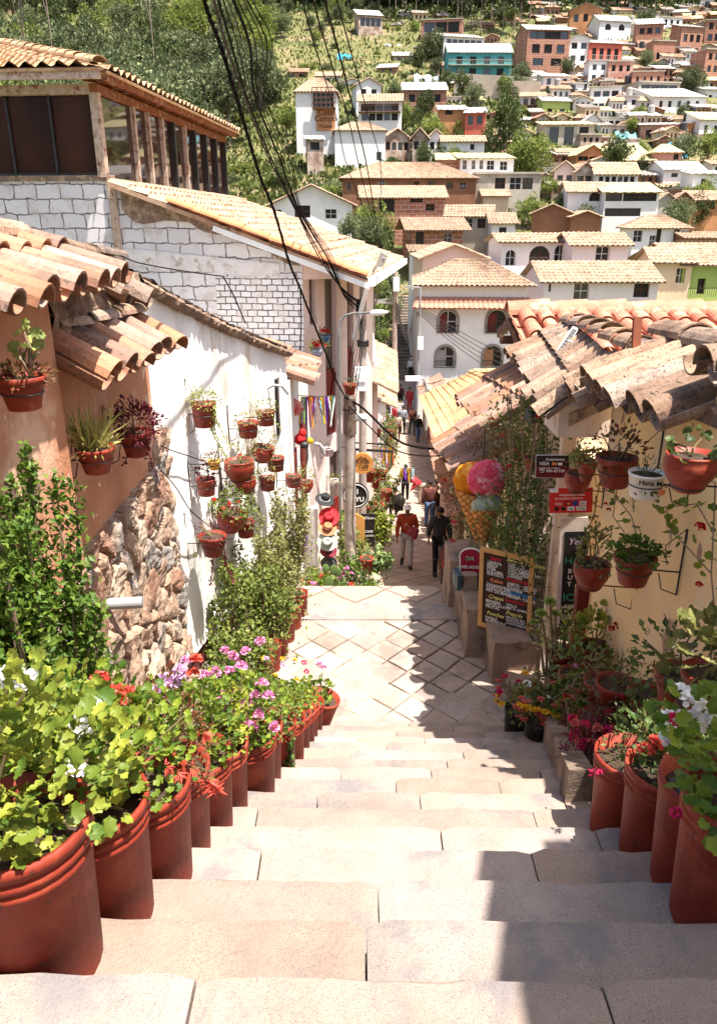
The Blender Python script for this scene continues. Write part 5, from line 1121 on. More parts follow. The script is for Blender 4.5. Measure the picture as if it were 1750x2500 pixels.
def vhouse(lb, x0, x1, yb, yt, wall, rt, rm, rpy, rows=(), Y=None, yaw=0, dep=None, ex=(), grp='houses on the hillside', name='village_house', over=.35, sp=None, arch=False, upper=None, bal=None):
    RECTS.append((x0, min(rpy, yt), x1, yb, lb)); yaw = yaw or (hs.uniform(-13, 13) if grp and not ex else hs.uniform(-5, 5)) 
    Y = Y or hill_ratio_Y(yb); a = P(x0, yb, Y); c = P(x1, yb, Y); W = c.x - a.x; H = P(x0, yt, Y).z - a.z; dep = dep or min(9, max(4, W * .8))
    t = thing(name, lb, 'house', a, R(yaw), grp); far = Y > 105
    k = W / (x1 - x0); kz = H / (yb - yt)
    holes = []
    for rw in rows:     # (v0, v1, n, win_fraction[, margin]) in fractions of the wall
        v0, v1, n, wf = rw[:4]; mg = rw[4] if len(rw) > 4 else .06
        for i in range(n):
            cw_ = (1 - 2 * mg) / n; cx_ = mg + (i + .5) * cw_; jj = hs.uniform(-.03, .03) * cw_
            holes.append(((cx_ - cw_ * wf * .62 + jj) * W, v0 * H, (cx_ + cw_ * wf * .62 + jj) * W, v1 * H) + (('arch',) if arch else ()))
    for e in ex:        # explicit pixel rectangles
        q = ((e[0] - x0) * k, (yb - e[3]) * kz, (e[2] - x0) * k, (yb - e[1]) * kz); holes.append(q + (('arch',) if len(e) > 4 else ()))
    holes = [(max(.05, q[0]), max(.05, q[1]), min(W - .05, q[2]), min(H - .05, q[3])) + q[4:] for q in holes]
    m = MB(); wall_holes(m, (0, 0, 0), (1, 0, 0), W, H, holes, depth=.3); dn = 7
    m.add([(0, 0, -dn), (W, 0, -dn), (W, 0, 0), (0, 0, 0)], [(0, 1, 2, 3)])
    rz = max(.15, P((x0 + x1) / 2, rpy, Y + (dep / 2 if rt in ('gx', 'hip') else dep if rt == 'shed' else 0)).z - a.z) if rt != 'flat' else H + .2
    if rt in ('gx', 'hip', 'shed'): rz = min(max(rz, H + .25), H + dep * .6)
    if rt == 'gy': rz = max(rz, H + .4)
    m.add([(0, 0, -dn), (0, dep, -dn), (0, dep, H), (0, 0, H)], [(0, 3, 2, 1)]); m.add([(W, 0, -dn), (W, dep, -dn), (W, dep, H), (W, 0, H)], [(0, 1, 2, 3)])
    m.add([(0, dep, -dn), (W, dep, -dn), (W, dep, H), (0, dep, H)], [(0, 3, 2, 1)])
    if rt == 'gy': m.add([(0, 0, H), (W, 0, H), (W / 2, 0, rz - .1)], [(0, 1, 2)]); m.add([(0, dep, H), (W, dep, H), (W / 2, dep, rz - .1)], [(0, 2, 1)])
    if rt in ('gx',): 
        for x in (0, W): m.add([(x, 0, H), (x, dep, H), (x, dep / 2, rz - .1)], [(0, 1, 2) if x else (0, 2, 1)])
    if rt == 'shed':
        for x in (0, W): m.add([(x, 0, H), (x, dep, H), (x, dep, rz - .1)], [(0, 1, 2) if x else (0, 2, 1)])
        m.add([(0, dep, H), (W, dep, H), (W, dep, rz - .1), (0, dep, rz - .1)], [(0, 3, 2, 1)])
    if rt == 'flat': m.add([(0, 0, H), (W, 0, H), (W, dep, H), (0, dep, H)], [(0, 1, 2, 3)])
    m.build('wall', WM[wall], t, local=True)
    m = MB(); o = over; S = dict(sp=sp or (.5 if far else .34), row=.7 if far else .5, seg=4 if far else 5, amp=.10 if far else .07, sd=hs) 
    if rm in ('m', 's'): S.update(amp=.05, row=30, sp=.9)
    e0, e1 = (-o, -o, H - .06), (W + o, -o, H - .06)
    if rt == 'gx': corrugated(m, e0, e1, (-o, dep / 2, rz), (W + o, dep / 2, rz), **S); corrugated(m, (W + o, dep + o, H), (-o, dep + o, H), (W + o, dep / 2, rz), (-o, dep / 2, rz), **S)
    elif rt == 'hip':
        q = min(dep / 2, W * .35); corrugated(m, e0, e1, (q, dep / 2, rz), (W - q, dep / 2, rz), **S); corrugated(m, (W + o, dep + o, H), (-o, dep + o, H), (W - q, dep / 2, rz), (q, dep / 2, rz), **S)
        corrugated(m, (-o, dep + o, H), e0, (q, dep / 2 + .01, rz), (q, dep / 2, rz), **S); corrugated(m, e1, (W + o, dep + o, H), (W - q, dep / 2, rz), (W - q, dep / 2 + .01, rz), **S)
    elif rt == 'shed': corrugated(m, e0, e1, (-o, dep + o, rz), (W + o, dep + o, rz), **S)
    elif rt == 'gy': corrugated(m, (-o, dep + o, H - .1), (-o, -o, H - .1), (W / 2, dep + o, rz), (W / 2, -o, rz), **S); corrugated(m, (W + o, -o, H - .1), (W + o, dep + o, H - .1), (W / 2, -o, rz), (W / 2, dep + o, rz), **S)
    else: m.bb(-.15, -.2, H + .003, W + .15, dep + .1, H + .22)
    m.build('roof', RM[rm] if rt != 'flat' else RM.get(rm, m_conc), t, local=True)
    for q in holes:
        m = MB(); m.add([(q[0], .28, q[1]), (q[2], .28, q[1]), (q[2], .28, q[3]), (q[0], .28, q[3])], [(0, 1, 2, 3)]); wo = m.build('window', m_dark if hs.random() < .6 else m_glass, t, local=True)
        if not far and (q[2] - q[0]) > .4:
            m = MB(); c_ = .05; zc = (q[1] + q[3]) / 2; xc = (q[0] + q[2]) / 2
            m.bb(xc - .025, .22, q[1], xc + .025, .26, q[3]); m.bb(q[0], .22, zc - .025, q[2], .255, zc + .025); m.bb(q[0], .2, q[1], q[0] + c_, .25, q[3]); m.bb(q[2] - c_, .2, q[1], q[2], .25, q[3])
            m.build('frame', m_wood if hs.random() < .6 else m_frame, wo, local=True)
    if bal:
        for v in bal:
            z = v * H; m = MB(); m.bb(0, -.9, z - .12, W, 0, z); nb = max(3, int(W / .45))
            for i in range(nb + 1): m.bb(i * W / nb - .03, -.9, z, i * W / nb + .03, -.84, z + .9)
            m.bb(0, -.9, z + .88, W, -.82, z + .95); m.build('balcony', m_wood if hs.random() < .5 else m_conc, t, local=True)
    return t
V = vhouse
# --- nearest row: arcaded white building and neighbours
V('white arcaded house with hip roof and arched windows facing the street', 1020, 1265, 950, 694, 'w', 'hip', 't', 632, Y=48, dep=7, grp=None, sp=.3, over=.5,
  ex=[(1065, 757, 1107, 808, 'a'), (1178, 754, 1222, 808, 'a'), (1062, 843, 1104, 893, 'a'), (1174, 841, 1216, 891, 'a'), (1062, 925, 1098, 949, 'a')])
wa = COL.objects[-1]; th = [o for o in COL.objects if o.get('label', '').startswith('white arcaded')][0]; W_ = P(1265, 950, 48).x - P(1020, 950, 48).x; kk = W_ / 245
m = MB(); corrugated(m, (-.5, -.75, (950 - 748) * kk * .96), (W_ + .3, -.75, (950 - 748) * kk * .96), (-.3, -.01, (950 - 724) * kk * .96), (W_ + .2, -.01, (950 - 724) * kk * .96), sp=.3, row=.4, amp=.07, sd=hs)
m.build('eave_band', mat('reddish_band_tile', (.5, .24, .17), (.4, .18, .12), scale=2), th, local=True)
for (a, b, c, d) in [(1062, 754, 1110, 810), (1175, 751, 1225, 810), (1059, 840, 1107, 895), (1171, 838, 1219, 893)]:
    x0_, x1_, z0_, z1_ = (a - 1020) * kk, (c - 1020) * kk, (950 - d) * kk * .965, (950 - b) * kk * .965; cx_ = (x0_ + x1_) / 2; r = (x1_ - x0_) / 2
    pts = [(x0_, -.03, z0_)] + [(cx_ - (r) * math.cos(q), -.03, z1_ - r + r * math.sin(q)) for q in np.linspace(0, math.pi, 11)] + [(x1_, -.03, z0_)]
    m = MB(); m.tube(pts, .09, 6); fr = m.build('window_surround', mat('grey_stone_trim', (.30, .27, .24), (.22, .2, .18), scale=3), th, local=True)
    m = MB(); m.bb(x0_, -.12, z0_ + .0, x1_, -.08, z0_ + .04); m.bb(x0_, -.12, z0_ + .42, x1_, -.08, z0_ + .46)
    for i in range(9): m.bb(x0_ + i * (x1_ - x0_) / 8 - .012, -.12, z0_, x0_ + i * (x1_ - x0_) / 8 + .012, -.09, z0_ + .45)
    m.build('balustrade', m_iron, fr, local=True)
    m = MB(); m.bb(cx_ - r * .85, .2, z0_, cx_ + r * (.1 if b > 800 else -.1), .23, z1_ - r * .5); m.build('curtain', m_wood_red if b < 800 else m_oran if a > 1100 else m_sheet, fr, local=True)
V('pink gabled house with white verge behind the arcaded house', 1030, 1180, 700, 628, 'k', 'gy', 't', 596, Y=56, dep=7, ex=[(1075, 640, 1110, 652)])
V('small white cottage with blue door at the top of the street steps', 1005, 1080, 700, 612, 'w', 'shed', 't', 598, Y=64, ex=[(1036, 648, 1052, 690)])
V('white house front with two big arched openings', 1215, 1380, 735, 590, 'w', 'gx', 't', 569, Y=58, grp=None, ex=[(1227, 610, 1251, 647, 'a'), (1284, 600, 1335, 641, 'a'), (1345, 598, 1373, 645, 'a'), (1280, 677, 1327, 713, 'a')])
V('lilac white upper house with a single dark brown door', 1393, 1530, 650, 598, 'l', 'gx', 't', 567, Y=56, grp=None, ex=[(1451, 603, 1485, 637)], yaw=0)
V('long lilac white house under neat tile roof with two dark doors', 1325, 1600, 745, 687, 'l', 'gx', 't', 637, Y=52, grp=None, ex=[(1397, 691, 1434, 730), (1542, 688, 1580, 726), (1335, 690, 1341, 712)], over=.4)
V('peach house with rusty parapet beside the green house', 1585, 1675, 730, 640, 'p', 'gx', 't', 603, Y=56, ex=[(1640, 655, 1662, 690)])
V('bright green house with tiled roof and black balcony rail', 1655, 1800, 735, 646, 'g', 'gx', 't', 593, Y=56, grp=None, ex=[(1697, 680, 1717, 718)], dep=9)
tg = [o for o in COL.objects if o.get('label', '').startswith('bright green house')][0]; m = MB()
for i in range(14): m.bb(.3 + i * .16, -.6, .3, .32 + i * .16, -.58, .9)
m.bb(.3, -.62, .9, 2.5, -.56, .95); m.build('balcony_rail', m_iron, tg, local=True)
V('white house under old tile roof with red balcony door', 1540, 1672, 612, 556, 'w', 'hip', 't', 525, ex=[(1540, 563, 1563, 590), (1596, 558, 1608, 600), (1638, 556, 1652, 606), (1581, 575, 1596, 600)], Y=74)
V('low house with dark tiled roof beyond the green house', 1672, 1790, 610, 580, 'b', 'gx', 't', 566, Y=72)
V('brown adobe double gable shed left half', 1296, 1390, 560, 520, 'a', 'gy', 't', 498, Y=86)
V('brown adobe double gable shed right half', 1392, 1462, 562, 528, 'a', 'gy', 't', 514, Y=84)
V('white house with one big arched window and tan roof', 1381, 1470, 535, 468, 'w', 'gx', 't', 444, Y=90, ex=[(1432, 469, 1461, 491, 'a')])
V('glazed veranda house with yellow sheet roof', 1470, 1600, 530, 469, 'w', 'shed', 'm', 445, Y=88, ex=[(1472, 471, 1512, 491), (1514, 471, 1594, 491), (1474, 508, 1560, 528)])
V('row of tiny gabled cabins, left one', 1604, 1645, 512, 488, 'c', 'gy', 't', 470, Y=92); V('row of tiny gabled cabins, middle one', 1646, 1682, 514, 488, 'a', 'gy', 't', 468, Y=92)
V('row of tiny gabled cabins, right one with orange boards', 1684, 1790, 516, 488, 'o', 'gx', 't', 465, Y=92, rows=[(.2, .8, 3, .35)])
V('open timber gable hut above the arch window house', 1350, 1400, 450, 418, 'k', 'gy', 't', 393, Y=108, rows=[(.1, .7, 2, .5)]); V('second open timber gable hut with pale walls', 1402, 1450, 450, 420, 'tw', 'gy', 't', 396, Y=107, rows=[(.1, .7, 2, .6)])
V('long terrace house with white railing under tan tiles', 1452, 1556, 450, 426, 'w', 'gx', 't', 396, Y=106, rows=[(.2, .8, 6, .6)])
V('grey house with huge yellow roof sheet', 1484, 1590, 420, 392, 'c', 'shed', 'm', 350, Y=118, rows=[(.2, .8, 4, .7)], dep=13)
V('timber and glass gable with orange base', 1404, 1484, 410, 378, 'o', 'gy', 'm', 352, Y=120, rows=[(.55, .9, 5, .8)])
V('square brick tower house with yellow hipped roof', 1590, 1655, 425, 372, 'bp', 'hip', 'm', 352, Y=118, ex=[(1636, 376, 1648, 390)])
V('white house with faded pink roof sheet', 1617, 1725, 440, 414, 'w', 'gx', 's', 393, Y=112, rows=[(.3, .7, 2, .3)]); V('white box house with one brown window at right', 1686, 1790, 468, 424, 'w', 'shed', 's', 416, Y=104, ex=[(1706, 436, 1720, 455)])
V('tall white house with tile roof and twin doors', 1197, 1253, 600, 545, 'w', 'gx', 't', 519, Y=80, ex=[(1215, 555, 1233, 578)], dep=6); V('low open porch house with beige tiled roof', 1088, 1195, 560, 528, 'c', 'gx', 't', 500, Y=84, rows=[(.1, .8, 3, .5)])
# --- centre rows
V('white gable fronted house with barred brown window', 663, 860, 552, 500, 'w', 'gy', 't', 450, Y=78, dep=9, grp=None, ex=[(720, 500, 758, 531), (794, 511, 822, 533), (672, 512, 688, 530)], over=.5)
V('tall white hostel house with wooden balcony room and carved sign', 724, 820, 330, 224, 'w', 'hip', 't', 191, Y=128, grp=None, ex=[(766, 222, 816, 262)], dep=7)
V('white two storey house with stained walls below the hostel', 818, 940, 404, 318, 'w', 'hip', 't', 298, Y=122, ex=[(919, 370, 931, 391)], dep=7)
V('long brown adobe house with five small windows', 836, 1160, 502, 434, 'a', 'hip', 't', 396, Y=98, grp=None, dep=9, ex=[(922, 441, 940, 452), (1009, 443, 1022, 454), (1043, 443, 1058, 454), (1088, 445, 1103, 461), (1121, 446, 1135, 461), (848, 445, 856, 464)])
V('open topped brick house with tiled canopy', 883, 1086, 546, 482, 'b', 'gx', 't', 453, Y=88, grp=None, dep=7, ex=[(925, 486, 962, 520), (1038, 498, 1060, 514), (1000, 484, 1030, 494)])
V('brick house with two dark windows beside the pole', 1004, 1128, 630, 561, 'b', 'gx', 't', 531, Y=78, grp=None, dep=8, ex=[(1013, 566, 1033, 600), (1082, 562, 1102, 598)], over=.8)
V('white upper storey with pale yellow roof and five windows', 1122, 1252, 425, 386, 'w', 'shed', 'm', 373, Y=104, grp=None, ex=[(1128, 391, 1138, 413), (1150, 391, 1159, 413), (1169, 391, 1178, 413), (1187, 392, 1205, 414), (1219, 394, 1237, 415)], dep=7)
V('raw brick side room left of the white upper storey', 1068, 1121, 425, 390, 'b', 'shed', 'm', 373, Y=105, dep=7)
V('raw concrete storey with three square window openings', 1158, 1315, 488, 425, 'c', 'flat', 'c', 425, Y=99, grp=None, ex=[(1205, 434, 1230, 461), (1241, 434, 1268, 462), (1271, 434, 1296, 462)])
V('recessed concrete ground floor with dark doorways', 1163, 1300, 548, 489, 'c', 'flat', 'c', 488, Y=99.5, grp=None, ex=[(1165, 494, 1192, 520), (1224, 494, 1250, 520), (1265, 494, 1290, 520), (1207, 494, 1218, 530)], dep=5)
V('white timber cabin, leftmost of three joined gables', 935, 1005, 372, 340, 'tw', 'gy', 't', 312, Y=124, rows=[(.2, .8, 4, .6)]); V('white timber cabin, middle of three joined gables', 1006, 1042, 372, 338, 'tw', 'gy', 't', 312, Y=123, rows=[(.2, .8, 2, .6)])
V('white timber cabin, right of three joined gables', 1043, 1084, 372, 340, 'w', 'gy', 't', 315, Y=124, rows=[(.2, .8, 2, .5)])
V('white house with tan roof and tiny gable window', 1078, 1180, 382, 346, 'w', 'gx', 't', 331, Y=120, ex=[(1146, 352, 1156, 366)])
V('house with broad glazed gallery left of centre', 875, 978, 300, 248, 'w', 'gx', 't', 230, Y=140, rows=[(.1, .45, 5, .7), (.55, .9, 5, .8)], bal=(.5,)); V('small gabled white house behind the glazed gallery', 870, 932, 240, 206, 'w', 'gy', 't', 188, Y=158, rows=[(.3, .7, 2, .4)])
V('brick house with white roof sheet on the left slope', 984, 1088, 262, 220, 'b', 'shed', 's', 200, Y=158, rows=[(.3, .75, 3, .4)]); V('orange brick cottage with white framed window', 1072, 1136, 306, 268, 'o', 'shed', 's', 256, Y=142, ex=[(1085, 268, 1103, 280)])
V('dark red shed with sloping roof', 1134, 1182, 308, 276, 'r', 'shed', 's', 262, Y=140, rows=[(.1, .8, 2, .5)])
V('turquoise house with white roof and wooden balcony', 1093, 1246, 190, 128, 't', 'gx', 's', 106, Y=185, grp=None, rows=[(.55, .85, 4, .35), (.08, .38, 4, .4)], bal=(.5,), dep=9)
V('unfinished white frame house above the turquoise one', 1082, 1186, 128, 88, 'w', 'shed', 's', 80, Y=215, rows=[(.2, .85, 6, .7)]); V('open brick skeleton house near the wood edge', 1027, 1126, 88, 50, 'b', 'flat', 'c', 50, Y=232, rows=[(.15, .85, 3, .75)])
V('shack with blue tarpaulin at upper left', 875, 935, 66, 36, 'tw', 'shed', 's', 22, Y=240, rows=[(.1, .8, 4, .7)])
V('three storey brick house with glazed top and pale gable roof', 1282, 1388, 164, 72, 'b', 'gx', 's', 60, Y=196, grp=None, rows=[(.05, .25, 2, .45), (.38, .62, 3, .5), (.76, .97, 5, .85)], dep=10)
V('tall narrow white house beside the brick one', 1383, 1436, 156, 94, 'w', 'gy', 's', 82, Y=198, rows=[(.12, .35, 2, .4), (.6, .85, 2, .5)]); V('salmon red house with balcony', 1434, 1520, 152, 104, 'r', 'gx', 's', 97, Y=198, rows=[(.1, .75, 4, .45)], bal=(.12,))
V('yellow gabled cottage at the wood edge', 1388, 1463, 62, 24, 'o', 'gy', 's', 8, Y=244, rows=[(.2, .7, 3, .4)]); V('white cottage with two arched windows near the ridge', 1461, 1543, 82, 50, 'w', 'gx', 's', 36, Y=235, rows=[(.3, .8, 2, .35)], arch=True)
V('stacked brick house on the upper right slope', 1548, 1610, 118, 60, 'b', 'shed', 's', 46, Y=225, rows=[(.1, .35, 3, .5), (.6, .85, 3, .5)]); V('brown brick house under the stacked one', 1590, 1645, 155, 100, 'b', 'flat', 'c', 100, Y=205, rows=[(.2, .5, 2, .4)])
V('white tank topped house near the ridge', 1612, 1668, 66, 42, 'w', 'flat', 'c', 42, Y=250, rows=[(.2, .8, 3, .4)]); V('brick and blue house high on the right', 1655, 1714, 138, 64, 'b', 'shed', 's', 58, Y=218, rows=[(.1, .3, 3, .4), (.5, .75, 3, .5)])
V('top right brick house with striped floors', 1716, 1790, 106, 50, 'b', 'flat', 'c', 50, Y=232, rows=[(.1, .4, 4, .5), (.6, .9, 4, .5)]); V('tall brick block at the right edge', 1712, 1790, 208, 120, 'b', 'flat', 'c', 120, Y=186, rows=[(.06, .22, 4, .45), (.38, .56, 4, .45), (.72, .9, 4, .45)])
V('pinkish brick block with six windows', 1480, 1540, 210, 150, 'bp', 'flat', 'c', 148, Y=185, rows=[(.1, .35, 3, .4), (.6, .85, 3, .4)]); V('pale plastered block left of the pinkish one', 1434, 1482, 205, 148, 'w', 'flat', 'c', 146, Y=186, rows=[(.15, .4, 2, .4), (.6, .85, 2, .4)])
V('white corner house with four square windows', 1322, 1390, 238, 186, 'w', 'shed', 's', 178, Y=176, rows=[(.15, .45, 2, .35), (.6, .9, 3, .4)]); V('grey white house stepping down from the corner one', 1392, 1437, 244, 204, 'w', 'flat', 'c', 202, Y=174, rows=[(.3, .7, 2, .4)])
V('wide white house with a strip of dark windows', 1437, 1508, 274, 214, 'w', 'flat', 'c', 210, Y=165, rows=[(.1, .35, 4, .6), (.62, .85, 3, .6)]); V('small lilac house with four windows', 1508, 1556, 286, 236, 'l', 'flat', 's', 233, Y=162, rows=[(.1, .35, 2, .5), (.6, .85, 2, .4)])
V('pink roof terrace house with square openings', 1538, 1612, 232, 176, 'bp', 'flat', 'c', 172, Y=180, rows=[(.3, .8, 4, .3)]); V('unfinished concrete frame house with dark bays', 1552, 1660, 264, 200, 'c', 'flat', 'c', 196, Y=170, rows=[(.05, .45, 4, .8), (.55, .92, 4, .8)])
V('large white house with sloping roof line at right', 1588, 1716, 300, 236, 'w', 'shed', 's', 214, Y=160, grp=None, rows=[(.1, .35, 4, .3), (.6, .85, 5, .3)], dep=11); V('lime yellow house with white trim', 1322, 1392, 292, 246, 'y', 'gx', 's', 236, Y=160, rows=[(.15, .6, 2, .35)], bal=(.1,))
V('house with dark wooden balcony left of the lime one', 1268, 1326, 276, 236, 'w', 'gx', 't', 226, Y=164, rows=[(.5, .9, 3, .5), (.1, .4, 2, .4)], bal=(.45,)); V('block house with orange timber lattice gallery', 1322, 1444, 364, 304, 'c', 'shed', 'm', 296, Y=136, grp=None, rows=[(.15, .9, 3, .5)])
V('orange house with lilac rooftop at right', 1648, 1706, 336, 302, 'o', 'flat', 'c', 298, Y=144, rows=[(.2, .7, 2, .4)]); V('white shed with pale yellow roof at the right edge', 1704, 1790, 325, 292, 'w', 'shed', 'm', 272, Y=142, rows=[(.1, .6, 3, .3)])
V('white house with dark bands below the wide white one', 1430, 1560, 318, 290, 'w', 'flat', 's', 286, Y=152, rows=[(.1, .8, 8, .6)]); V('brick annex above the grey roof terrace', 1560, 1650, 345, 305, 'bp', 'shed', 's', 300, Y=142, rows=[(.2, .7, 3, .4)])
V('grey low house with white awning among trees', 1268, 1322, 320, 292, 'c', 'shed', 's', 284, Y=150, rows=[(.1, .7, 3, .6)]); V('pale gabled workshop in the middle of the village', 1420, 1470, 320, 300, 'w', 'gy', 's', 276, Y=148)
V('low tiled house at the foot of the dark tree', 1180, 1240, 500, 478, 'p', 'gx', 't', 462, Y=97); V('brick cottage right of the frame house', 1662, 1716, 200, 160, 'b', 'shed', 's', 152, Y=190, rows=[(.3, .7, 3, .4)])
V('white stepped house under the brick block', 1716, 1790, 262, 218, 'w', 'shed', 's', 210, Y=172, rows=[(.2, .7, 3, .35)]); V('brown roofed house below the big yellow sheet', 1360, 1440, 396, 372, 'a', 'gx', 't', 362, Y=124)
V('grey block hut under the hostel slope', 750, 790, 372, 340, 'tw', 'shed', 's', 330, Y=118, rows=[(.2, .8, 1, .5)])
# filler houses so the slope stays a tight settlement
k = 0
for (px, py, w_, h_, wl_c, rt, rc, lb) in [(1250, 118, 40, 30, 'w', 'shed', 's', 'small shed with lilac tarpaulin roof'), (1205, 100, 50, 26, 'b', 'flat', 'c', 'small brick yard with pink awning'), (1560, 160, 46, 40, 'b', 'flat', 'c', 'brick cube under the stacked brick house'),
    (1410, 180, 40, 30, 'bp', 'shed', 's', 'pinkish annex under the narrow white house'), (1660, 300, 40, 30, 'b', 'gx', 't', 'tiled brick cottage behind the sloping roof house'), (1480, 345, 70, 26, 'w', 'shed', 's', 'long white shed above the big yellow sheet'),
    (1250, 165, 40, 30, 'c', 'flat', 's', 'grey yard hut right of the turquoise balcony'), (1700, 250, 36, 30, 'w', 'gy', 's', 'white gable tucked behind the sloping roof'), (1610, 450, 50, 22, 'w', 'gx', 't', 'low tiled wall house in the greenery'), (1735, 395, 50, 30, 'w', 'gx', 't', 'tiled cottage under the right hand trees'),
    (1320, 470, 36, 24, 'w', 'gx', 't', 'tiny tiled house right of the grey block'), (1230, 250, 36, 24, 'b', 'shed', 's', 'brick hut behind the tall dark tree'), (960, 130, 50, 24, 'tw', 'shed', 's', 'open shed on the left slope'), (920, 160, 46, 22, 'b', 'shed', 's', 'low brick hut on the left slope'),
    (1010, 110, 40, 24, 'b', 'flat', 'c', 'red hut at the edge of the steep slope'), (700, 170, 50, 24, 'b', 'shed', 't', 'roofless brick ruin on the slope beside the trees'), (770, 180, 60, 26, 'w', 'gx', 't', 'white tiled cottage above the hostel'), (830, 195, 60, 30, 'w', 'gy', 't', 'white gabled cottage right above the hostel'),
    (880, 205, 36, 26, 'k', 'gx', 't', 'pink cottage above the hostel'), (1150, 235, 60, 26, 'b', 'shed', 's', 'brick hut below the long retaining wall'), (1440, 130, 40, 20, 'w', 'flat', 'c', 'white terrace behind the salmon house')]:
    V(lb, px, px + w_, py + h_, py + 6, wl_c, rt, rc, py - 4, rows=[(.25, .75, max(2, w_ // 18), .4)])
fs = random.Random(77); adjs = ['small', 'low', 'narrow', 'plain', 'boxy', 'long']; cnames = dict(w='white', b='brick', bp='pinkish brick', c='grey concrete', a='adobe', k='pale pink', tw='timbered', p='peach', o='orange')
nf = 0
used = set()
for tries in range(16000):
    if nf >= 196: break
    px = fs.uniform(880, 1745); py = fs.uniform(40, 520)
    if fs.random() < .62: px = fs.uniform(1290, 1748); py = fs.uniform(30, 340)
    if px < 1180 and (py > 330 or fs.random() < .55): continue
    sc_ = .42 + .5 * py / 500; w_ = fs.uniform(26, 62) * sc_ + 8; h_ = fs.uniform(24, 58) * sc_ + 5; R0 = (px, py - h_ - 6, px + w_, py)
    bad = False
    for q in RECTS:
        ox = min(R0[2], q[2]) - max(R0[0], q[0]); oy = min(R0[3], q[3]) - max(R0[1], q[1])
        if ox > 0 and oy > 0 and ox * oy > .64 * min((R0[2] - R0[0]) * (R0[3] - R0[1]), (q[2] - q[0]) * (q[3] - q[1])): bad = True; break
    if bad: continue
    nb = min(RECTS[:75], key=lambda q: abs((q[0] + q[2]) / 2 - px) + abs((q[1] + q[3]) / 2 - py)); dxn = px - (nb[0] + nb[2]) / 2; dyn = py - (nb[1] + nb[3]) / 2
    dr_ = ('right of' if dxn > 0 else 'left of') if abs(dxn) > abs(dyn) else ('below' if dyn > 0 else 'above'); cw0 = fs.choice(['w', 'w', 'b', 'b', 'bp', 'c', 'a', 'k', 'tw', 'p', 'w']); rt_, rm_ = fs.choice([('gx', 't'), ('gx', 'u'), ('gy', 't'), ('gy', 'u'), ('shed', 's'), ('shed', 'd'), ('shed', 'd'), ('flat', 'c'), ('gx', 'm') if fs.random() < .3 else ('hip', 't')])
    base_ = cnames[cw0] + ' house ' + dr_ + ' the ' + ' '.join(nb[4].split()[:7]).rstrip(' with and of the under'); cand = [a_ + ' ' + base_ for a_ in adjs + ['squat', 'tall', 'shabby', 'patched', 'weathered', 'bare', 'tiny', 'wide', 'old', 'unfinished'] if a_ + ' ' + base_ not in used]
    if not cand: continue
    lb_ = cand[nf % len(cand)]; used.add(lb_); RECTS.append((R0[0] - 2, R0[1], R0[2] + 2, R0[3], lb_))
    V(lb_, px, px + w_, py, py - h_, cw0, rt_, rm_, py - h_ - 9 * sc_ - 3, rows=[(.25, .75, fs.choice([2, 3, 3, 4]), .4)] if h_ < 32 else [(.1, .38, 3, .4), (.58, .86, 3, .4)]); nf += 1
m_tank = mat('black_water_tank', (.03, .03, .035), (.05, .05, .05), rough=.4)
for i in range(34):
    q = RECTS[fs.randrange(len(RECTS))]
    if q[3] > 420 or q[0] < 950: continue
    Y = hill_ratio_Y(q[3]) + 2; a = P(q[0] + (q[2] - q[0]) * fs.uniform(.2, .8), q[1] - 2, Y); m = MB(); m.lathe([(.6, -.9), (.62, 0), (.6, 1.0), (.3, 1.25), (.0005, 1.3)], a, 12)
    tag(m.build('water_tank', m_tank if i % 3 else m_sheet), 'round water tank on a rooftop of the hillside village', 'water tank', 'rooftop water tanks')
for i, (px, py, w_, c, lb) in enumerate([(1240, 92, 60, (.45, .25, .5), 'lilac tarpaulin stretched over a yard'), (1268, 112, 34, (.05, .25, .6), 'bright blue tarpaulin right of the turquoise house'), (824, 130, 34, (.04, .35, .65), 'blue tarpaulin hung on the steep slope'), (1010, 182, 60, (.7, .72, .75), 'crumpled white plastic roof on the left slope'), (1080, 150, 30, (.05, .5, .4), 'green tarpaulin in front of the turquoise house'), (1500, 322, 50, (.2, .5, .55), 'turquoise awning beside the long white house'), (1630, 350, 40, (.05, .35, .6), 'blue awning above the brick tower house'), (470, 232, 60, (.05, .35, .7), 'blue tarpaulin glimpsed under the grove trees'), (940, 108, 60, (.6, .6, .68), 'pale sheet roof running down the steps on the left slope'), (1290, 62, 30, (.75, .8, .8), 'white panel standing at the wood edge')]):
    Y = hill_ratio_Y(py + 15) - 3; a, b = P(px, py, Y), P(px + w_, py + 4, Y); m = MB(); n_ = 8; vs = []
    for k_ in range(n_ + 1):
        for j in range(4): p = a.lerp(b, k_ / n_); vs.append(p + Vector((0, -j * .8, -j * .7 + .25 * math.sin(k_ * 1.7 + j))))
    m.add(vs, [(k_ * 4 + j, k_ * 4 + j + 1, k_ * 4 + j + 5, k_ * 4 + j + 4) for k_ in range(n_) for j in range(3)]); tag(m.build('tarpaulin', mat('tarp_%s' % 'abcdefghij'[i], c, tuple(q * .8 for q in c), scale=1)), lb, 'tarpaulin')
for i in range(26):
    px = fs.uniform(1100, 1700); py = fs.uniform(110, 560); Y = hill_ratio_Y(py) - 1; w_ = fs.uniform(50, 130); m = MB(); m.beam(P(px, py, Y), P(px + w_, py + fs.uniform(-6, 6), Y + fs.uniform(-2, 2)), .4, fs.uniform(1.6, 2.8))
    tag(m.build('terrace_wall', mat('terrace_masonry', (.42, .32, .24), (.28, .2, .15), scale=.6, objr=.15)), 'rough masonry terrace wall stepping the slope between village houses', 'wall', 'terrace walls between the houses')
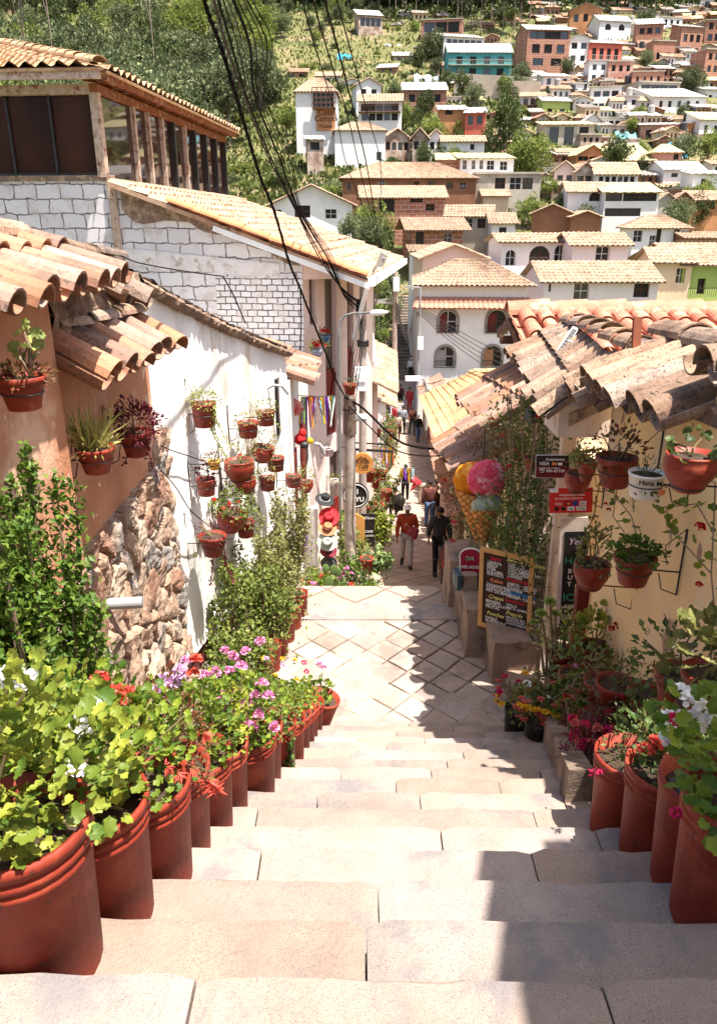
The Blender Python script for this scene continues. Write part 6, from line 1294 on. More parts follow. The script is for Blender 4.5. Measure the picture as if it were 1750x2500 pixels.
m = MB(); a, b = P(1108, 216, 172), P(1318, 222, 168); m.beam(a, b, .6, 3.2); a2, b2 = P(1120, 190, 180), P(1300, 200, 176); m.beam(a2, b2, .6, 1.6)
tag(m.build('retaining_wall', mat('pale_terrace_wall', (.55, .46, .36), (.42, .34, .27), scale=.5)), 'long pale retaining wall below the turquoise house', 'wall')
# hostel sign with its lettering, balcony
def text_mesh(mb, s, o, ex, ez, n, size, align='LEFT', shear=0, mi=0, bold=0, d=.004):
    cu = bpy.data.curves.new('lettering', 'FONT'); cu.body = s; cu.size = size; cu.align_x = align; cu.shear = shear; cu.offset = bold; cu.resolution_u = 2
    ob = bpy.data.objects.new('lettering', cu); COL.objects.link(ob); dg = bpy.context.evaluated_depsgraph_get(); me = bpy.data.meshes.new_from_object(ob.evaluated_get(dg))
    o, ex, ez, n = map(Vector, (o, ex, ez, n)); vs = [o + ex * v.co.x + ez * v.co.y + n * d for v in me.vertices]; mb.add(vs, [tuple(p.vertices) for p in me.polygons], mi)
    bpy.data.meshes.remove(me); bpy.data.objects.remove(ob); bpy.data.curves.remove(cu)
hst = [o for o in COL.objects if o.get('label', '').startswith('tall white hostel')][0]; hl_ = hst.location
Ys = hl_.y; m = MB(); a = P(773, 319, Ys) - hl_; b = P(818, 266, Ys) - hl_
m.bb(a.x, -.25, a.z, b.x, -.1, b.z); sg = m.build('hanging_sign', m_oran, hst, local=True)
m = MB()
for s_, zf in (('Casa', .70), ('Campo', .42), ('Hostal', .12)): text_mesh(m, s_, ((a.x + b.x) / 2, -.25, a.z + (b.z - a.z) * zf), (1, 0, 0), (0, 0, 1), (0, -1, 0), 1.15 if s_ != 'Hostal' else .75, 'CENTER', bold=.02, d=.02)
m.build('lettering', m_wood, sg, local=True)
m = MB(); a = P(764, 265, Ys) - hl_; b = P(820, 216, Ys) - hl_
for z in np.linspace(a.z, b.z, 5): m.beam((a.x, -.9, z), (b.x, -.9, z), .1, .12)
for x in np.linspace(a.x, b.x, 6): m.bb(x - .06, -.95, a.z, x + .06, -.85, b.z)
m.bb(a.x, -.95, a.z - .15, b.x, 0, a.z); m.build('balcony', m_wood, hst, local=True)
# ================================================================== trees
def crown_mesh(nm, seed, n, size, clumps, r=(1, 1, 1), mt=None, droop=0):
    rg = np.random.default_rng(seed); d = sph(clumps, rg); cc = d * (rg.uniform(.35, .95, (clumps, 1))) * np.array(r); cr = rg.uniform(.16, .34, clumps)
    idx = rg.integers(0, clumps, n); q = sph(n, rg); C = cc[idx] + q * (cr[idx] * rg.uniform(.6, 1.05, n))[:, None]; C[:, 2] -= droop * rg.random(n)
    mb = MB(); leaves(mb, C, q + [0, 0, .3 - droop], size * rg.uniform(.6, 1.3, n), 'tuft', rg=rg)
    me = bpy.data.meshes.new('crown'); me.from_pydata(mb.v, [], mb.f); me.materials.append(mt); return me
TM = {'molle': mat('grey_green_foliage', (.22, .25, .12), (.07, .09, .04), island=True, transl=.2, objr=.25), 'deep': mat('deep_green_foliage', (.12, .15, .045), (.04, .06, .02), island=True, transl=.15, objr=.2),
      'fresh': mat('fresh_green_foliage', (.28, .32, .07), (.10, .14, .035), island=True, transl=.3, objr=.15), 'euc': mat('eucalyptus_foliage', (.09, .11, .055), (.035, .05, .025), island=True, transl=.15, objr=.2)}
CM = {k: [crown_mesh('crown', 100 + i * 7 + j, nn, sz, cl, r, TM[k], dr) for j in range(3)] for i, (k, nn, sz, cl, r, dr) in enumerate([('molle', 3800, .085, 46, (1, 1, .85), .12), ('deep', 3800, .08, 40, (1, 1, 1.1), 0), ('fresh', 3000, .085, 34, (1, 1, .8), 0), ('euc', 2200, .10, 26, (.7, .7, 1.5), .1)])}
m_bark = mat('pale_bark', (.28, .22, .17), (.16, .12, .09), scale=2)
_tr = {}
def trunk_mesh(key, hgt, r):
    if key in _tr: return _tr[key]
    mb = MB(); mb.tube([(0, 0, 0), (.03, 0, hgt * .4), (-.02, .02, hgt * .75), (0, 0, hgt)], [r, r * .75, r * .5, r * .25], 7); rr = random.Random(3)
    for i in range(7):
        a = rr.random() * 6.28; z = hgt * rr.uniform(.35, .8); mb.tube([(0, 0, z), (math.cos(a) * .3, math.sin(a) * .3, z + .2), (math.cos(a) * .6, math.sin(a) * .6, z + .5)], [r * .45, r * .3, r * .12], 5)
    me = bpy.data.meshes.new('trunk'); me.from_pydata(mb.v, [], mb.f); me.materials.append(m_bark); _tr[key] = me; return me
def tree(lb, x, y, z, hgt, rad, kind, i=0, grp=None, name='tree', cat='tree', tall=1.0):
    t = thing(name, lb, cat, (x, y, z), 0, grp)
    c = bpy.data.objects.new('crown', CM[kind][i % 3]); COL.objects.link(c); c.parent = t; cz = hgt - rad * tall * .85; c.location = (0, 0, cz); c.scale = (rad, rad, rad * tall); c.rotation_euler = (0, 0, i * 1.3)
    u = bpy.data.objects.new('trunk', trunk_mesh(kind, 1.15, .045 if kind == 'euc' else .08)); COL.objects.link(u); u.parent = t; s = max(cz * .95, 1); u.scale = (max(rad * .9, .8), max(rad * .9, .8), s); u.location = (0, 0, -.4); return t
def tree_px(lb, px, pyb, pyt, wpx, kind, Y=None, i=0, **k):
    Y = Y or hill_ratio_Y(pyb); a = P(px, pyb, Y); b = P(px, pyt, Y); tree(lb, a.x, Y, a.z - .3, b.z - a.z + .3, wpx / F * Y * CT / 2, kind, i, **k)
for i, (px, yb, yt, w_, kd, lb, tl) in enumerate([
  (1228, 400, 226, 100, 'deep', 'tall dark tree in the middle of the village', 1.35), (1290, 470, 318, 116, 'fresh', 'large loose leaved tree right of the tall dark one', 1.1), (1335, 500, 430, 60, 'fresh', 'yellowish bush tree hanging over the grey block', .8), (1040, 305, 216, 52, 'deep', 'slender dark tree above the joined cabins', 1.5),
  (966, 262, 200, 52, 'molle', 'round grey green tree left of the slender one', .9), (1058, 150, 72, 76, 'molle', 'broad tree next to the turquoise house', .9), (1012, 100, 46, 30, 'fresh', 'bright small tree by the brick skeleton house', 1.2), (1092, 225, 168, 34, 'deep', 'narrow conifer beside the retaining wall', 1.5),
  (1116, 345, 292, 54, 'fresh', 'bright round tree right of the joined cabins', .9), (1030, 395, 340, 66, 'fresh', 'glossy round tree under the joined cabins', .85), (1680, 240, 162, 70, 'molle', 'loose tree behind the sloping roof house', .9), (1660, 396, 322, 68, 'molle', 'dusty tree above the brick tower house', 1), (1725, 405, 312, 70, 'fresh', 'light green tree at the right edge', 1),
  (1660, 315, 255, 34, 'deep', 'small dark tree left of the yellow shed', 1.1), (1600, 545, 486, 74, 'deep', 'dark bush mass right of the veranda house', .7), (1680, 478, 438, 62, 'molle', 'bush patch above the tiny cabins', .6), (1120, 240, 205, 60, 'fresh', 'low green clump below the turquoise house', .7), (990, 310, 262, 30, 'deep', 'dark small tree by the glazed gallery', 1.1),
  (1420, 530, 488, 30, 'deep', 'spiky dark plant in front of the arch window', 1.2), (910, 60, 10, 60, 'molle', 'tree behind the tarpaulin shack', 1), (1140, 130, 80, 40, 'molle', 'tree above the unfinished white frame', 1), (1570, 120, 70, 30, 'molle', 'tree beside the stacked brick house', 1), (700, 345, 250, 70, 'fresh', 'bright tree left of the hostel', .9), (660, 260, 150, 90, 'molle', 'grey green tree at the right end of the grove', 1),
  (1575, 75, 20, 50, 'molle', 'tree behind the white cottage', 1), (925, 330, 290, 50, 'fresh', 'bush tree between the white houses', .8), (1330, 255, 215, 30, 'molle', 'small tree by the white corner house', 1)]): tree_px(lb, px, yb, yt, w_, kd, i=i, tall=tl)
for i, (px, yb, yt, w_, Y, lb) in enumerate([(918, 700, 560, 90, 60, 'dark leafy tree behind the far power pole'), (900, 640, 530, 90, 60, 'bushy tree above the street house roof'), (912, 800, 650, 70, 44, 'overhanging tree left of the far stairway'), (938, 880, 800, 30, 50, 'low tree at the foot of the far stairway'), (860, 600, 520, 70, 66, 'small tree right of the white gable house'), (840, 1000, 900, 0, 0, '')][:5]):
    tree_px(lb, px, yb, yt, w_, ['deep', 'molle', 'fresh', 'fresh', 'molle'][i], Y=Y, i=i, tall=1.1)
ts = random.Random(9); n = 0
for row, (pb, h0_) in enumerate([(470, 11), (420, 12), (380, 12), (330, 12), (290, 12), (245, 12), (200, 12), (150, 12), (100, 12), (50, 12), (0, 12)]):
    x = -30 + (row % 2) * 35
    while x < 640 - (60 if row < 3 else 0) + (20 if row > 8 else 0):
        if not (row < 2 and x > 540): 
            yb = pb + ts.uniform(-15, 15); Y = hill_ratio_Y(yb); a = P(x, yb, Y); hh = h0_ * ts.uniform(.75, 1.1)
            tree('grey green tree in the dense grove on the left hillside', a.x, Y, ground_z(a.x, Y), hh, hh * ts.uniform(.38, .5), 'molle' if ts.random() < .66 else 'fresh' if ts.random() < .6 else 'deep', n, grp='trees of the left hillside grove'); n += 1
        x += ts.uniform(64, 96)
for x, py in [(x, 30) for x in range(60, 1800, 36)] + [(x, 62) for x in range(930, 1380, 30)] + [(x, 92) for x in range(1090, 1280, 34)] + [(x, 50) for x in range(1540, 1640, 28)] + [(x, 8) for x in range(640, 1800, 26)] + [(x, 110) for x in (600, 640, 1180, 1240)]:
    px = x + ts.uniform(-12, 12); py += ts.uniform(-8, 8); Y = hill_ratio_Y(py); a = P(px, py, Y); hh = ts.uniform(15, 24)
    tree('tall thin eucalyptus in the wood along the ridge', a.x, Y, ground_z(a.x, Y), hh, hh * .2, 'euc', n, grp='eucalyptus wood on the ridge', name='eucalyptus', tall=1.5); n += 1
for x in range(680, 1800, 40):
    py = -20; px = x + ts.uniform(-12, 12); Y = 340 + ts.uniform(0, 50); a = P(px, py, Y); hh = ts.uniform(18, 26)
    tree('tall thin eucalyptus in the wood along the ridge', a.x, Y, ground_z(a.x, Y), hh, hh * .22, 'euc', n, grp='eucalyptus wood on the ridge', name='eucalyptus', tall=1.5); n += 1
WOOD = []
for i in range(520):
    px = ts.uniform(640, 1790); py = ts.uniform(-15, 80 if 1000 < px < 1290 else 30); Y = hill_ratio_Y(py) + 1; a = P(px, py, Y); hh = ts.uniform(5, 9)
    if any(q[0] - 8 < px < q[2] + 8 and q[1] < py < q[3] + 30 for q in RECTS): continue
    WOOD.append((a.x, Y, ground_z(a.x, Y), hh))
rg = np.random.default_rng(12); mb = MB()
for (x, y, z, hh) in WOOD:
    n_ = 230; d = sph(n_, rg); C = np.array([x, y, z + hh * .6]) + d * np.array([hh * .42, hh * .42, hh * .5]) * (.5 + .5 * rg.random((n_, 1))); leaves(mb, C, d, rg.uniform(.5, 1.1, n_), 'tuft', rg=rg)
tag(mb.build('distant_wood', mat('distant_wood_foliage', (.14, .17, .07), (.045, .065, .025), island=True, transl=.2)), 'dark distant wood of small trees along the ridge top', 'wood', kind='stuff')
for px, pyb in ((65, 130), (370, 75), (120, 60)):
    Y = 150; a = P(px, pyb, Y); tree('bare trunked eucalyptus rising out of the grove' + {65: ' at the far left', 370: ' near the cables', 120: ' behind the leftmost one'}[px], a.x, Y, a.z - 8, 26, 3.2, 'euc', n, name='eucalyptus', tall=1.2); n += 1
for i in range(66):
    px = ts.uniform(980, 1750); py = ts.uniform(60, 590)
    if px > 1290 and py < 420 and ts.random() < .6: continue
    Y = hill_ratio_Y(py) - 1.5; a = P(px, py, Y); hh = ts.uniform(2.5, 5.5)
    tree('garden tree squeezed between the village houses', a.x, Y, ground_z(a.x, Y), hh, hh * .42, ['fresh', 'molle', 'deep'][i % 3], i, grp='garden trees among the village houses')
for i in range(46):
    px = ts.uniform(640, 900); py = ts.uniform(0, 230); Y = hill_ratio_Y(py); a = P(px, py, Y); hh = ts.uniform(3, 6.5)
    if px > 700 and py > 130: continue
    tree('scrubby tree on the steep open slope left of the village', a.x, Y, ground_z(a.x, Y), hh, hh * .45, ['molle', 'fresh', 'molle'][i % 3], i, grp='scrub trees on the steep slope')
for i, (px, Y, hh) in enumerate([(905, 62, 4.5), (895, 66, 5), (920, 72, 5), (925, 80, 4.5), (900, 86, 5), (935, 90, 4)]):
    a = P(px, 700, Y); tree('leafy tree crowding the sides of the far stairway', a.x, Y, ground_z(a.x, Y), hh, hh * .5, ['deep', 'fresh', 'molle'][i % 3], i, grp='trees beside the far stairway')
rg = np.random.default_rng(8); C = []
for _ in range(15000):
    a_, b_ = rg.uniform(600, 1800), rg.uniform(-60, 48); Y = hill_ratio_Y(b_); x = ray(a_, b_).x * Y / ray(a_, b_).y; C.append((x, Y, ground_z(x, Y) + rg.uniform(.1, 1.4)))
mb = MB(); leaves(mb, np.array(C), rg.normal(0, .8, (15000, 3)) + [0, 0, .6], rg.uniform(.6, 1.5, 15000), 'tuft', rg=rg)
tag(mb.build('forest_undergrowth', TM['deep']), 'dark undergrowth covering the ground of the wood along the ridge', 'undergrowth', kind='stuff')
# bushes scattered on the open slope between the houses
bs = random.Random(17)
for i in range(170):
    px = bs.uniform(560, 1760); py = bs.uniform(20, 560); Y = hill_ratio_Y(py); a = P(px, py, Y); r = bs.uniform(.8, 2.2)
    if (px > 860 and py > 380 and bs.random() < .6) or (px > 1290 and bs.random() < .6): continue
    c = bpy.data.objects.new('hillside_bush', CM[['molle', 'fresh', 'fresh', 'deep'][i % 4]][i % 3]); COL.objects.link(c); c.location = (a.x, Y, ground_z(a.x, Y) + r * .3); c.scale = (r, r, r * .7)
    tag(c, 'low wild bush growing on the open hillside between the houses', 'bush', 'wild bushes on the hillside')
rg = np.random.default_rng(3); N_ = 26000; py = rg.uniform(0, 560, N_); px = rg.uniform(530, 1780, N_); C = []
for a_, b_ in zip(px, py):
    if a_ > 1280 and rg.random() < .6: continue
    Y = hill_ratio_Y(b_); x = (a_ - CX) / F * Y * 1.0 / ray(a_, b_).y * 1.0; x = ray(a_, b_).x * Y / ray(a_, b_).y; C.append((x, Y, ground_z(x, Y) + .1))
mb = MB(); C = np.array(C); leaves(mb, C, rg.normal(0, .5, C.shape) + [0, 0, 1], rg.uniform(.35, .8, len(C)), 'tuft', up=.1, rg=rg)
tag(mb.build('hillside_tufts', mat('wild_grass', (.16, .17, .05), (.05, .08, .02), island=True, transl=.3)), 'rough grass and weeds covering the open hillside', 'grass', kind='stuff')
# ================================================================== poles, lamps, cables
def pole(lb, px, Y, pyt, r0, r1, zb, mt, name='utility_pole', extra=None):
    a = P(px, pyt, Y); t = thing(name, lb, 'pole', (a.x, Y, zb)); m = MB(); m.tube([(a.x, Y, zb), (a.x, Y, (zb + a.z) / 2), (a.x, Y, a.z)], [r0, (r0 + r1) / 2, r1], 14); m.build('shaft', mt, t, smooth=False); return t, a
PT, pa = pole('near concrete pole with a rusty upper sleeve and a red pot on top', 854, 13.5, 964, .115, .10, -7.3, m_pole)
m = MB(); z0 = P(854, 1060, 13.5).z; m.tube([(pa.x, 13.5, z0), (pa.x, 13.5, pa.z - .05)], .118, 14); m.tube([(pa.x, 13.5, z0 + .45), (pa.x, 13.5, z0 + .52)], .13, 14); m.tube([(pa.x, 13.5, pa.z - .3), (pa.x, 13.5, pa.z - .24)], .13, 14)
m.build('rusty_sleeve', mat('rusty_sleeve', (.10, .06, .04), (.2, .15, .12), scale=12, bump=.6), PT)
tp = thing('potted_plant', 'red pot with tiny flowers perched on top of the near concrete pole', 'potted plant', (pa.x, 13.5, pa.z)); pot(tp, (pa.x, 13.5, pa.z), .13, .2, 'flower'); plant(tp, (pa.x, 13.5, pa.z + .18), 'dark', (.15, .15, .1), 60, .05, 'oval', seed=400)
m = MB(); zc = P(884, 1020, 13.5).z; m.tube([(pa.x + .1, 13.5, zc), (pa.x + .3, 13.5, zc)], .07, 10); m.build('white_insulator', m_whitep, PT)
P2, pb = pole('tall far concrete pole tangled with cables and a street light', 886, 16.5, 676, .10, .075, -7.95, m_pole)
m = MB(); c = P(889, 700, 16.5); hd = P(938, 628, 15.4); m.tube([c, c.lerp(hd, .6) + Vector((0, 0, .05)), hd], .03, 8); m.build('lamp_arm', m_galv, P2)
m = MB(); m.prism([P(916, 652, 15.4), P(930, 615, 15.4), P(946, 625, 15.4), P(935, 652, 15.4)], (0, .2, 0)); m.build('lamp_head', m_sheet, P2)
m = MB(); q = P(882, 925, 16.3); m.box(q, (.27, .18, .5)); m.box(q + Vector((0, -.1, .05)), (.18, .02, .2)); m.build('meter_box', m_whitep, P2)
m = MB(); q = P(876, 760, 16.45); m.box(q, (.12, .12, .5)); m.box(P(886, 838, 16.5), (.25, .25, .12)); m.build('junction_bracket', m_iron, P2)
P3, pc = pole('weathered wooden pole with white base in front of the far stairway', 966, 45, 664, .17, .14, -11.9, mat('weathered_pole_wood', (.42, .33, .27), (.3, .23, .18), scale=3))
m = MB(); m.tube([(pc.x, 45, -11.9), (pc.x, 45, -7.0)], .18, 12); m.build('white_base', m_whitep, P3)
m = MB(); a, b = P(906, 736, 45), P(958, 740, 45); m.beam(a, b, .1, .14); a, b = P(906, 734, 45.2), P(962, 730, 45.2); m.beam(a, b, .06, .08); m.build('crossarm', m_sheet, P3)
m = MB(); m.box(P(967, 694, 44.7), (.35, .3, .75)); m.build('transformer_box', m_whitep, P3)
P4, pd_ = pole('slim steel pole with meter box by the arcaded house corner', 1026, 47, 700, .07, .06, -11.9, m_galv)
m = MB(); m.box(P(1026, 838, 46.8), (.35, .25, .75)); m.build('meter_box', m_whitep, P4)
m = MB(); a = P(1022, 702, 47); b = P(998, 700, 47); m.tube([P(1026, 720, 47), a, b], .05, 8); m.box(b, (.5, .2, .12)); m.build('lamp_head', m_sheet, P4)
# curved lamp post
t = thing('street_lamp', 'grey gooseneck street lamp with white ribbed head beside the near pole', 'street lamp', P(829, 1100, 15) * 1.0); bx = P(829, 1000, 15); t.location = (bx.x, 15, -7.6); m = MB()
path = [Vector((bx.x, 15, -7.6)), Vector((bx.x, 15, P(829, 800, 15).z)), P(832, 782, 15), P(842, 770, 15), P(860, 765, 15), P(905, 763, 15)]; m.tube(path, [.035, .03, .026, .024, .022, .02], 10); m.build('post', mat('dark_grey_lamp_metal', (.13, .13, .13), (.2, .19, .18)), t)
m = MB(); a, b = P(904, 764, 15), P(947, 762, 15); m.tube([a, a.lerp(b, .25), a.lerp(b, .7), b], [.03, .055, .05, .02], 10)
for i in range(4): q = a.lerp(b, .12 + i * .12); m.tube([q + Vector((-.01, 0, 0)), q + Vector((.01, 0, 0))], .058, 10)
m.build('lamp_head', m_whitep, t)
t = thing('street_lamp', 'small gooseneck lamp leaning over the tan hip roof edge', 'street lamp', P(1040, 1150, 22)); m = MB(); q = [P(1040, 1050, 22), P(1040, 940, 22), P(1034, 925, 22), P(1008, 924, 22)]; m.tube(q, .035, 8); m.build('post', m_galv, t)
m = MB(); m.box(q[-1], (.45, .2, .12)); m.build('lamp_head', m_whitep, t)
# bent white wall lamp
t = thing('wall_lamp', 'white bent pipe lamp on the shop front under the ribbons', 'wall lamp', P(770, 1085, 11)); m = MB(); q = [P(768, 1083, 11), P(780, 1085, 11), P(788, 1095, 11), P(791, 1108, 11)]; m.tube(q, .03, 8); m.build('pipe', m_galv, t)
def smooth_path(pts, n=8):
    p = [Vector(q) for q in pts]; p = [p[0] * 2 - p[1]] + p + [p[-1] * 2 - p[-2]]; out = []
    for i in range(1, len(p) - 2):
        for k in range(n):
            t = k / n; a, b, c, d = p[i - 1], p[i], p[i + 1], p[i + 2]
            out.append(.5 * ((2 * b) + (c - a) * t + (2 * a - 5 * b + 4 * c - d) * t * t + (3 * b - a - 3 * c + d) * t ** 3))
    return out + [p[-2]]
def cable(lb, pts, r, mt=None, grp=None, twist=0, name='cable'):
    q = smooth_path([P(*a) for a in pts]); m = MB()
    if twist:
        for ph in (0, 2.1, 4.2):
            m.tube([p + Vector((math.cos(i * 1.1 + ph), 0, math.sin(i * 1.1 + ph))) * r * .9 for i, p in enumerate(q)], r * .75, 5)
    else: m.tube(q, r, 5)
    return tag(m.build(name, mt or m_cable, org=q[len(q) // 2]), lb, 'cable', grp)
cable('thickest twisted black cable sweeping across the block wall to the near pole', [(490, -60, 5.0), (505, 20, 5.2), (536, 103, 5.6), (572, 218, 6.1), (604, 327, 6.7), (637, 436, 7.4), (670, 517, 8.0), (706, 640, 9), (731, 700, 9.6), (755, 762, 10.2), (780, 824, 11), (802, 880, 11.8), (818, 924, 12.4), (843, 970, 13.4)], .010, twist=1)
cable('black cable crossing the street from the near pole to the right roofs', [(843, 970, 13.4), (880, 992, 13.4), (911, 1020, 13.2), (942, 1051, 13), (973, 1076, 13), (1004, 1088, 13), (1068, 1095, 13), (1130, 1075, 12.5), (1200, 1040, 12)], .022)
cable('second cable sagging over the street just under the twisted one', [(850, 990, 13.4), (900, 1040, 13), (960, 1095, 13), (1020, 1112, 13), (1100, 1110, 12.5), (1180, 1085, 12)], .012)
for i, (x, c1, c2, r) in enumerate([(522, 598, 780, .022), (533, 604, 786, .02), (545, 612, 790, .010), (556, 617, 795, .009), (570, 624, 798, .024), (582, 632, 803, .010), (596, 640, 806, .009), (604, 648, 810, .012), (616, 652, 800, .008)]):
    cable('black cable in the dense overhead bundle reaching the far concrete pole', [(x - 18, -60, 6.5), (x, 0, 7.0), (x + (c1 - 540) * .35 + 10, 110, 8.0), (c1, 240, 9.5), (c1 + 60, 390, 12), (720 + i * 2, 510, 13.2), (c2, 630 - i, 14.4), (832 + i, 700 + i * 3, 15.3), (884, 742 + i * 4, 16.4)], r * .6, m_cable if i % 3 else m_cable2, 'bundle of overhead cables')
for i, (x, xm, r) in enumerate([(738, 822, .012), (765, 850, .014), (792, 868, .018), (822, 900, .012)]):
    cable('thin black cable of the separate group reaching the wooden pole', [(x - 8, -60, 9), (x, 0, 10), (x + 30, 110, 13), (xm, 290, 18), (xm + 30, 420, 24), (915 + i * 5, 570 + i * 6, 34), (960, 700 + i * 8, 44.5)], r * .9, m_cable, 'thin cables to the wooden pole')
for i in range(5):
    cable('thin dark wire fanning from the steel pole across the arcaded facade', [(1028, 750 + i * 5, 46.5), (1090, 790 + i * 9, 44), (1160, 830 + i * 12, 42), (1225, 862 + i * 14, 40)], .02, m_cable2, 'wires across the arcaded house')
for i in range(5):
    cable('slack wire hanging between the near and far concrete poles', [(860, 985 + i * 6, 13.5), (850 + i * 6, 900 + i * 8, 14), (868 + i * 5, 820, 15), (884, 720 + i * 20, 16.4)], .008, m_cable, 'slack wires on the concrete poles')
for i in range(6):
    cable('tangled wire loop hanging from the wooden pole over the far stairs', [(966, 730 + i * 8, 44.8), (985 + i * 3, 800 + i * 9, 45), (1008, 800 - i * 8, 45.5), (1026, 745 + i * 6, 46.8)], .02, m_cable2, 'tangled wires over the far stairs')
cable('loose black cable dangling down the block wall corner', [(733, 705, 9.7), (735, 800, 12), (730, 900, 13), (722, 960, 12), (690, 985, 10.5), (668, 960, 9.8)], .010)
cable('thin wire strung along the top of the block wall behind the tiles', [(60, 617, 12), (200, 624, 14), (283, 622, 15.2), (340, 642, 15.2), (450, 662, 15.2), (545, 675, 15.3)], .012)
cable('short wire dropping down the block wall to the verge', [(545, 675, 15.2), (570, 720, 15.2), (600, 790, 15.2)], .014)
cable('string of tiny lights slanting across the white wall', [(385, 1085, 6.1), (420, 1100, 6.3), (480, 1120, 6.8), (540, 1145, 7.4)], .005, name='light_string'); cable('string of tiny lights sagging down the white wall', [(395, 1150, 6.1), (430, 1190, 6.25), (465, 1245, 6.4), (505, 1280, 6.8)], .005, name='light_string')
# ================================================================== signs and boards
def board(name, lb, cat, corners, Y0, th=.03):
    """flat panel from four photo corners (tl, tr, br, bl) each with its own distance"""
    q = [P(*c) for c in corners]; o = q[3]; ex = (q[2] - q[3]); W = ex.length; ex.normalize(); H = ((q[0] - q[3]).length + (q[1] - q[2]).length) / 2; ez = (q[0] - q[3]).normalized(); n = ex.cross(ez).normalized()
    if n.y > 0: n = -n
    t = thing(name, lb, cat, o); return t, o, ex, ez, n, W, H
def panel(t, o, ex, ez, n, x0, z0, x1, z1, d0, d1, nm, mt):
    m = MB(); m.prism([o + ex * a + ez * b + n * d0 for a, b in ((x0, z0), (x1, z0), (x1, z1), (x0, z1))], n * (d1 - d0)); return m.build(nm, mt, t)
def letters(t, lst, o, ex, ez, n, d, mt, nm='lettering'):
    m = MB()
    for s_, x, z, size, al, sh in lst: text_mesh(m, s_, o + ex * x + ez * z, ex, ez, n, size, al, sh, d=d, bold=size * .018)
    return m.build(nm, mt, t)
m_blackb = mat('chalkboard_black', (.012, .011, .010), (.02, .016, .014), rough=.6); m_brownb = mat('menu_board_brown', (.035, .009, .006), (.015, .008, .007), scale=3, rough=.45)
def em(n_, c): return mat('chalk_' + n_, c, tuple(q * .93 for q in c), rough=.8)
cw, cr_, cy, cb_, co, cg, cpk = em('white', (.8, .8, .78)), em('red', (.62, .03, .05)), em('yellow', (.8, .75, .22)), em('blue', (.03, .3, .7)), em('orange', (.8, .25, .1)), em('green', (.05, .3, .16)), em('lilac', (.42, .3, .42))
t, o, ex, ez, n, W, H = board('menu_board', 'brown menu board in a pale pine frame leaning on the stone bench', 'menu board', [(1174, 1335, 7.05), (1302, 1361, 6.75), (1296, 1560, 6.65), (1168, 1524, 6.95)], 7)
panel(t, o, ex, ez, n, .02, .02, W - .02, H - .02, .0, .02, 'board', m_brownb)
m = MB(); f = .045
for a, b in (((0, 0), (W, 0)), ((0, H - f), (W, H - f))): m.prism([o + ex * a[0] + ez * a[1], o + ex * b[0] + ez * b[1], o + ex * b[0] + ez * (b[1] + f), o + ex * a[0] + ez * (a[1] + f)], n * .035)
for x in (0, W - f): m.prism([o + ex * x + ez * f, o + ex * (x + f) + ez * f, o + ex * (x + f) + ez * (H - f), o + ex * x + ez * (H - f)], n * .034)
m.build('frame', m_wood_pale, t)
s = W / .46; k = H / .95
def L(x, z): return (x * W, z * H)
def rows_(lst, x, z0, dz, size): return [(q, x * W, (z0 - i * dz) * H, size * W, 'LEFT', 0) for i, q in enumerate(lst)]
letters(t, rows_(['PAPAYA', 'FRESA', 'PIÑA', 'LUCUMA', 'SURTIDO'], .14, .82, .036, .075) + rows_(['ZANAHORIA', 'CHOCOLATE', 'PAY DE MANZANA'], .14, .54, .036, .075) + rows_(['MANJAR', 'CHOCOLATE', 'FRUTAS'], .14, .335, .036, .075) + rows_(['HABAS', 'ALMENDRA'], .14, .12, .036, .075)
        + rows_(['CAFE - TE', 'CHOCOLATE', 'CAFE AMERICANO', 'CAPUCHINO', 'EXPRESS'], .53, .85, .036, .072) + rows_(['JAMON - QUESO', 'POLLO - CARNE', 'CAPRESE'], .53, .615, .036, .072) + rows_(['POLLO - CARNE'], .53, .455, .036, .072) + rows_(['POLLO', 'MIXTA (JAMON C/ QUESO)'], .53, .35, .036, .062) + rows_(['FRUTOS DEL BOSQUE', 'CHOCOORED', 'CHOCOMENTA'], .53, .19, .036, .065), o, ex, ez, n, .024, cw)
for s_, x, z, c_ in (('Jugos', .2, .875, cr_), ('Kekes', .2, .60, co), ('Crepes', .18, .39, cy), ('Ponches', .16, .175, cy), ('Bebidas Calientes', .5, .90, cy), ('Empanadas', .5, .665, cr_), ('Hamburguesa', .5, .505, cb_), ('Sandwich', .5, .40, cr_), ('Frappés', .52, .24, cy)):
    letters(t, [(s_, x * W, z * H, .098 * W, 'LEFT', .35)], o, ex, ez, n, .024, c_)
# tall chalk sign, white frame
t, o, ex, ez, n, W, H = board('chalk_sign', 'tall narrow black chalk sign in a white frame beside the cream wall', 'chalk sign', [(1368, 1262, 6.15), (1432, 1262, 6.1), (1420, 1530, 6.1), (1354, 1530, 6.15)], 6)
panel(t, o, ex, ez, n, 0, 0, W, H, 0, .02, 'frame', mat('whitewashed_board', (.66, .58, .5), (.55, .47, .4), scale=8)); panel(t, o, ex, ez, n, .04, .02, W, H * .88, .02, .026, 'board', m_blackb)
letters(t, [('Yeu', .07, H * .77, .085, 'LEFT', .3)], o, ex, ez, n, .03, cpk); letters(t, [('HAND', .05, H * .60, .095, 'LEFT', 0), ('ICE', .05, H * .26, .105, 'LEFT', 0)], o, ex, ez, n, .03, cg)
letters(t, [('B', .085, H * .515, .062, 'LEFT', 0), ('U', .085, H * .455, .062, 'LEFT', 0), ('T', .085, H * .395, .062, 'LEFT', 0), ('AND', .06, H * .19, .055, 'LEFT', 0)], o, ex, ez, n, .03, cw); letters(t, [('BASI', .05, H * .09, .075, 'LEFT', 0)], o, ex, ez, n, .03, cpk)
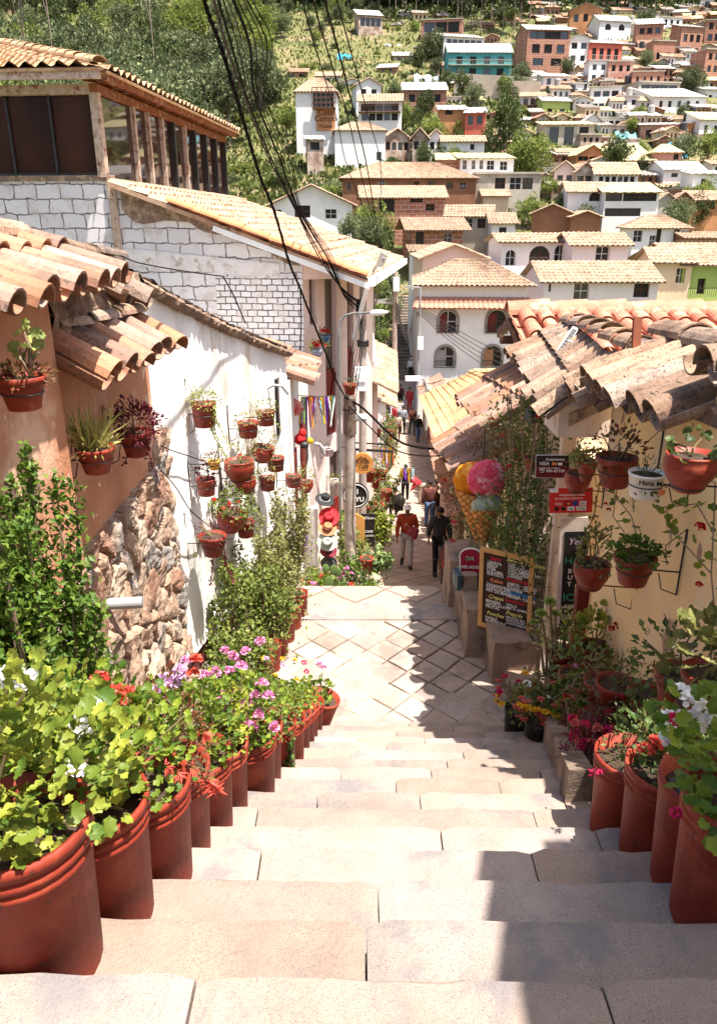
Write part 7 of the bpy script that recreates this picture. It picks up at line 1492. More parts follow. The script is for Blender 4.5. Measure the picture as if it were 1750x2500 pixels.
t, o, ex, ez, n, W, H = board('framed_poster', 'small picture in a cream frame standing by the maroon door post', 'poster', [(1408, 1425, 6.0), (1428, 1435, 5.85), (1420, 1530, 5.85), (1404, 1520, 6.0)], 6); panel(t, o, ex, ez, n, 0, 0, W, H, 0, .02, 'frame', m_wood_pale); panel(t, o, ex, ez, n, .02, .02, W - .02, H - .02, .02, .024, 'picture', mat('blue_print', (.06, .12, .2), (.4, .45, .45), scale=20))
# red and black card payment signs
t, o, ex, ez, n, W, H = board('payment_sign', 'red card payment sign with white lettering hung by the cream house corner', 'sign', [(1341, 1190, 5.95), (1444, 1192, 5.9), (1444, 1250, 5.9), (1340, 1252, 5.95)], 6)
panel(t, o, ex, ez, n, 0, 0, W, H, 0, .01, 'panel', mat('sign_red', (.66, .035, .03), (.62, .03, .028), rough=.4)); panel(t, o, ex, ez, n, 0, H * .84, W * .2, H * 1.005, .01, .012, 'white_corner', cw)
letters(t, [('Aceptamos todas', W * .22, H * .70, W * .085, 'LEFT', 0), ('las tarjetas y billeteras', W * .13, H * .565, W * .073, 'LEFT', 0), ('VISA', W * .12, H * .33, W * .085, 'LEFT', .25)], o, ex, ez, n, .013, cw)
m = MB()
for x, w_ in ((.70, .16),): m.prism([o + ex * (W * a) + ez * (H * b) + n * .011 for a, b in ((x, .30), (x + w_, .30), (x + w_, .48), (x, .48))], n * .002)
for x, w_ in ((.42, .17), (.63, .23)): m.prism([o + ex * (W * a) + ez * (H * b) + n * .011 for a, b in ((x, .1), (x + w_, .1), (x + w_, .26), (x, .26))], n * .002)
m.build('white_badge', cw, t); panel(t, o, ex, ez, n, W * .35, H * .30, W * .50, H * .48, .011, .013, 'dark_badge', mat('badge_maroon', (.08, .01, .01))); panel(t, o, ex, ez, n, W * .54, H * .30, W * .66, H * .48, .011, .013, 'blue_badge', mat('badge_blue', (.03, .05, .3)))
m = MB()
for x, c_ in ((.40, 0), (.45, 1)): q = o + ex * (W * x) + ez * (H * .39) + n * .014; m.add([q + ex * (math.cos(a) * W * .035) + ez * (math.sin(a) * W * .035) + n * (.001 * c_) for a in np.linspace(0, 6.28, 13)[:-1]], [tuple(range(12))], c_)
m.build('card_circles', [cr_, co], t); m = MB()
for x in (.17, .33): q = o + ex * (W * x) + ez * (H * .18) + n * .012; m.add([q + ex * (math.cos(a) * W * .055) + ez * (math.sin(a) * W * .055) for a in np.linspace(0, 6.28, 13)[:-1]], [tuple(range(12))])
m.build('round_badges', m_blackb, t); letters(t, [('Pay', W * .46, H * .145, W * .07, 'LEFT', 0), ('G Pay', W * .655, H * .145, W * .07, 'LEFT', 0), ('JD', W * .74, H * .35, W * .07, 'LEFT', 0)], o, ex, ez, n, .016, m_blackb)
t, o, ex, ez, n, W, H = board('payment_sign', 'black and maroon phone and card sign above the red one', 'sign', [(1307, 1109, 6.5), (1390, 1111, 6.4), (1390, 1167, 6.4), (1306, 1166, 6.5)], 6)
panel(t, o, ex, ez, n, 0, 0, W, H, 0, .008, 'rim', cw); panel(t, o, ex, ez, n, .006, .006, W - .006, H - .006, .008, .012, 'panel', m_blackb); panel(t, o, ex, ez, n, .006, .006, W - .006, H * .53, .012, .014, 'lower_panel', mat('sign_maroon', (.14, .012, .015)))
letters(t, [('Aceptamos', W * .3, H * .77, W * .12, 'LEFT', 0), ('VISA', W * .1, H * .57, W * .15, 'LEFT', .25), ('\u260e 084-65109', W * .12, H * .27, W * .125, 'LEFT', 0), ('INFORMACION Y RESERVAS', W * .1, H * .42, W * .05, 'LEFT', 0)], o, ex, ez, n, .017, cw); panel(t, o, ex, ez, n, W * .48, H * .57, W * .62, H * .68, .013, .015, 'orange_badge', co); panel(t, o, ex, ez, n, W * .65, H * .57, W * .78, H * .68, .013, .015, 'white_badge', cw)
# arched ice cream shop sign
t, o, ex, ez, n, W, H = board('arched_sign', 'arched maroon ice cream shop sign propped on the ledge', 'sign', [(1121, 1345, 7.6), (1178, 1345, 7.5), (1178, 1412, 7.5), (1122, 1410, 7.6)], 7)
def arch_pts(x0, x1, z0, z1, d):
    r = (x1 - x0) / 2; return [o + ex * x0 + ez * z0 + n * d, o + ex * x1 + ez * z0 + n * d] + [o + ex * ((x0 + x1) / 2 + r * math.cos(a)) + ez * (z1 - r * .7 + r * .7 * math.sin(a)) + n * d for a in np.linspace(0, math.pi, 13)]
m = MB(); m.prism(arch_pts(0, W, 0, H * 1.12, 0), n * .012); m.build('rim', cw, t); m = MB(); m.prism(arch_pts(.014, W - .014, .0, H * 1.12 - .014, .013), n * .003); m.build('panel', mat('sign_crimson', (.28, .01, .035)), t)
letters(t, [('DA', W * .28, H * .68, W * .26, 'LEFT', 0), ('HELADOS', W * .08, H * .38, W * .2, 'LEFT', 0), ('ARTESA', W * .26, H * .1, W * .2, 'LEFT', 0)], o, ex, ez, n, .019, cw); letters(t, [('DA', W * .285, H * .685, W * .235, 'LEFT', 0)], o, ex, ez, n, .022, cg)
m = MB(); q = P(1140, 1420, 7.45); m.box(q + Vector((.12, .12, -.02)), (.5, .22, .16)); m.box(q + Vector((-.1, -.05, .03)), (.05, .1, .18)); tag(m.build('plastic_tray', mat('blue_grey_plastic', (.04, .08, .10), (.03, .06, .08), rough=.4)), 'dark blue grey tray under the arched sign', 'tray')
m = rough_box(q.x - .06, q.y - .06, q.z - .10, q.x + .10, q.y + .08, q.z + .08, 9, n=3, amp=.03); tag(m.build('loose_rock', st), 'loose brown rock lying against the blue grey tray', 'rock')
# ice cream cone sign (relief)
t = thing('ice_cream_sign', 'giant three scoop ice cream cone sign hanging over the ledge', 'sign', P(1170, 1330, 8.0)); Yc = 8.0
def scoop(px, py, r_px, mt, nm, dy=0, hz=1.0):
    c = P(px, py, Yc + dy); r = r_px / F * (Yc * CT - c.z * ST) ; mb = MB(); bmx = bmesh.new(); bmesh.ops.create_icosphere(bmx, subdivisions=4, radius=1); vs = []
    for v in bmx.verts: k_ = 1 + .05 * noise.noise(v.co * 4 + Vector((px, 0, 0))) + .03 * noise.noise(v.co * 11); z = v.co.z; vs.append(c + Vector((v.co.x * r * k_ * (1.06 if z < -.5 else 1), v.co.y * r * .5 * k_, max(z, -.82) * r * k_ * hz)))
    mb.add(vs, [tuple(q.index for q in f_.verts) for f_ in bmx.faces]); bmx.free(); return mb.build(nm, mt, t, smooth=True)
scoop(1150, 1170, 44, mat('mango_scoop', (.80, .30, .01), (.65, .17, .005), scale=9, bump=1, bscale=30, c3=(.85, .5, .1), s3=8), 'mango_scoop', .02); scoop(1188, 1168, 47, mat('pink_scoop', (.85, .14, .22), (.65, .03, .08), scale=10, bump=1, bscale=30, c3=(.9, .5, .55), s3=9), 'pink_scoop', -.1); scoop(1186, 1232, 40, mat('mint_scoop', (.52, .66, .55), (.30, .42, .32), scale=20, bump=1, bscale=40, c3=(.85, .8, .75), s3=9), 'mint_scoop', -.05, .8)
wf = blockmat('waffle', (.75, .38, .12), (.68, .32, .09), (.38, .12, .03), .06, .06, .008, offs=0, rot=R(45), bump=1)
for a, b, c in ((P(1108, 1195, Yc), P(1190, 1215, Yc), P(1165, 1335, Yc)), (P(1150, 1245, Yc - .08), P(1222, 1240, Yc - .08), P(1180, 1345, Yc - .05))):
    m = MB(); rr = (b - a).length / 2; cc = (a + b) / 2; nseg = 14; b0 = len(m.v)
    for k_ in range(nseg): an = 2 * math.pi * k_ / nseg; m.v.append(tuple(cc + (b - a) * .5 * math.cos(an) + Vector((0, rr * .5 * math.sin(an), 0))))
    m.v.append(tuple(c)); 
    for k_ in range(nseg): m.f.append((k_, (k_ + 1) % nseg, nseg)); m.m.append(0)
    m.f.append(tuple(range(nseg))[::-1]); m.m.append(0); m.build('waffle_cone', wf, t)
m = MB(); c = P(1180, 1125, 8.0); m.tube([c + Vector((0, 0, -.1)), c + Vector((0, .05, .35))], .008, 5); m.build('hanger', m_iron, t)
# cafe signs
def disc_sign(lb, px, py, Y, r, mt, texts, rim=None, logo=None):
    t = thing('round_sign', lb, 'sign', P(px, py, Y)); c = P(px, py, Y); m = MB(); pts = [c + Vector((math.cos(a) * r, 0, math.sin(a) * r)) for a in np.linspace(0, 2 * math.pi, 33)[:-1]]
    m.prism(pts, (0, .05, 0)); m.build('disc', mt, t)
    if rim: m = MB(); m.tube([c + Vector((math.cos(a) * r * .88, -.01, math.sin(a) * r * .88)) for a in np.linspace(0, 2 * math.pi, 33)], .008, 5); m.build('ring', rim, t)
    m = MB()
    for s_, x, z, size, mt_ in texts: text_mesh(m, s_, c + Vector((x * r, 0, z * r)), (1, 0, 0), (0, 0, 1), (0, -1, 0), size * r, 'LEFT', 0, d=.012, bold=.02 * r)
    m.build('lettering', texts[0][4], t)
    if logo: m = MB(); m.tube([c + Vector((x * r, -.01, z * r)) for x, z in logo], .012, 5); m.build('emblem', texts[0][4], t)
    m = MB(); m.tube([c + Vector((-r * .6, .02, r * .9)), c + Vector((-r * .6, .02, r * 1.5)), c + Vector((-r * 2, .02, r * 1.5))], .012, 5); m.build('hanger', m_iron, t); return t
disc_sign('round orange wooden café sign half hidden by the near pole', 884, 1132, 15.5, .235, mat('orange_sign_wood', (.62, .28, .07), (.52, .22, .05), scale=8), [('RUTAS', -.72, .02, .46, m_wood), ('del', -.8, -.22, .22, m_wood), ('Café', -.3, -.42, .46, m_wood)], logo=[(-.5, .42), (-.1, .72), (.1, .55), (.25, .62), (.55, .35)])
disc_sign('round black sign with white ring behind the near pole', 868, 1210, 16.0, .30, m_blackb, [('AYU', -.35, -.45, .5, cw), ('1', -.0, .15, .55, cw)], rim=cw)
t, o, ex, ez, n, W, H = board('chalkboard', 'black café chalkboard with sketchy white lettering', 'chalkboard', [(882, 1254, 15.2), (914, 1254, 15.2), (914, 1334, 15.2), (882, 1334, 15.2)], 15); panel(t, o, ex, ez, n, 0, 0, W, H, 0, .04, 'board', m_blackb)
letters(t, [('Disco', .06, H * .86, .09, 'LEFT', .2), ('CAFE', .06, H * .45, .08, 'LEFT', .2), ('PANTRY', .05, H * .33, .06, 'LEFT', .2)], o, ex, ez, n, .05, cw)
t, o, ex, ez, n, W, H = board('wooden_easel', 'orange plywood easel panel standing just left of the chalkboard', 'easel', [(868, 1258, 14.6), (891, 1258, 14.6), (890, 1352, 14.6), (868, 1340, 14.6)], 15); panel(t, o, ex, ez, n, 0, 0, W, H, 0, .04, 'panel', mat('orange_plywood', (.62, .30, .08), (.55, .26, .07), scale=6))
m = MB(); q = P(905, 1097, 16.5); m.beam(q + Vector((-.4, 0, .0)), q + Vector((.5, 0, -.05)), .05, .05); m.beam(q + Vector((-.4, .2, .1)), q + Vector((.4, .2, .06)), .03, .03); tag(m.build('iron_bracket', m_iron), 'iron bracket bar above the orange café sign', 'bracket')
# text and leaves on the white glazed pot
c = wloc(thm); m = MB(); dr = Vector((-.25, -1, .12)).normalized(); rx = Vector((1, -.25, 0)).normalized()
rr = 88 / F * (c.y * CT - c.z * ST) / 2; text_mesh(m, 'Hana Maya', c + Vector((0, -rr * 1.04, rr * .95)) - rx * rr * .75, rx, (0, 0, 1), (0, -1, 0), rr * .38, bold=.001, d=.0); m.build('lettering', m_blackb, thm)
m = MB(); L_ = [(x, z) for x, z in ((-.6, .45), (-.35, .3), (-.1, .45), (.1, .28), (.3, .45), (.45, .3), (-.75, .3))]; leaves(m, [c + Vector((0, -rr * 1.0, 0)) + rx * rr * a + Vector((0, 0, rr * b)) for a, b in L_], [(random.uniform(-1, 1), -.1, random.uniform(.1, 1)) for _ in L_], rr * .35, 'oval'); m.build('painted_leaf', mat('painted_green', (.05, .12, .03), (.03, .08, .02)), thm)
m = MB(); q = c + Vector((rr * .62, -rr * .8, rr * .5)); m.lathe([(rr * .2, 0), (0.0005, .004)], q, 12, rot=Matrix.Rotation(R(90), 3, 'X')); m.build('painted_orange', co, thm)
# solar panel, black lamp on the old roof, wooden stake
t = thing('solar_panel', 'small solar panel on a bracket standing on the old tile roof', 'solar panel', P(1400, 850, 6.9)); q = [P(1358, 855, 6.9), P(1372, 862, 6.9), P(1410, 806, 7.1), P(1396, 800, 7.1)]; m = MB(); m.prism(q, Vector((.01, .02, .012))); m.build('frame', m_whitep, t)
nn = (q[1] - q[0]).cross(q[3] - q[0]).normalized(); nn = nn if nn.y < 0 else -nn; m = MB()
for i in range(8):
    a, b = (i + .1) / 8, (i + .9) / 8; m.add([q[0].lerp(q[3], a).lerp(q[1].lerp(q[2], a), .12) + nn * .004, q[0].lerp(q[3], a).lerp(q[1].lerp(q[2], a), .88) + nn * .004, q[0].lerp(q[3], b).lerp(q[1].lerp(q[2], b), .88) + nn * .004, q[0].lerp(q[3], b).lerp(q[1].lerp(q[2], b), .12) + nn * .004], [(0, 1, 2, 3)])
m.build('cells', m_iron, t); m = MB(); m.beam(P(1385, 832, 7.0), P(1420, 850, 6.9), .03, .02); m.build('bracket', m_whitep, t)
m = MB(); m.beam(P(1548, 905, 5.0), P(1555, 775, 5.1), .05, .05); tag(m.build('wooden_stake', mat('old_red_stake', (.24, .07, .03), (.15, .05, .03), scale=9)), 'reddish wooden stake rising from the old tile roof', 'stake')
cable('thin stay wire from the wooden stake down to the tiles', [(1550, 805, 5.1), (1520, 850, 5.5), (1480, 880, 6.0)], .004)
m = MB(); q = P(1300, 1013, 7.0); m.box(q, (.10, .12, .13), .3); m.lathe([(.03, 0), (.05, .05), (.05, .08)], q + Vector((0, -.07, -.05)), 10); tag(m.build('floodlight', m_iron), 'small black floodlight tucked under the old tile eave', 'floodlight')
# hats
t = thing('hat_stand', 'white post carrying a column of felt hats by the shop', 'hat stand', P(772, 1400, 12.0)); m = MB(); a = P(768, 1240, 12.4); m.tube([a, Vector((a.x, a.y, -6.6))], .05, 8); a2 = P(752, 1270, 12.4); m.box((a.x - .12, 12.45, a.z - 1.2), (.3, .1, 2.4)); m.build('post', m_white2, t)
def hat(px, py, Y, r, mt, lb, tilt=(.9, 0)):
    c = P(px, py, Y); t = thing('felt_hat', lb, 'hat', c, 0, 'felt hats hung on the post'); rot = Euler((tilt[0], tilt[1], 0)).to_matrix(); m = MB()
    m.lathe([(r * .5, .012), (r * .8, 0), (r * .97, .008), (r, .02), (r * .97, .014), (r * .8, .008), (r * .52, .02)], c, 24, rot=rot, squash=.92); m.build('brim', mt, t, smooth=True)
    m = MB(); m.lathe([(r * .52, .01), (r * .50, .06), (r * .44, .12), (r * .34, .145), (r * .2, .13), (.0005, .115)], c, 24, rot=rot, squash=.85); m.build('crown', mt, t, smooth=True); m = MB(); m.lathe([(r * .535, .015), (r * .53, .05)], c, 24, rot=rot, squash=.86); m.build('band', m_blackb if mt is not HB else cw, t)
HB = mat('black_felt', (.03, .033, .035), (.02, .022, .024))
hat(792, 1222, 12.2, .17, HB, 'topmost black felt hat with a white band', (.35, .25)); hat(803, 1262, 12.1, .18, mat('red_felt', (.62, .03, .04), (.5, .02, .03)), 'bright red felt hat below the black one', (1.0, .1)); hat(799, 1290, 12.0, .165, mat('tan_felt', (.5, .2, .1), (.42, .16, .08)), 'tan felt hat squeezed under the red one', (.7, .2))
hat(799, 1322, 11.9, .18, mat('sage_felt', (.42, .46, .40), (.36, .4, .34)), 'sage green felt hat facing the viewer', (1.15, .1)); hat(802, 1346, 12.1, .15, mat('maroon_felt', (.2, .02, .04), (.14, .015, .03)), 'maroon felt hat peeping out under the sage one', (.6, 0)); hat(803, 1375, 12.2, .15, mat('charcoal_felt', (.1, .1, .1), (.07, .07, .07)), 'lowest charcoal hat drooping on the post', (1.5, .3))
# ribbons
RC = [mat('ribbon_' + n_, c, tuple(q * .8 for q in c), rough=.5, transl=.3) for n_, c in [('yellow', (.8, .55, .03)), ('violet', (.25, .05, .55)), ('white', (.8, .85, .85)), ('orange', (.8, .28, .03)), ('red', (.6, .03, .04)), ('sky', (.25, .6, .75)), ('green', (.2, .45, .1))]]
def ribbons(lb, px0, px1, pyt, pyb, Y, n, seed):
    a, b = P(px0, pyt, Y), P(px1, pyt, Y); Lz = a.z - P(px0, pyb, Y).z; t = thing('ribbon_garland', lb, 'ribbons', a.lerp(b, .5), 0, None); rs = random.Random(seed); w_ = (b.x - a.x) / n * 1.1
    m = MB(); m.tube([a + Vector((-.2, 0, .03)), a.lerp(b, .5), b + Vector((.2, 0, .03))], .006, 5); m.build('cord', m_iron, t)
    for i in range(n):
        x = a.x + (b.x - a.x) * (i + .5) / n; m = MB(); dx = rs.uniform(-.18, .18) * Lz; dy = rs.uniform(-.12, .12); LL = Lz * rs.uniform(.8, 1.08); K = 6; vs = []
        for k_ in range(K + 1):
            u = k_ / K; xx = x + dx * u; ww = w_ * (.5 - .15 * u) ; vs += [(xx - ww, Y + dy * u + .02 * math.sin(u * 5 + i), a.z - LL * u), (xx + ww, Y + dy * u - .02 * math.sin(u * 5 + i), a.z - LL * u)]
        m.add(vs, [(2 * k_, 2 * k_ + 1, 2 * k_ + 3, 2 * k_ + 2) for k_ in range(K)]); m.build('ribbon', RC[rs.randrange(7) if i % 3 else [0, 1, 3, 2][i // 3 % 4]], t)
    return t
ribbons('colourful ribbon bundle hung over the shop canopy at left', 735, 820, 968, 1038, 12, 22, 1); ribbons('second ribbon bundle beyond the orange café sign', 922, 962, 1092, 1138, 17.5, 16, 2); ribbons('farthest ribbon bundle above the standing dark figure', 978, 1012, 1143, 1172, 24, 12, 3)
t = thing('ribbon_garland', 'purple ribbon streamers trailing down the shop wall', 'ribbons', P(735, 1300, 10.5))
for i in range(8):
    pts = [P(712 + i * 2 + random.uniform(-3, 3), 1245, 10.4), P(728 + i * 2, 1262, 10.4), P(736 + i * 1.5, 1300, 10.4), P(742 + i, 1345 + random.uniform(-15, 12), 10.4)]; m = MB(); q = smooth_path(pts, 4); vs = []
    for p in q: vs += [p + Vector((-.02, 0, 0)), p + Vector((.02, .02, 0))]
    m.add(vs, [(2 * k_, 2 * k_ + 1, 2 * k_ + 3, 2 * k_ + 2) for k_ in range(len(q) - 1)]); m.build('ribbon', RC[1], t)
# shop goods: awning cloth, dolls, white pot with pink pattern, cactus
t = thing('cloth_bundle', 'red and white patterned cloth hanging beside the ribbons', 'cloth', P(720, 1010, 11.3)); m = MB(); a = P(718, 995, 11.3); m.blob(a, (.12, .1, .14), 3, 2, .4); m.build('red_cloth', mat('red_cloth', (.6, .05, .05), (.75, .4, .35), scale=12), t)
t = thing('doll', 'plush figure in red hood sitting on the shop ledge', 'doll', P(732, 1080, 11)); a = P(732, 1072, 11); m = MB(); m.blob(a, (.09, .08, .09), 4, 2, .2); m.blob(a + Vector((.04, 0, .1)), (.06, .06, .07), 5, 2, .1); m.build('body', mat('red_plush', (.6, .02, .02), (.45, .01, .015)), t); m = MB(); m.blob(a + Vector((.07, -.05, -.08)), (.07, .06, .06), 5, 2, .1); m.build('dark_part', m_iron, t); m = MB(); m.blob(a + Vector((.16, -.03, -.02)), (.05, .05, .05), 5, 2, .1); m.build('yellow_part', RC[0], t)
m_patt = mat('pink_patterned_glaze', (.8, .78, .76), (.6, .15, .35), scale=40, lo=.5, hi=.6)
hang(802, 1103, 26, 'plain', .42, 'dark', (.7, .7, .6), 20, .04, 'lance', 'white hanging pot with pink pattern left of the near pole', (-.80, 12, 0), (-1, .1, 0), .15, m_patt, seed=410); hang(816, 1178, 22, 'bowl', .42, 'olive', (1.2, 1.2, .8), 60, .04, 'oval', 'cream hanging pot left of the near pole', (-.80, 12.5, 0), (-1, .1, 0), .15, m_pot_white, seed=411)
hang(776, 860, 26, 'bowl', .42, 'herb', (1.4, 1.4, .9), 90, .05, 'oval', 'small blue white hanging pot with red blooms on the pink wall', (-.9, 15.4, 0), (-.6, .8, 0), .2, mat('blue_white_glaze', (.08, .12, .3), (.6, .6, .65), scale=30), (('red', 6, 'ball', .06),), seed=412); hang(795, 828, 26, 'flower', .42, 'redgr', (1.0, 1.0, .8), 60, .05, 'oval', 'turquoise pot with red flowers in front of the tall pink house window', (-.8, 15.6, 0), (-.6, .8, 0), .2, m_pot_blue, (('red', 3, 'ball', .06),), seed=413)
t = thing('prickly_pear', 'prickly pear cactus with round pads in the flower bed', 'cactus', P(800, 1440, 10.2)); 
for j, (px, py, r) in enumerate([(803, 1420, .09), (815, 1392, .08), (795, 1388, .07), (826, 1398, .07), (819, 1425, .08)]):
    m = MB(); m.blob(P(px, py, 10.2 + j * .05), (r * .8, r * .18, r * 1.1), j, 2, .1); m.build('pad', mat('cactus_green', (.12, .20, .05), (.08, .14, .035), scale=8), t)
t = thing('clothes_rack', 'rack of dark bags and goods under the lower right canopy', 'rack', (1.9, 14.5, -7.6)); m = MB(); m.beam((1.9, 13.8, -6.3), (1.9, 15.5, -6.5), .03, .03); m.beam((1.9, 13.8, -7.7), (1.9, 13.8, -6.3), .03, .03); m.beam((1.9, 15.5, -8), (1.9, 15.5, -6.5), .03, .03); m.build('frame', m_iron, t)
for i in range(7): m = MB(); m.blob((1.88, 13.9 + i * .24, -6.75 - .03 * i), (.1, .09, .28), i, 2, .3); m.build('garment', [m_wood_red, m_iron, m_wood, RC[4], m_blackb][i % 5], t)
# ================================================================== people
def street_Y(px, py):
    d = ray(px, py); r = d.z / d.y; prev = None
    for Y in np.arange(13.5, 62, .1):
        if street_z(Y) / Y >= r: return float(Y)
    return 60.0
def skin_mesh(nodes, edges, root=0, sub=1):
    me = bpy.data.meshes.new('fig'); me.from_pydata([n_[0] for n_ in nodes], edges, []); o = bpy.data.objects.new('fig', me); COL.objects.link(o); md = o.modifiers.new('s', 'SKIN'); md.use_smooth_shade = True
    for i, n_ in enumerate(nodes): r = n_[1]; sv = me.skin_vertices[0].data[i]; sv.radius = r if isinstance(r, tuple) else (r, r); sv.use_root = (i == root)
    if sub: q = o.modifiers.new('b', 'SUBSURF'); q.levels = sub; q.render_levels = sub
    dg = bpy.context.evaluated_depsgraph_get(); m2 = bpy.data.meshes.new_from_object(o.evaluated_get(dg)); bpy.data.objects.remove(o); bpy.data.meshes.remove(me); return m2
SKIN = mat('warm_skin', (.36, .17, .10), (.30, .14, .085), rough=.6)
def lerp3(a, b, t): return tuple(a[i] + (b[i] - a[i]) * t for i in range(3))
def person(lb, loc, yaw, hgt, shirt, trousers, pose='stand', hair=None, cap=None, detail=False, grp=None, hands=None, gear=None, sleeve=1.0):
    s = hgt / 1.72; t = thing('person', lb, 'person', loc, R(yaw), grp); t.scale = (s, s, s)
    J = dict(pel=(0, 0, .93), spi=(0, 0, 1.12), che=(0, .01, 1.33), nec=(0, .01, 1.47), hb=(0, .02, 1.54), hm=(0, .035, 1.62), ht=(0, .02, 1.71))
    st_ = dict(stand=(0, 0), walk=(.18, -.20), walk2=(-.14, .18), sit=(0, 0), bend=(.05, -.05))[pose]
    for sd_, off in ((-1, st_[0]), (1, st_[1])):
        k_ = 'l' if sd_ < 0 else 'r'
        J[k_ + 'hip'] = (sd_ * .09, 0, .90); J[k_ + 'kn'] = (sd_ * .10, off * .5 + .05 * (off != 0), .50); J[k_ + 'an'] = (sd_ * .105, off, .09 + (.07 if off < -.05 else 0)); J[k_ + 'to'] = (sd_ * .12, off + .15, .035)
        J[k_ + 'sh'] = (sd_ * .175, .0, 1.40); arm = -off * .7; J[k_ + 'el'] = (sd_ * .235, arm * .4 - .02, 1.13); J[k_ + 'wr'] = (sd_ * .24, arm + .06, .90); J[k_ + 'ha'] = (sd_ * .235, arm + .08, .82)
    if hands == 'carry': J['lel'] = (-.25, -.02, 1.12); J['lwr'] = (-.12, .22, 1.10); J['lha'] = (-.06, .25, 1.12)
    if hands == 'raise':
        for k_, sd_ in (('l', -1), ('r', 1)): J[k_ + 'el'] = (sd_ * .24, .1, 1.22); J[k_ + 'wr'] = (sd_ * .1, .26, 1.42); J[k_ + 'ha'] = (sd_ * .05, .27, 1.5)
    if pose == 'sit':
        for k_ in J:
            x, y, z = J[k_]
            if k_[1:] == 'kn': J[k_] = (x * 1.3, .42, .50)
            elif k_[1:] == 'an': J[k_] = (x * 1.2, .38, .09)
            elif k_[1:] == 'to': J[k_] = (x * 1.2, .52, .035)
            elif k_[1:] == 'hip': J[k_] = (x, 0, .48)
            else: J[k_] = (x, y + (z - .93) * .35, z - .45)
    if pose == 'bend':
        for k_ in J:
            x, y, z = J[k_]
            if z > 1.0 and k_[1:] not in ('wr', 'ha'): J[k_] = (x, (z - .93) * .8, .93 + (z - .93) * .55)
            elif k_[1:] in ('wr', 'ha'): J[k_] = (x, .45, z - .12)
    names = list(J); 
    def graph(keys, rad, edges, sub=1, root=0):
        return skin_mesh([(J[k_] if isinstance(k_, str) else k_, rad[i]) for i, k_ in enumerate(keys)], edges, root, sub)
    def put(me, nm, mt):
        me.materials.clear(); me.materials.append(mt); me.name = nm; o = bpy.data.objects.new(nm, me); COL.objects.link(o); o.parent = t; return o
    keys = ['pel', 'spi', 'che', 'nec', 'hb', 'hm', 'ht', 'lhip', 'lkn', 'lan', 'lto', 'rhip', 'rkn', 'ran', 'rto', 'lsh', 'lel', 'lwr', 'lha', 'rsh', 'rel', 'rwr', 'rha']
    rad = [(.12, .09), (.10, .08), (.12, .085), .05, .062, (.078, .095), (.045, .055), .08, .05, .036, .03, .08, .05, .036, .03, .05, .04, .027, (.036, .02), .05, .04, .027, (.036, .02)]
    ed = [(0, 1), (1, 2), (2, 3), (3, 4), (4, 5), (5, 6), (0, 7), (7, 8), (8, 9), (9, 10), (0, 11), (11, 12), (12, 13), (13, 14), (2, 15), (15, 16), (16, 17), (17, 18), (2, 19), (19, 20), (20, 21), (21, 22)]
    nodes = [J[k_] for k_ in keys]
    if detail:   # five fingers on each hand and a nose
        for hi, k_ in ((18, 'l'), (22, 'r')):
            hx, hy, hz = J[k_ + 'ha']; sgn = -1 if k_ == 'l' else 1
            for f_i, (dx, L_) in enumerate(((-.024, .062), (-.008, .072), (.008, .068), (.024, .055))):
                b = len(nodes); nodes.append((hx + dx * .6 * 0 + sgn * .004, hy + dx, hz - .035)); rad.append(.0095); nodes.append((hx - sgn * .012, hy + dx + .012, hz - .035 - L_)); rad.append(.0075); ed += [(hi, b), (b, b + 1)]
            b = len(nodes); nodes.append((hx - sgn * .01, hy + .04, hz - .03)); rad.append(.0105); ed.append((hi, b))
    me = skin_mesh(list(zip(nodes, rad)), ed, 0, 1); put(me, 'body', SKIN)
    e = .022
    kt = ['pel', 'spi', 'che', 'nec', 'lsh', 'lel', 'lwr', 'rsh', 'rel', 'rwr']
    ns = [(J['pel'][0], J['pel'][1], J['pel'][2] - .03)] + [J[k_] for k_ in kt[1:]]; ns[3] = lerp3(J['che'], J['nec'], .8); ns[6] = lerp3(J['lel'], J['lwr'], sleeve); ns[9] = lerp3(J['rel'], J['rwr'], sleeve)
    put(skin_mesh(list(zip(ns, [(.175, .14), (.175, .14), (.195, .15), .085, .095, .07, .05, .095, .07, .05])), [(0, 1), (1, 2), (2, 3), (2, 4), (4, 5), (5, 6), (2, 7), (7, 8), (8, 9)], 0, 1), 'top', shirt)
    ns = [J['pel'], J['lhip'], J['lkn'], lerp3(J['lkn'], J['lan'], .93), J['rhip'], J['rkn'], lerp3(J['rkn'], J['ran'], .93)]
    put(skin_mesh(list(zip(ns, [(.148, .12), .102, .075, .058, .102, .075, .058])), [(0, 1), (1, 2), (2, 3), (0, 4), (4, 5), (5, 6)], 0, 1), 'trousers', trousers)
    for k_ in 'lr': put(skin_mesh([(lerp3(J[k_ + 'an'], J[k_ + 'to'], -.2), .048), (J[k_ + 'an'], .052), (J[k_ + 'to'], (.046, .038))], [(0, 1), (1, 2)], 1, 1), 'shoe', m_blackb)
    hx, hy, hz = J['hm']
    m = MB(); m.blob((hx, hy - .02, hz + .035), (.088, .10, .085), 2, 2, .15); o = m.build('cap' if cap else 'hair', cap or hair or m_blackb, t, local=True)
    if cap: m = MB(); m.lathe([(.0005, .0), (.07, .0), (.075, .006), (.0005, .012)], (hx, hy + .09, hz + .04), 14); m.build('visor', cap, t, local=True)
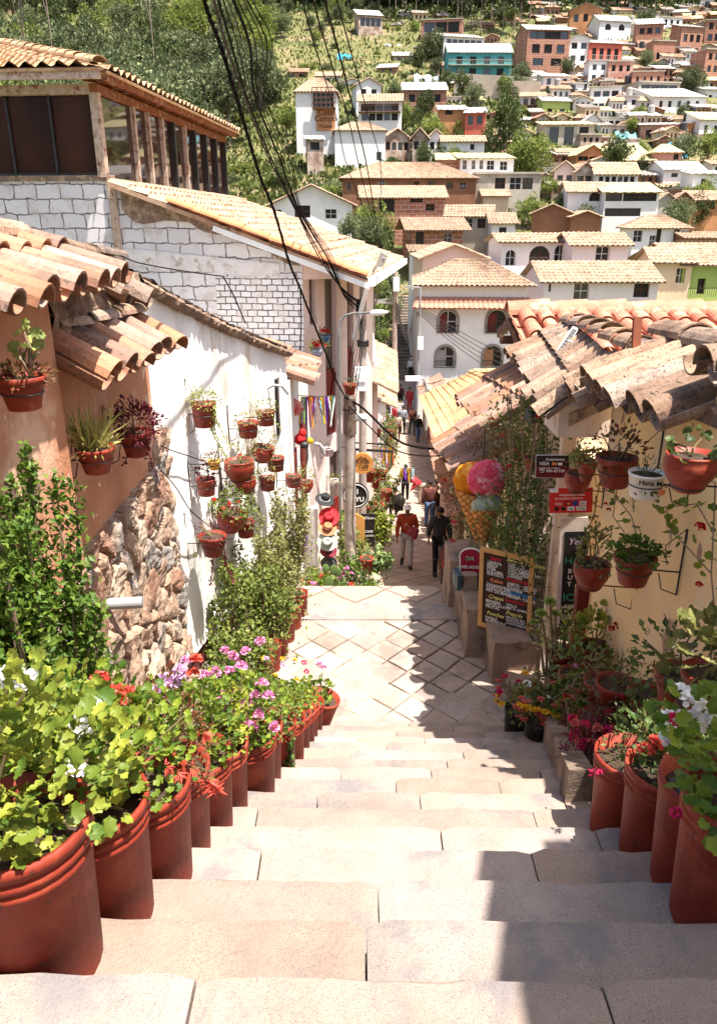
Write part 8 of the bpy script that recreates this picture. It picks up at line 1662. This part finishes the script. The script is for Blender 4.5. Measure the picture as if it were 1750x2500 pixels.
    if detail:
        m = MB()
        for sx_ in (-.03, .03): m.blob((hx + sx_, hy + .088, hz + .0), (.012, .008, .007), 1, 1, 0)
        m.build('eyes', m_blackb, t, local=True); m = MB(); m.blob((hx, hy + .10, hz - .025), (.013, .018, .022), 1, 1, 0); m.build('nose', SKIN, t, local=True)
        m = MB(); m.blob((hx, hy + .088, hz - .058), (.024, .008, .006), 1, 1, 0); m.build('mouth', mat('lips', (.25, .07, .06), (.2, .05, .05)), t, local=True)
        for sx_ in (-.082, .082): m = MB(); m.blob((hx + sx_, hy, hz - .005), (.012, .02, .03), 1, 1, 0); m.build('ear', SKIN, t, local=True)
    if gear == 'backpack': m = MB(); m.blob((0, -.2, J['che'][2] - .05), (.17, .12, .24), 3, 2, .1); m.build('backpack', m_blackb, t, local=True)
    if gear == 'bundle': m = MB(); m.blob((-.15, .2, 1.08), (.15, .1, .12), 7, 3, .4); m.blob((-.2, .15, .98), (.08, .07, .13), 9, 2, .4); m.build('folded_jacket', mat('maroon_jacket', (.24, .025, .05), (.4, .06, .08), scale=14), t, local=True)
    if gear == 'chestprint':
        pass
    return t
def cl(n_, c, c2=None): return mat('cloth_' + n_, c, c2 or tuple(q * .75 for q in c), scale=14, bump=.3, bscale=18, rough=.9)
c_or, c_gr, c_ch, c_bl, c_be, c_re, c_wh, c_je, c_br = cl('orange', (.46, .06, .02)), cl('lightgrey', (.50, .45, .43)), cl('charcoal', (.04, .04, .042)), cl('black', (.014, .013, .014)), cl('beige', (.5, .4, .3)), cl('crimson', (.4, .03, .04)), cl('white', (.75, .72, .72)), cl('denim', (.07, .12, .22)), cl('brown', (.12, .04, .03))
def at_feet(px, py): Y = street_Y(px, py); p = P(px, py, Y); return Vector((p.x, Y, street_z(Y) + .01))
p1 = at_feet(991, 1388); t1 = person('walking man in white cap, orange sweater and light grey trousers carrying a maroon jacket', p1, 176, 1.70, c_or, c_gr, 'walk', cap=cl('capwhite', (.8, .78, .76)), detail=True, hands='carry', gear='bundle')
m = MB(); 
for x, z, w_, h_ in ((.02, 1.28, .05, .02), (0, 1.235, .07, .016), (.04, 1.25, .03, .03), (-.03, 1.19, .05, .018), (.05, 1.20, .05, .018)): m.blob((x, .145, z), (w_ / 2, .006, h_ / 2), 1, 1, 0)
m.build('chest_emblem', c_wh, t1, local=True)
p2 = at_feet(1068, 1405); person('walking man with dark beard, charcoal hoodie and black trousers', p2, 184, 1.74, c_ch, c_bl, 'walk2', hair=m_blackb, detail=True, sleeve=.75)
bd = [o for o in COL.objects if o.get('label', '').startswith('walking man with dark')][0]; m = MB(); m.blob((0, .10, 1.555), (.05, .03, .035), 3, 2, .2); m.build('beard', m_blackb, bd, local=True); m = MB(); m.blob((0, -.05, 1.45), (.13, .08, .05), 3, 2, .2); m.build('hood', c_ch, bd, local=True)
FP = [(972, 1268, 30, 1.55, c_bl, c_bl, 'sit', None, 'backpack', 'person in black crouching at the left with a backpack'), (988, 1226, 178, 1.7, c_bl, c_bl, 'stand', None, None, 'dark silhouetted person standing in the sun under the farthest ribbons'),
      (1028, 1236, 80, 1.65, c_re, c_be, 'bend', None, None, 'person in maroon bending over by the shaded shopfront'), (1046, 1291, 10, 1.72, c_br, c_je, 'stand', None, None, 'person in brown jacket and jeans seen from behind in the shade'),
      (1062, 1285, 0, 1.7, c_bl, c_bl, 'stand', None, 'backpack', 'person in black right beside the brown jacketed one'), (982, 1060, 170, 1.7, cl('stripe', (.3, .32, .36)), c_bl, 'stand', None, None, 'person in a striped grey top in the far crowd'),
      (1005, 1062, 190, 1.7, c_br, c_ch, 'walk', None, None, 'person in dark red and charcoal walking in the far crowd'), (1019, 1080, 200, 1.6, c_bl, c_je, 'walk2', c_wh, None, 'person in blue jeans and pale cap nearest in the far crowd'),
      (999, 1008, 150, 1.7, c_re, c_re, 'stand', None, None, 'person in crimson holding something in the far street'), (976, 998, 180, 1.65, c_br, c_bl, 'stand', None, None, 'small dark clothed person farthest left of the stair foot'), (1032, 1012, 180, 1.7, c_re, c_bl, 'stand', None, None, 'person in red jacket at the right side of the far street'),
      (962, 1052, 120, 1.6, c_re, c_bl, 'stand', None, None, 'vendor in red beside the white stall table'), (1002, 926, 178, 1.72, c_wh, c_bl, 'stand', c_wh, None, 'person in a white shirt and cap at the foot of the far stairway'), (1022, 925, 200, 1.3, c_be, c_bl, 'sit', None, None, 'person sitting at the right of the far stairway foot'),
      (970, 1075, 160, 1.6, c_be, c_br, 'stand', None, None, 'person in beige in the far crowd beside the flowers'), (952, 1030, 120, 1.6, c_wh, c_je, 'stand', None, None, 'person in white on the far left of the crowd')]
for px, py, yw, hg, a, b, ps, cp, gr, lb in FP:
    person(lb, at_feet(px, py), yw, hg, a, b, ps, cap=cp, gear=gr)
for px, yw, lb in ((1002, 180, 'person climbing the far stairway at left'), (1013, 170, 'person climbing the far stairway at right')):
    q = P(px, 730, 76); person(lb, (q.x, 76, -11.6 + 8.4 * 16.5 / 26), yw, 1.7, c_bl, c_ch, 'walk')
# stall tables in the far street
for px, py, lb in ((958, 1012, 'white covered stall table in the far crowd'), (945, 1045, 'flower stall table beside the red door')):
    q = at_feet(px, py); t = thing('stall_table', lb, 'table', q); m = MB(); m.bb(q.x - .7, q.y - .4, q.z + .72, q.x + .7, q.y + .4, q.z + .78); m.bb(q.x - .68, q.y - .39, q.z + .25, q.x + .68, q.y - .37, q.z + .72); m.build('tabletop', c_wh, t)
    for sx_ in (-.6, .6): m = MB(); m.bb(q.x + sx_ - .03, q.y - .3, q.z, q.x + sx_ + .03, q.y - .24, q.z + .72); m.build('leg', m_iron, t)
    for j in range(5): head(t, q + Vector((-.5 + j * .25, -.1, .84)), ['red', 'pink', 'white', 'coral', 'yellow'][j], .11)
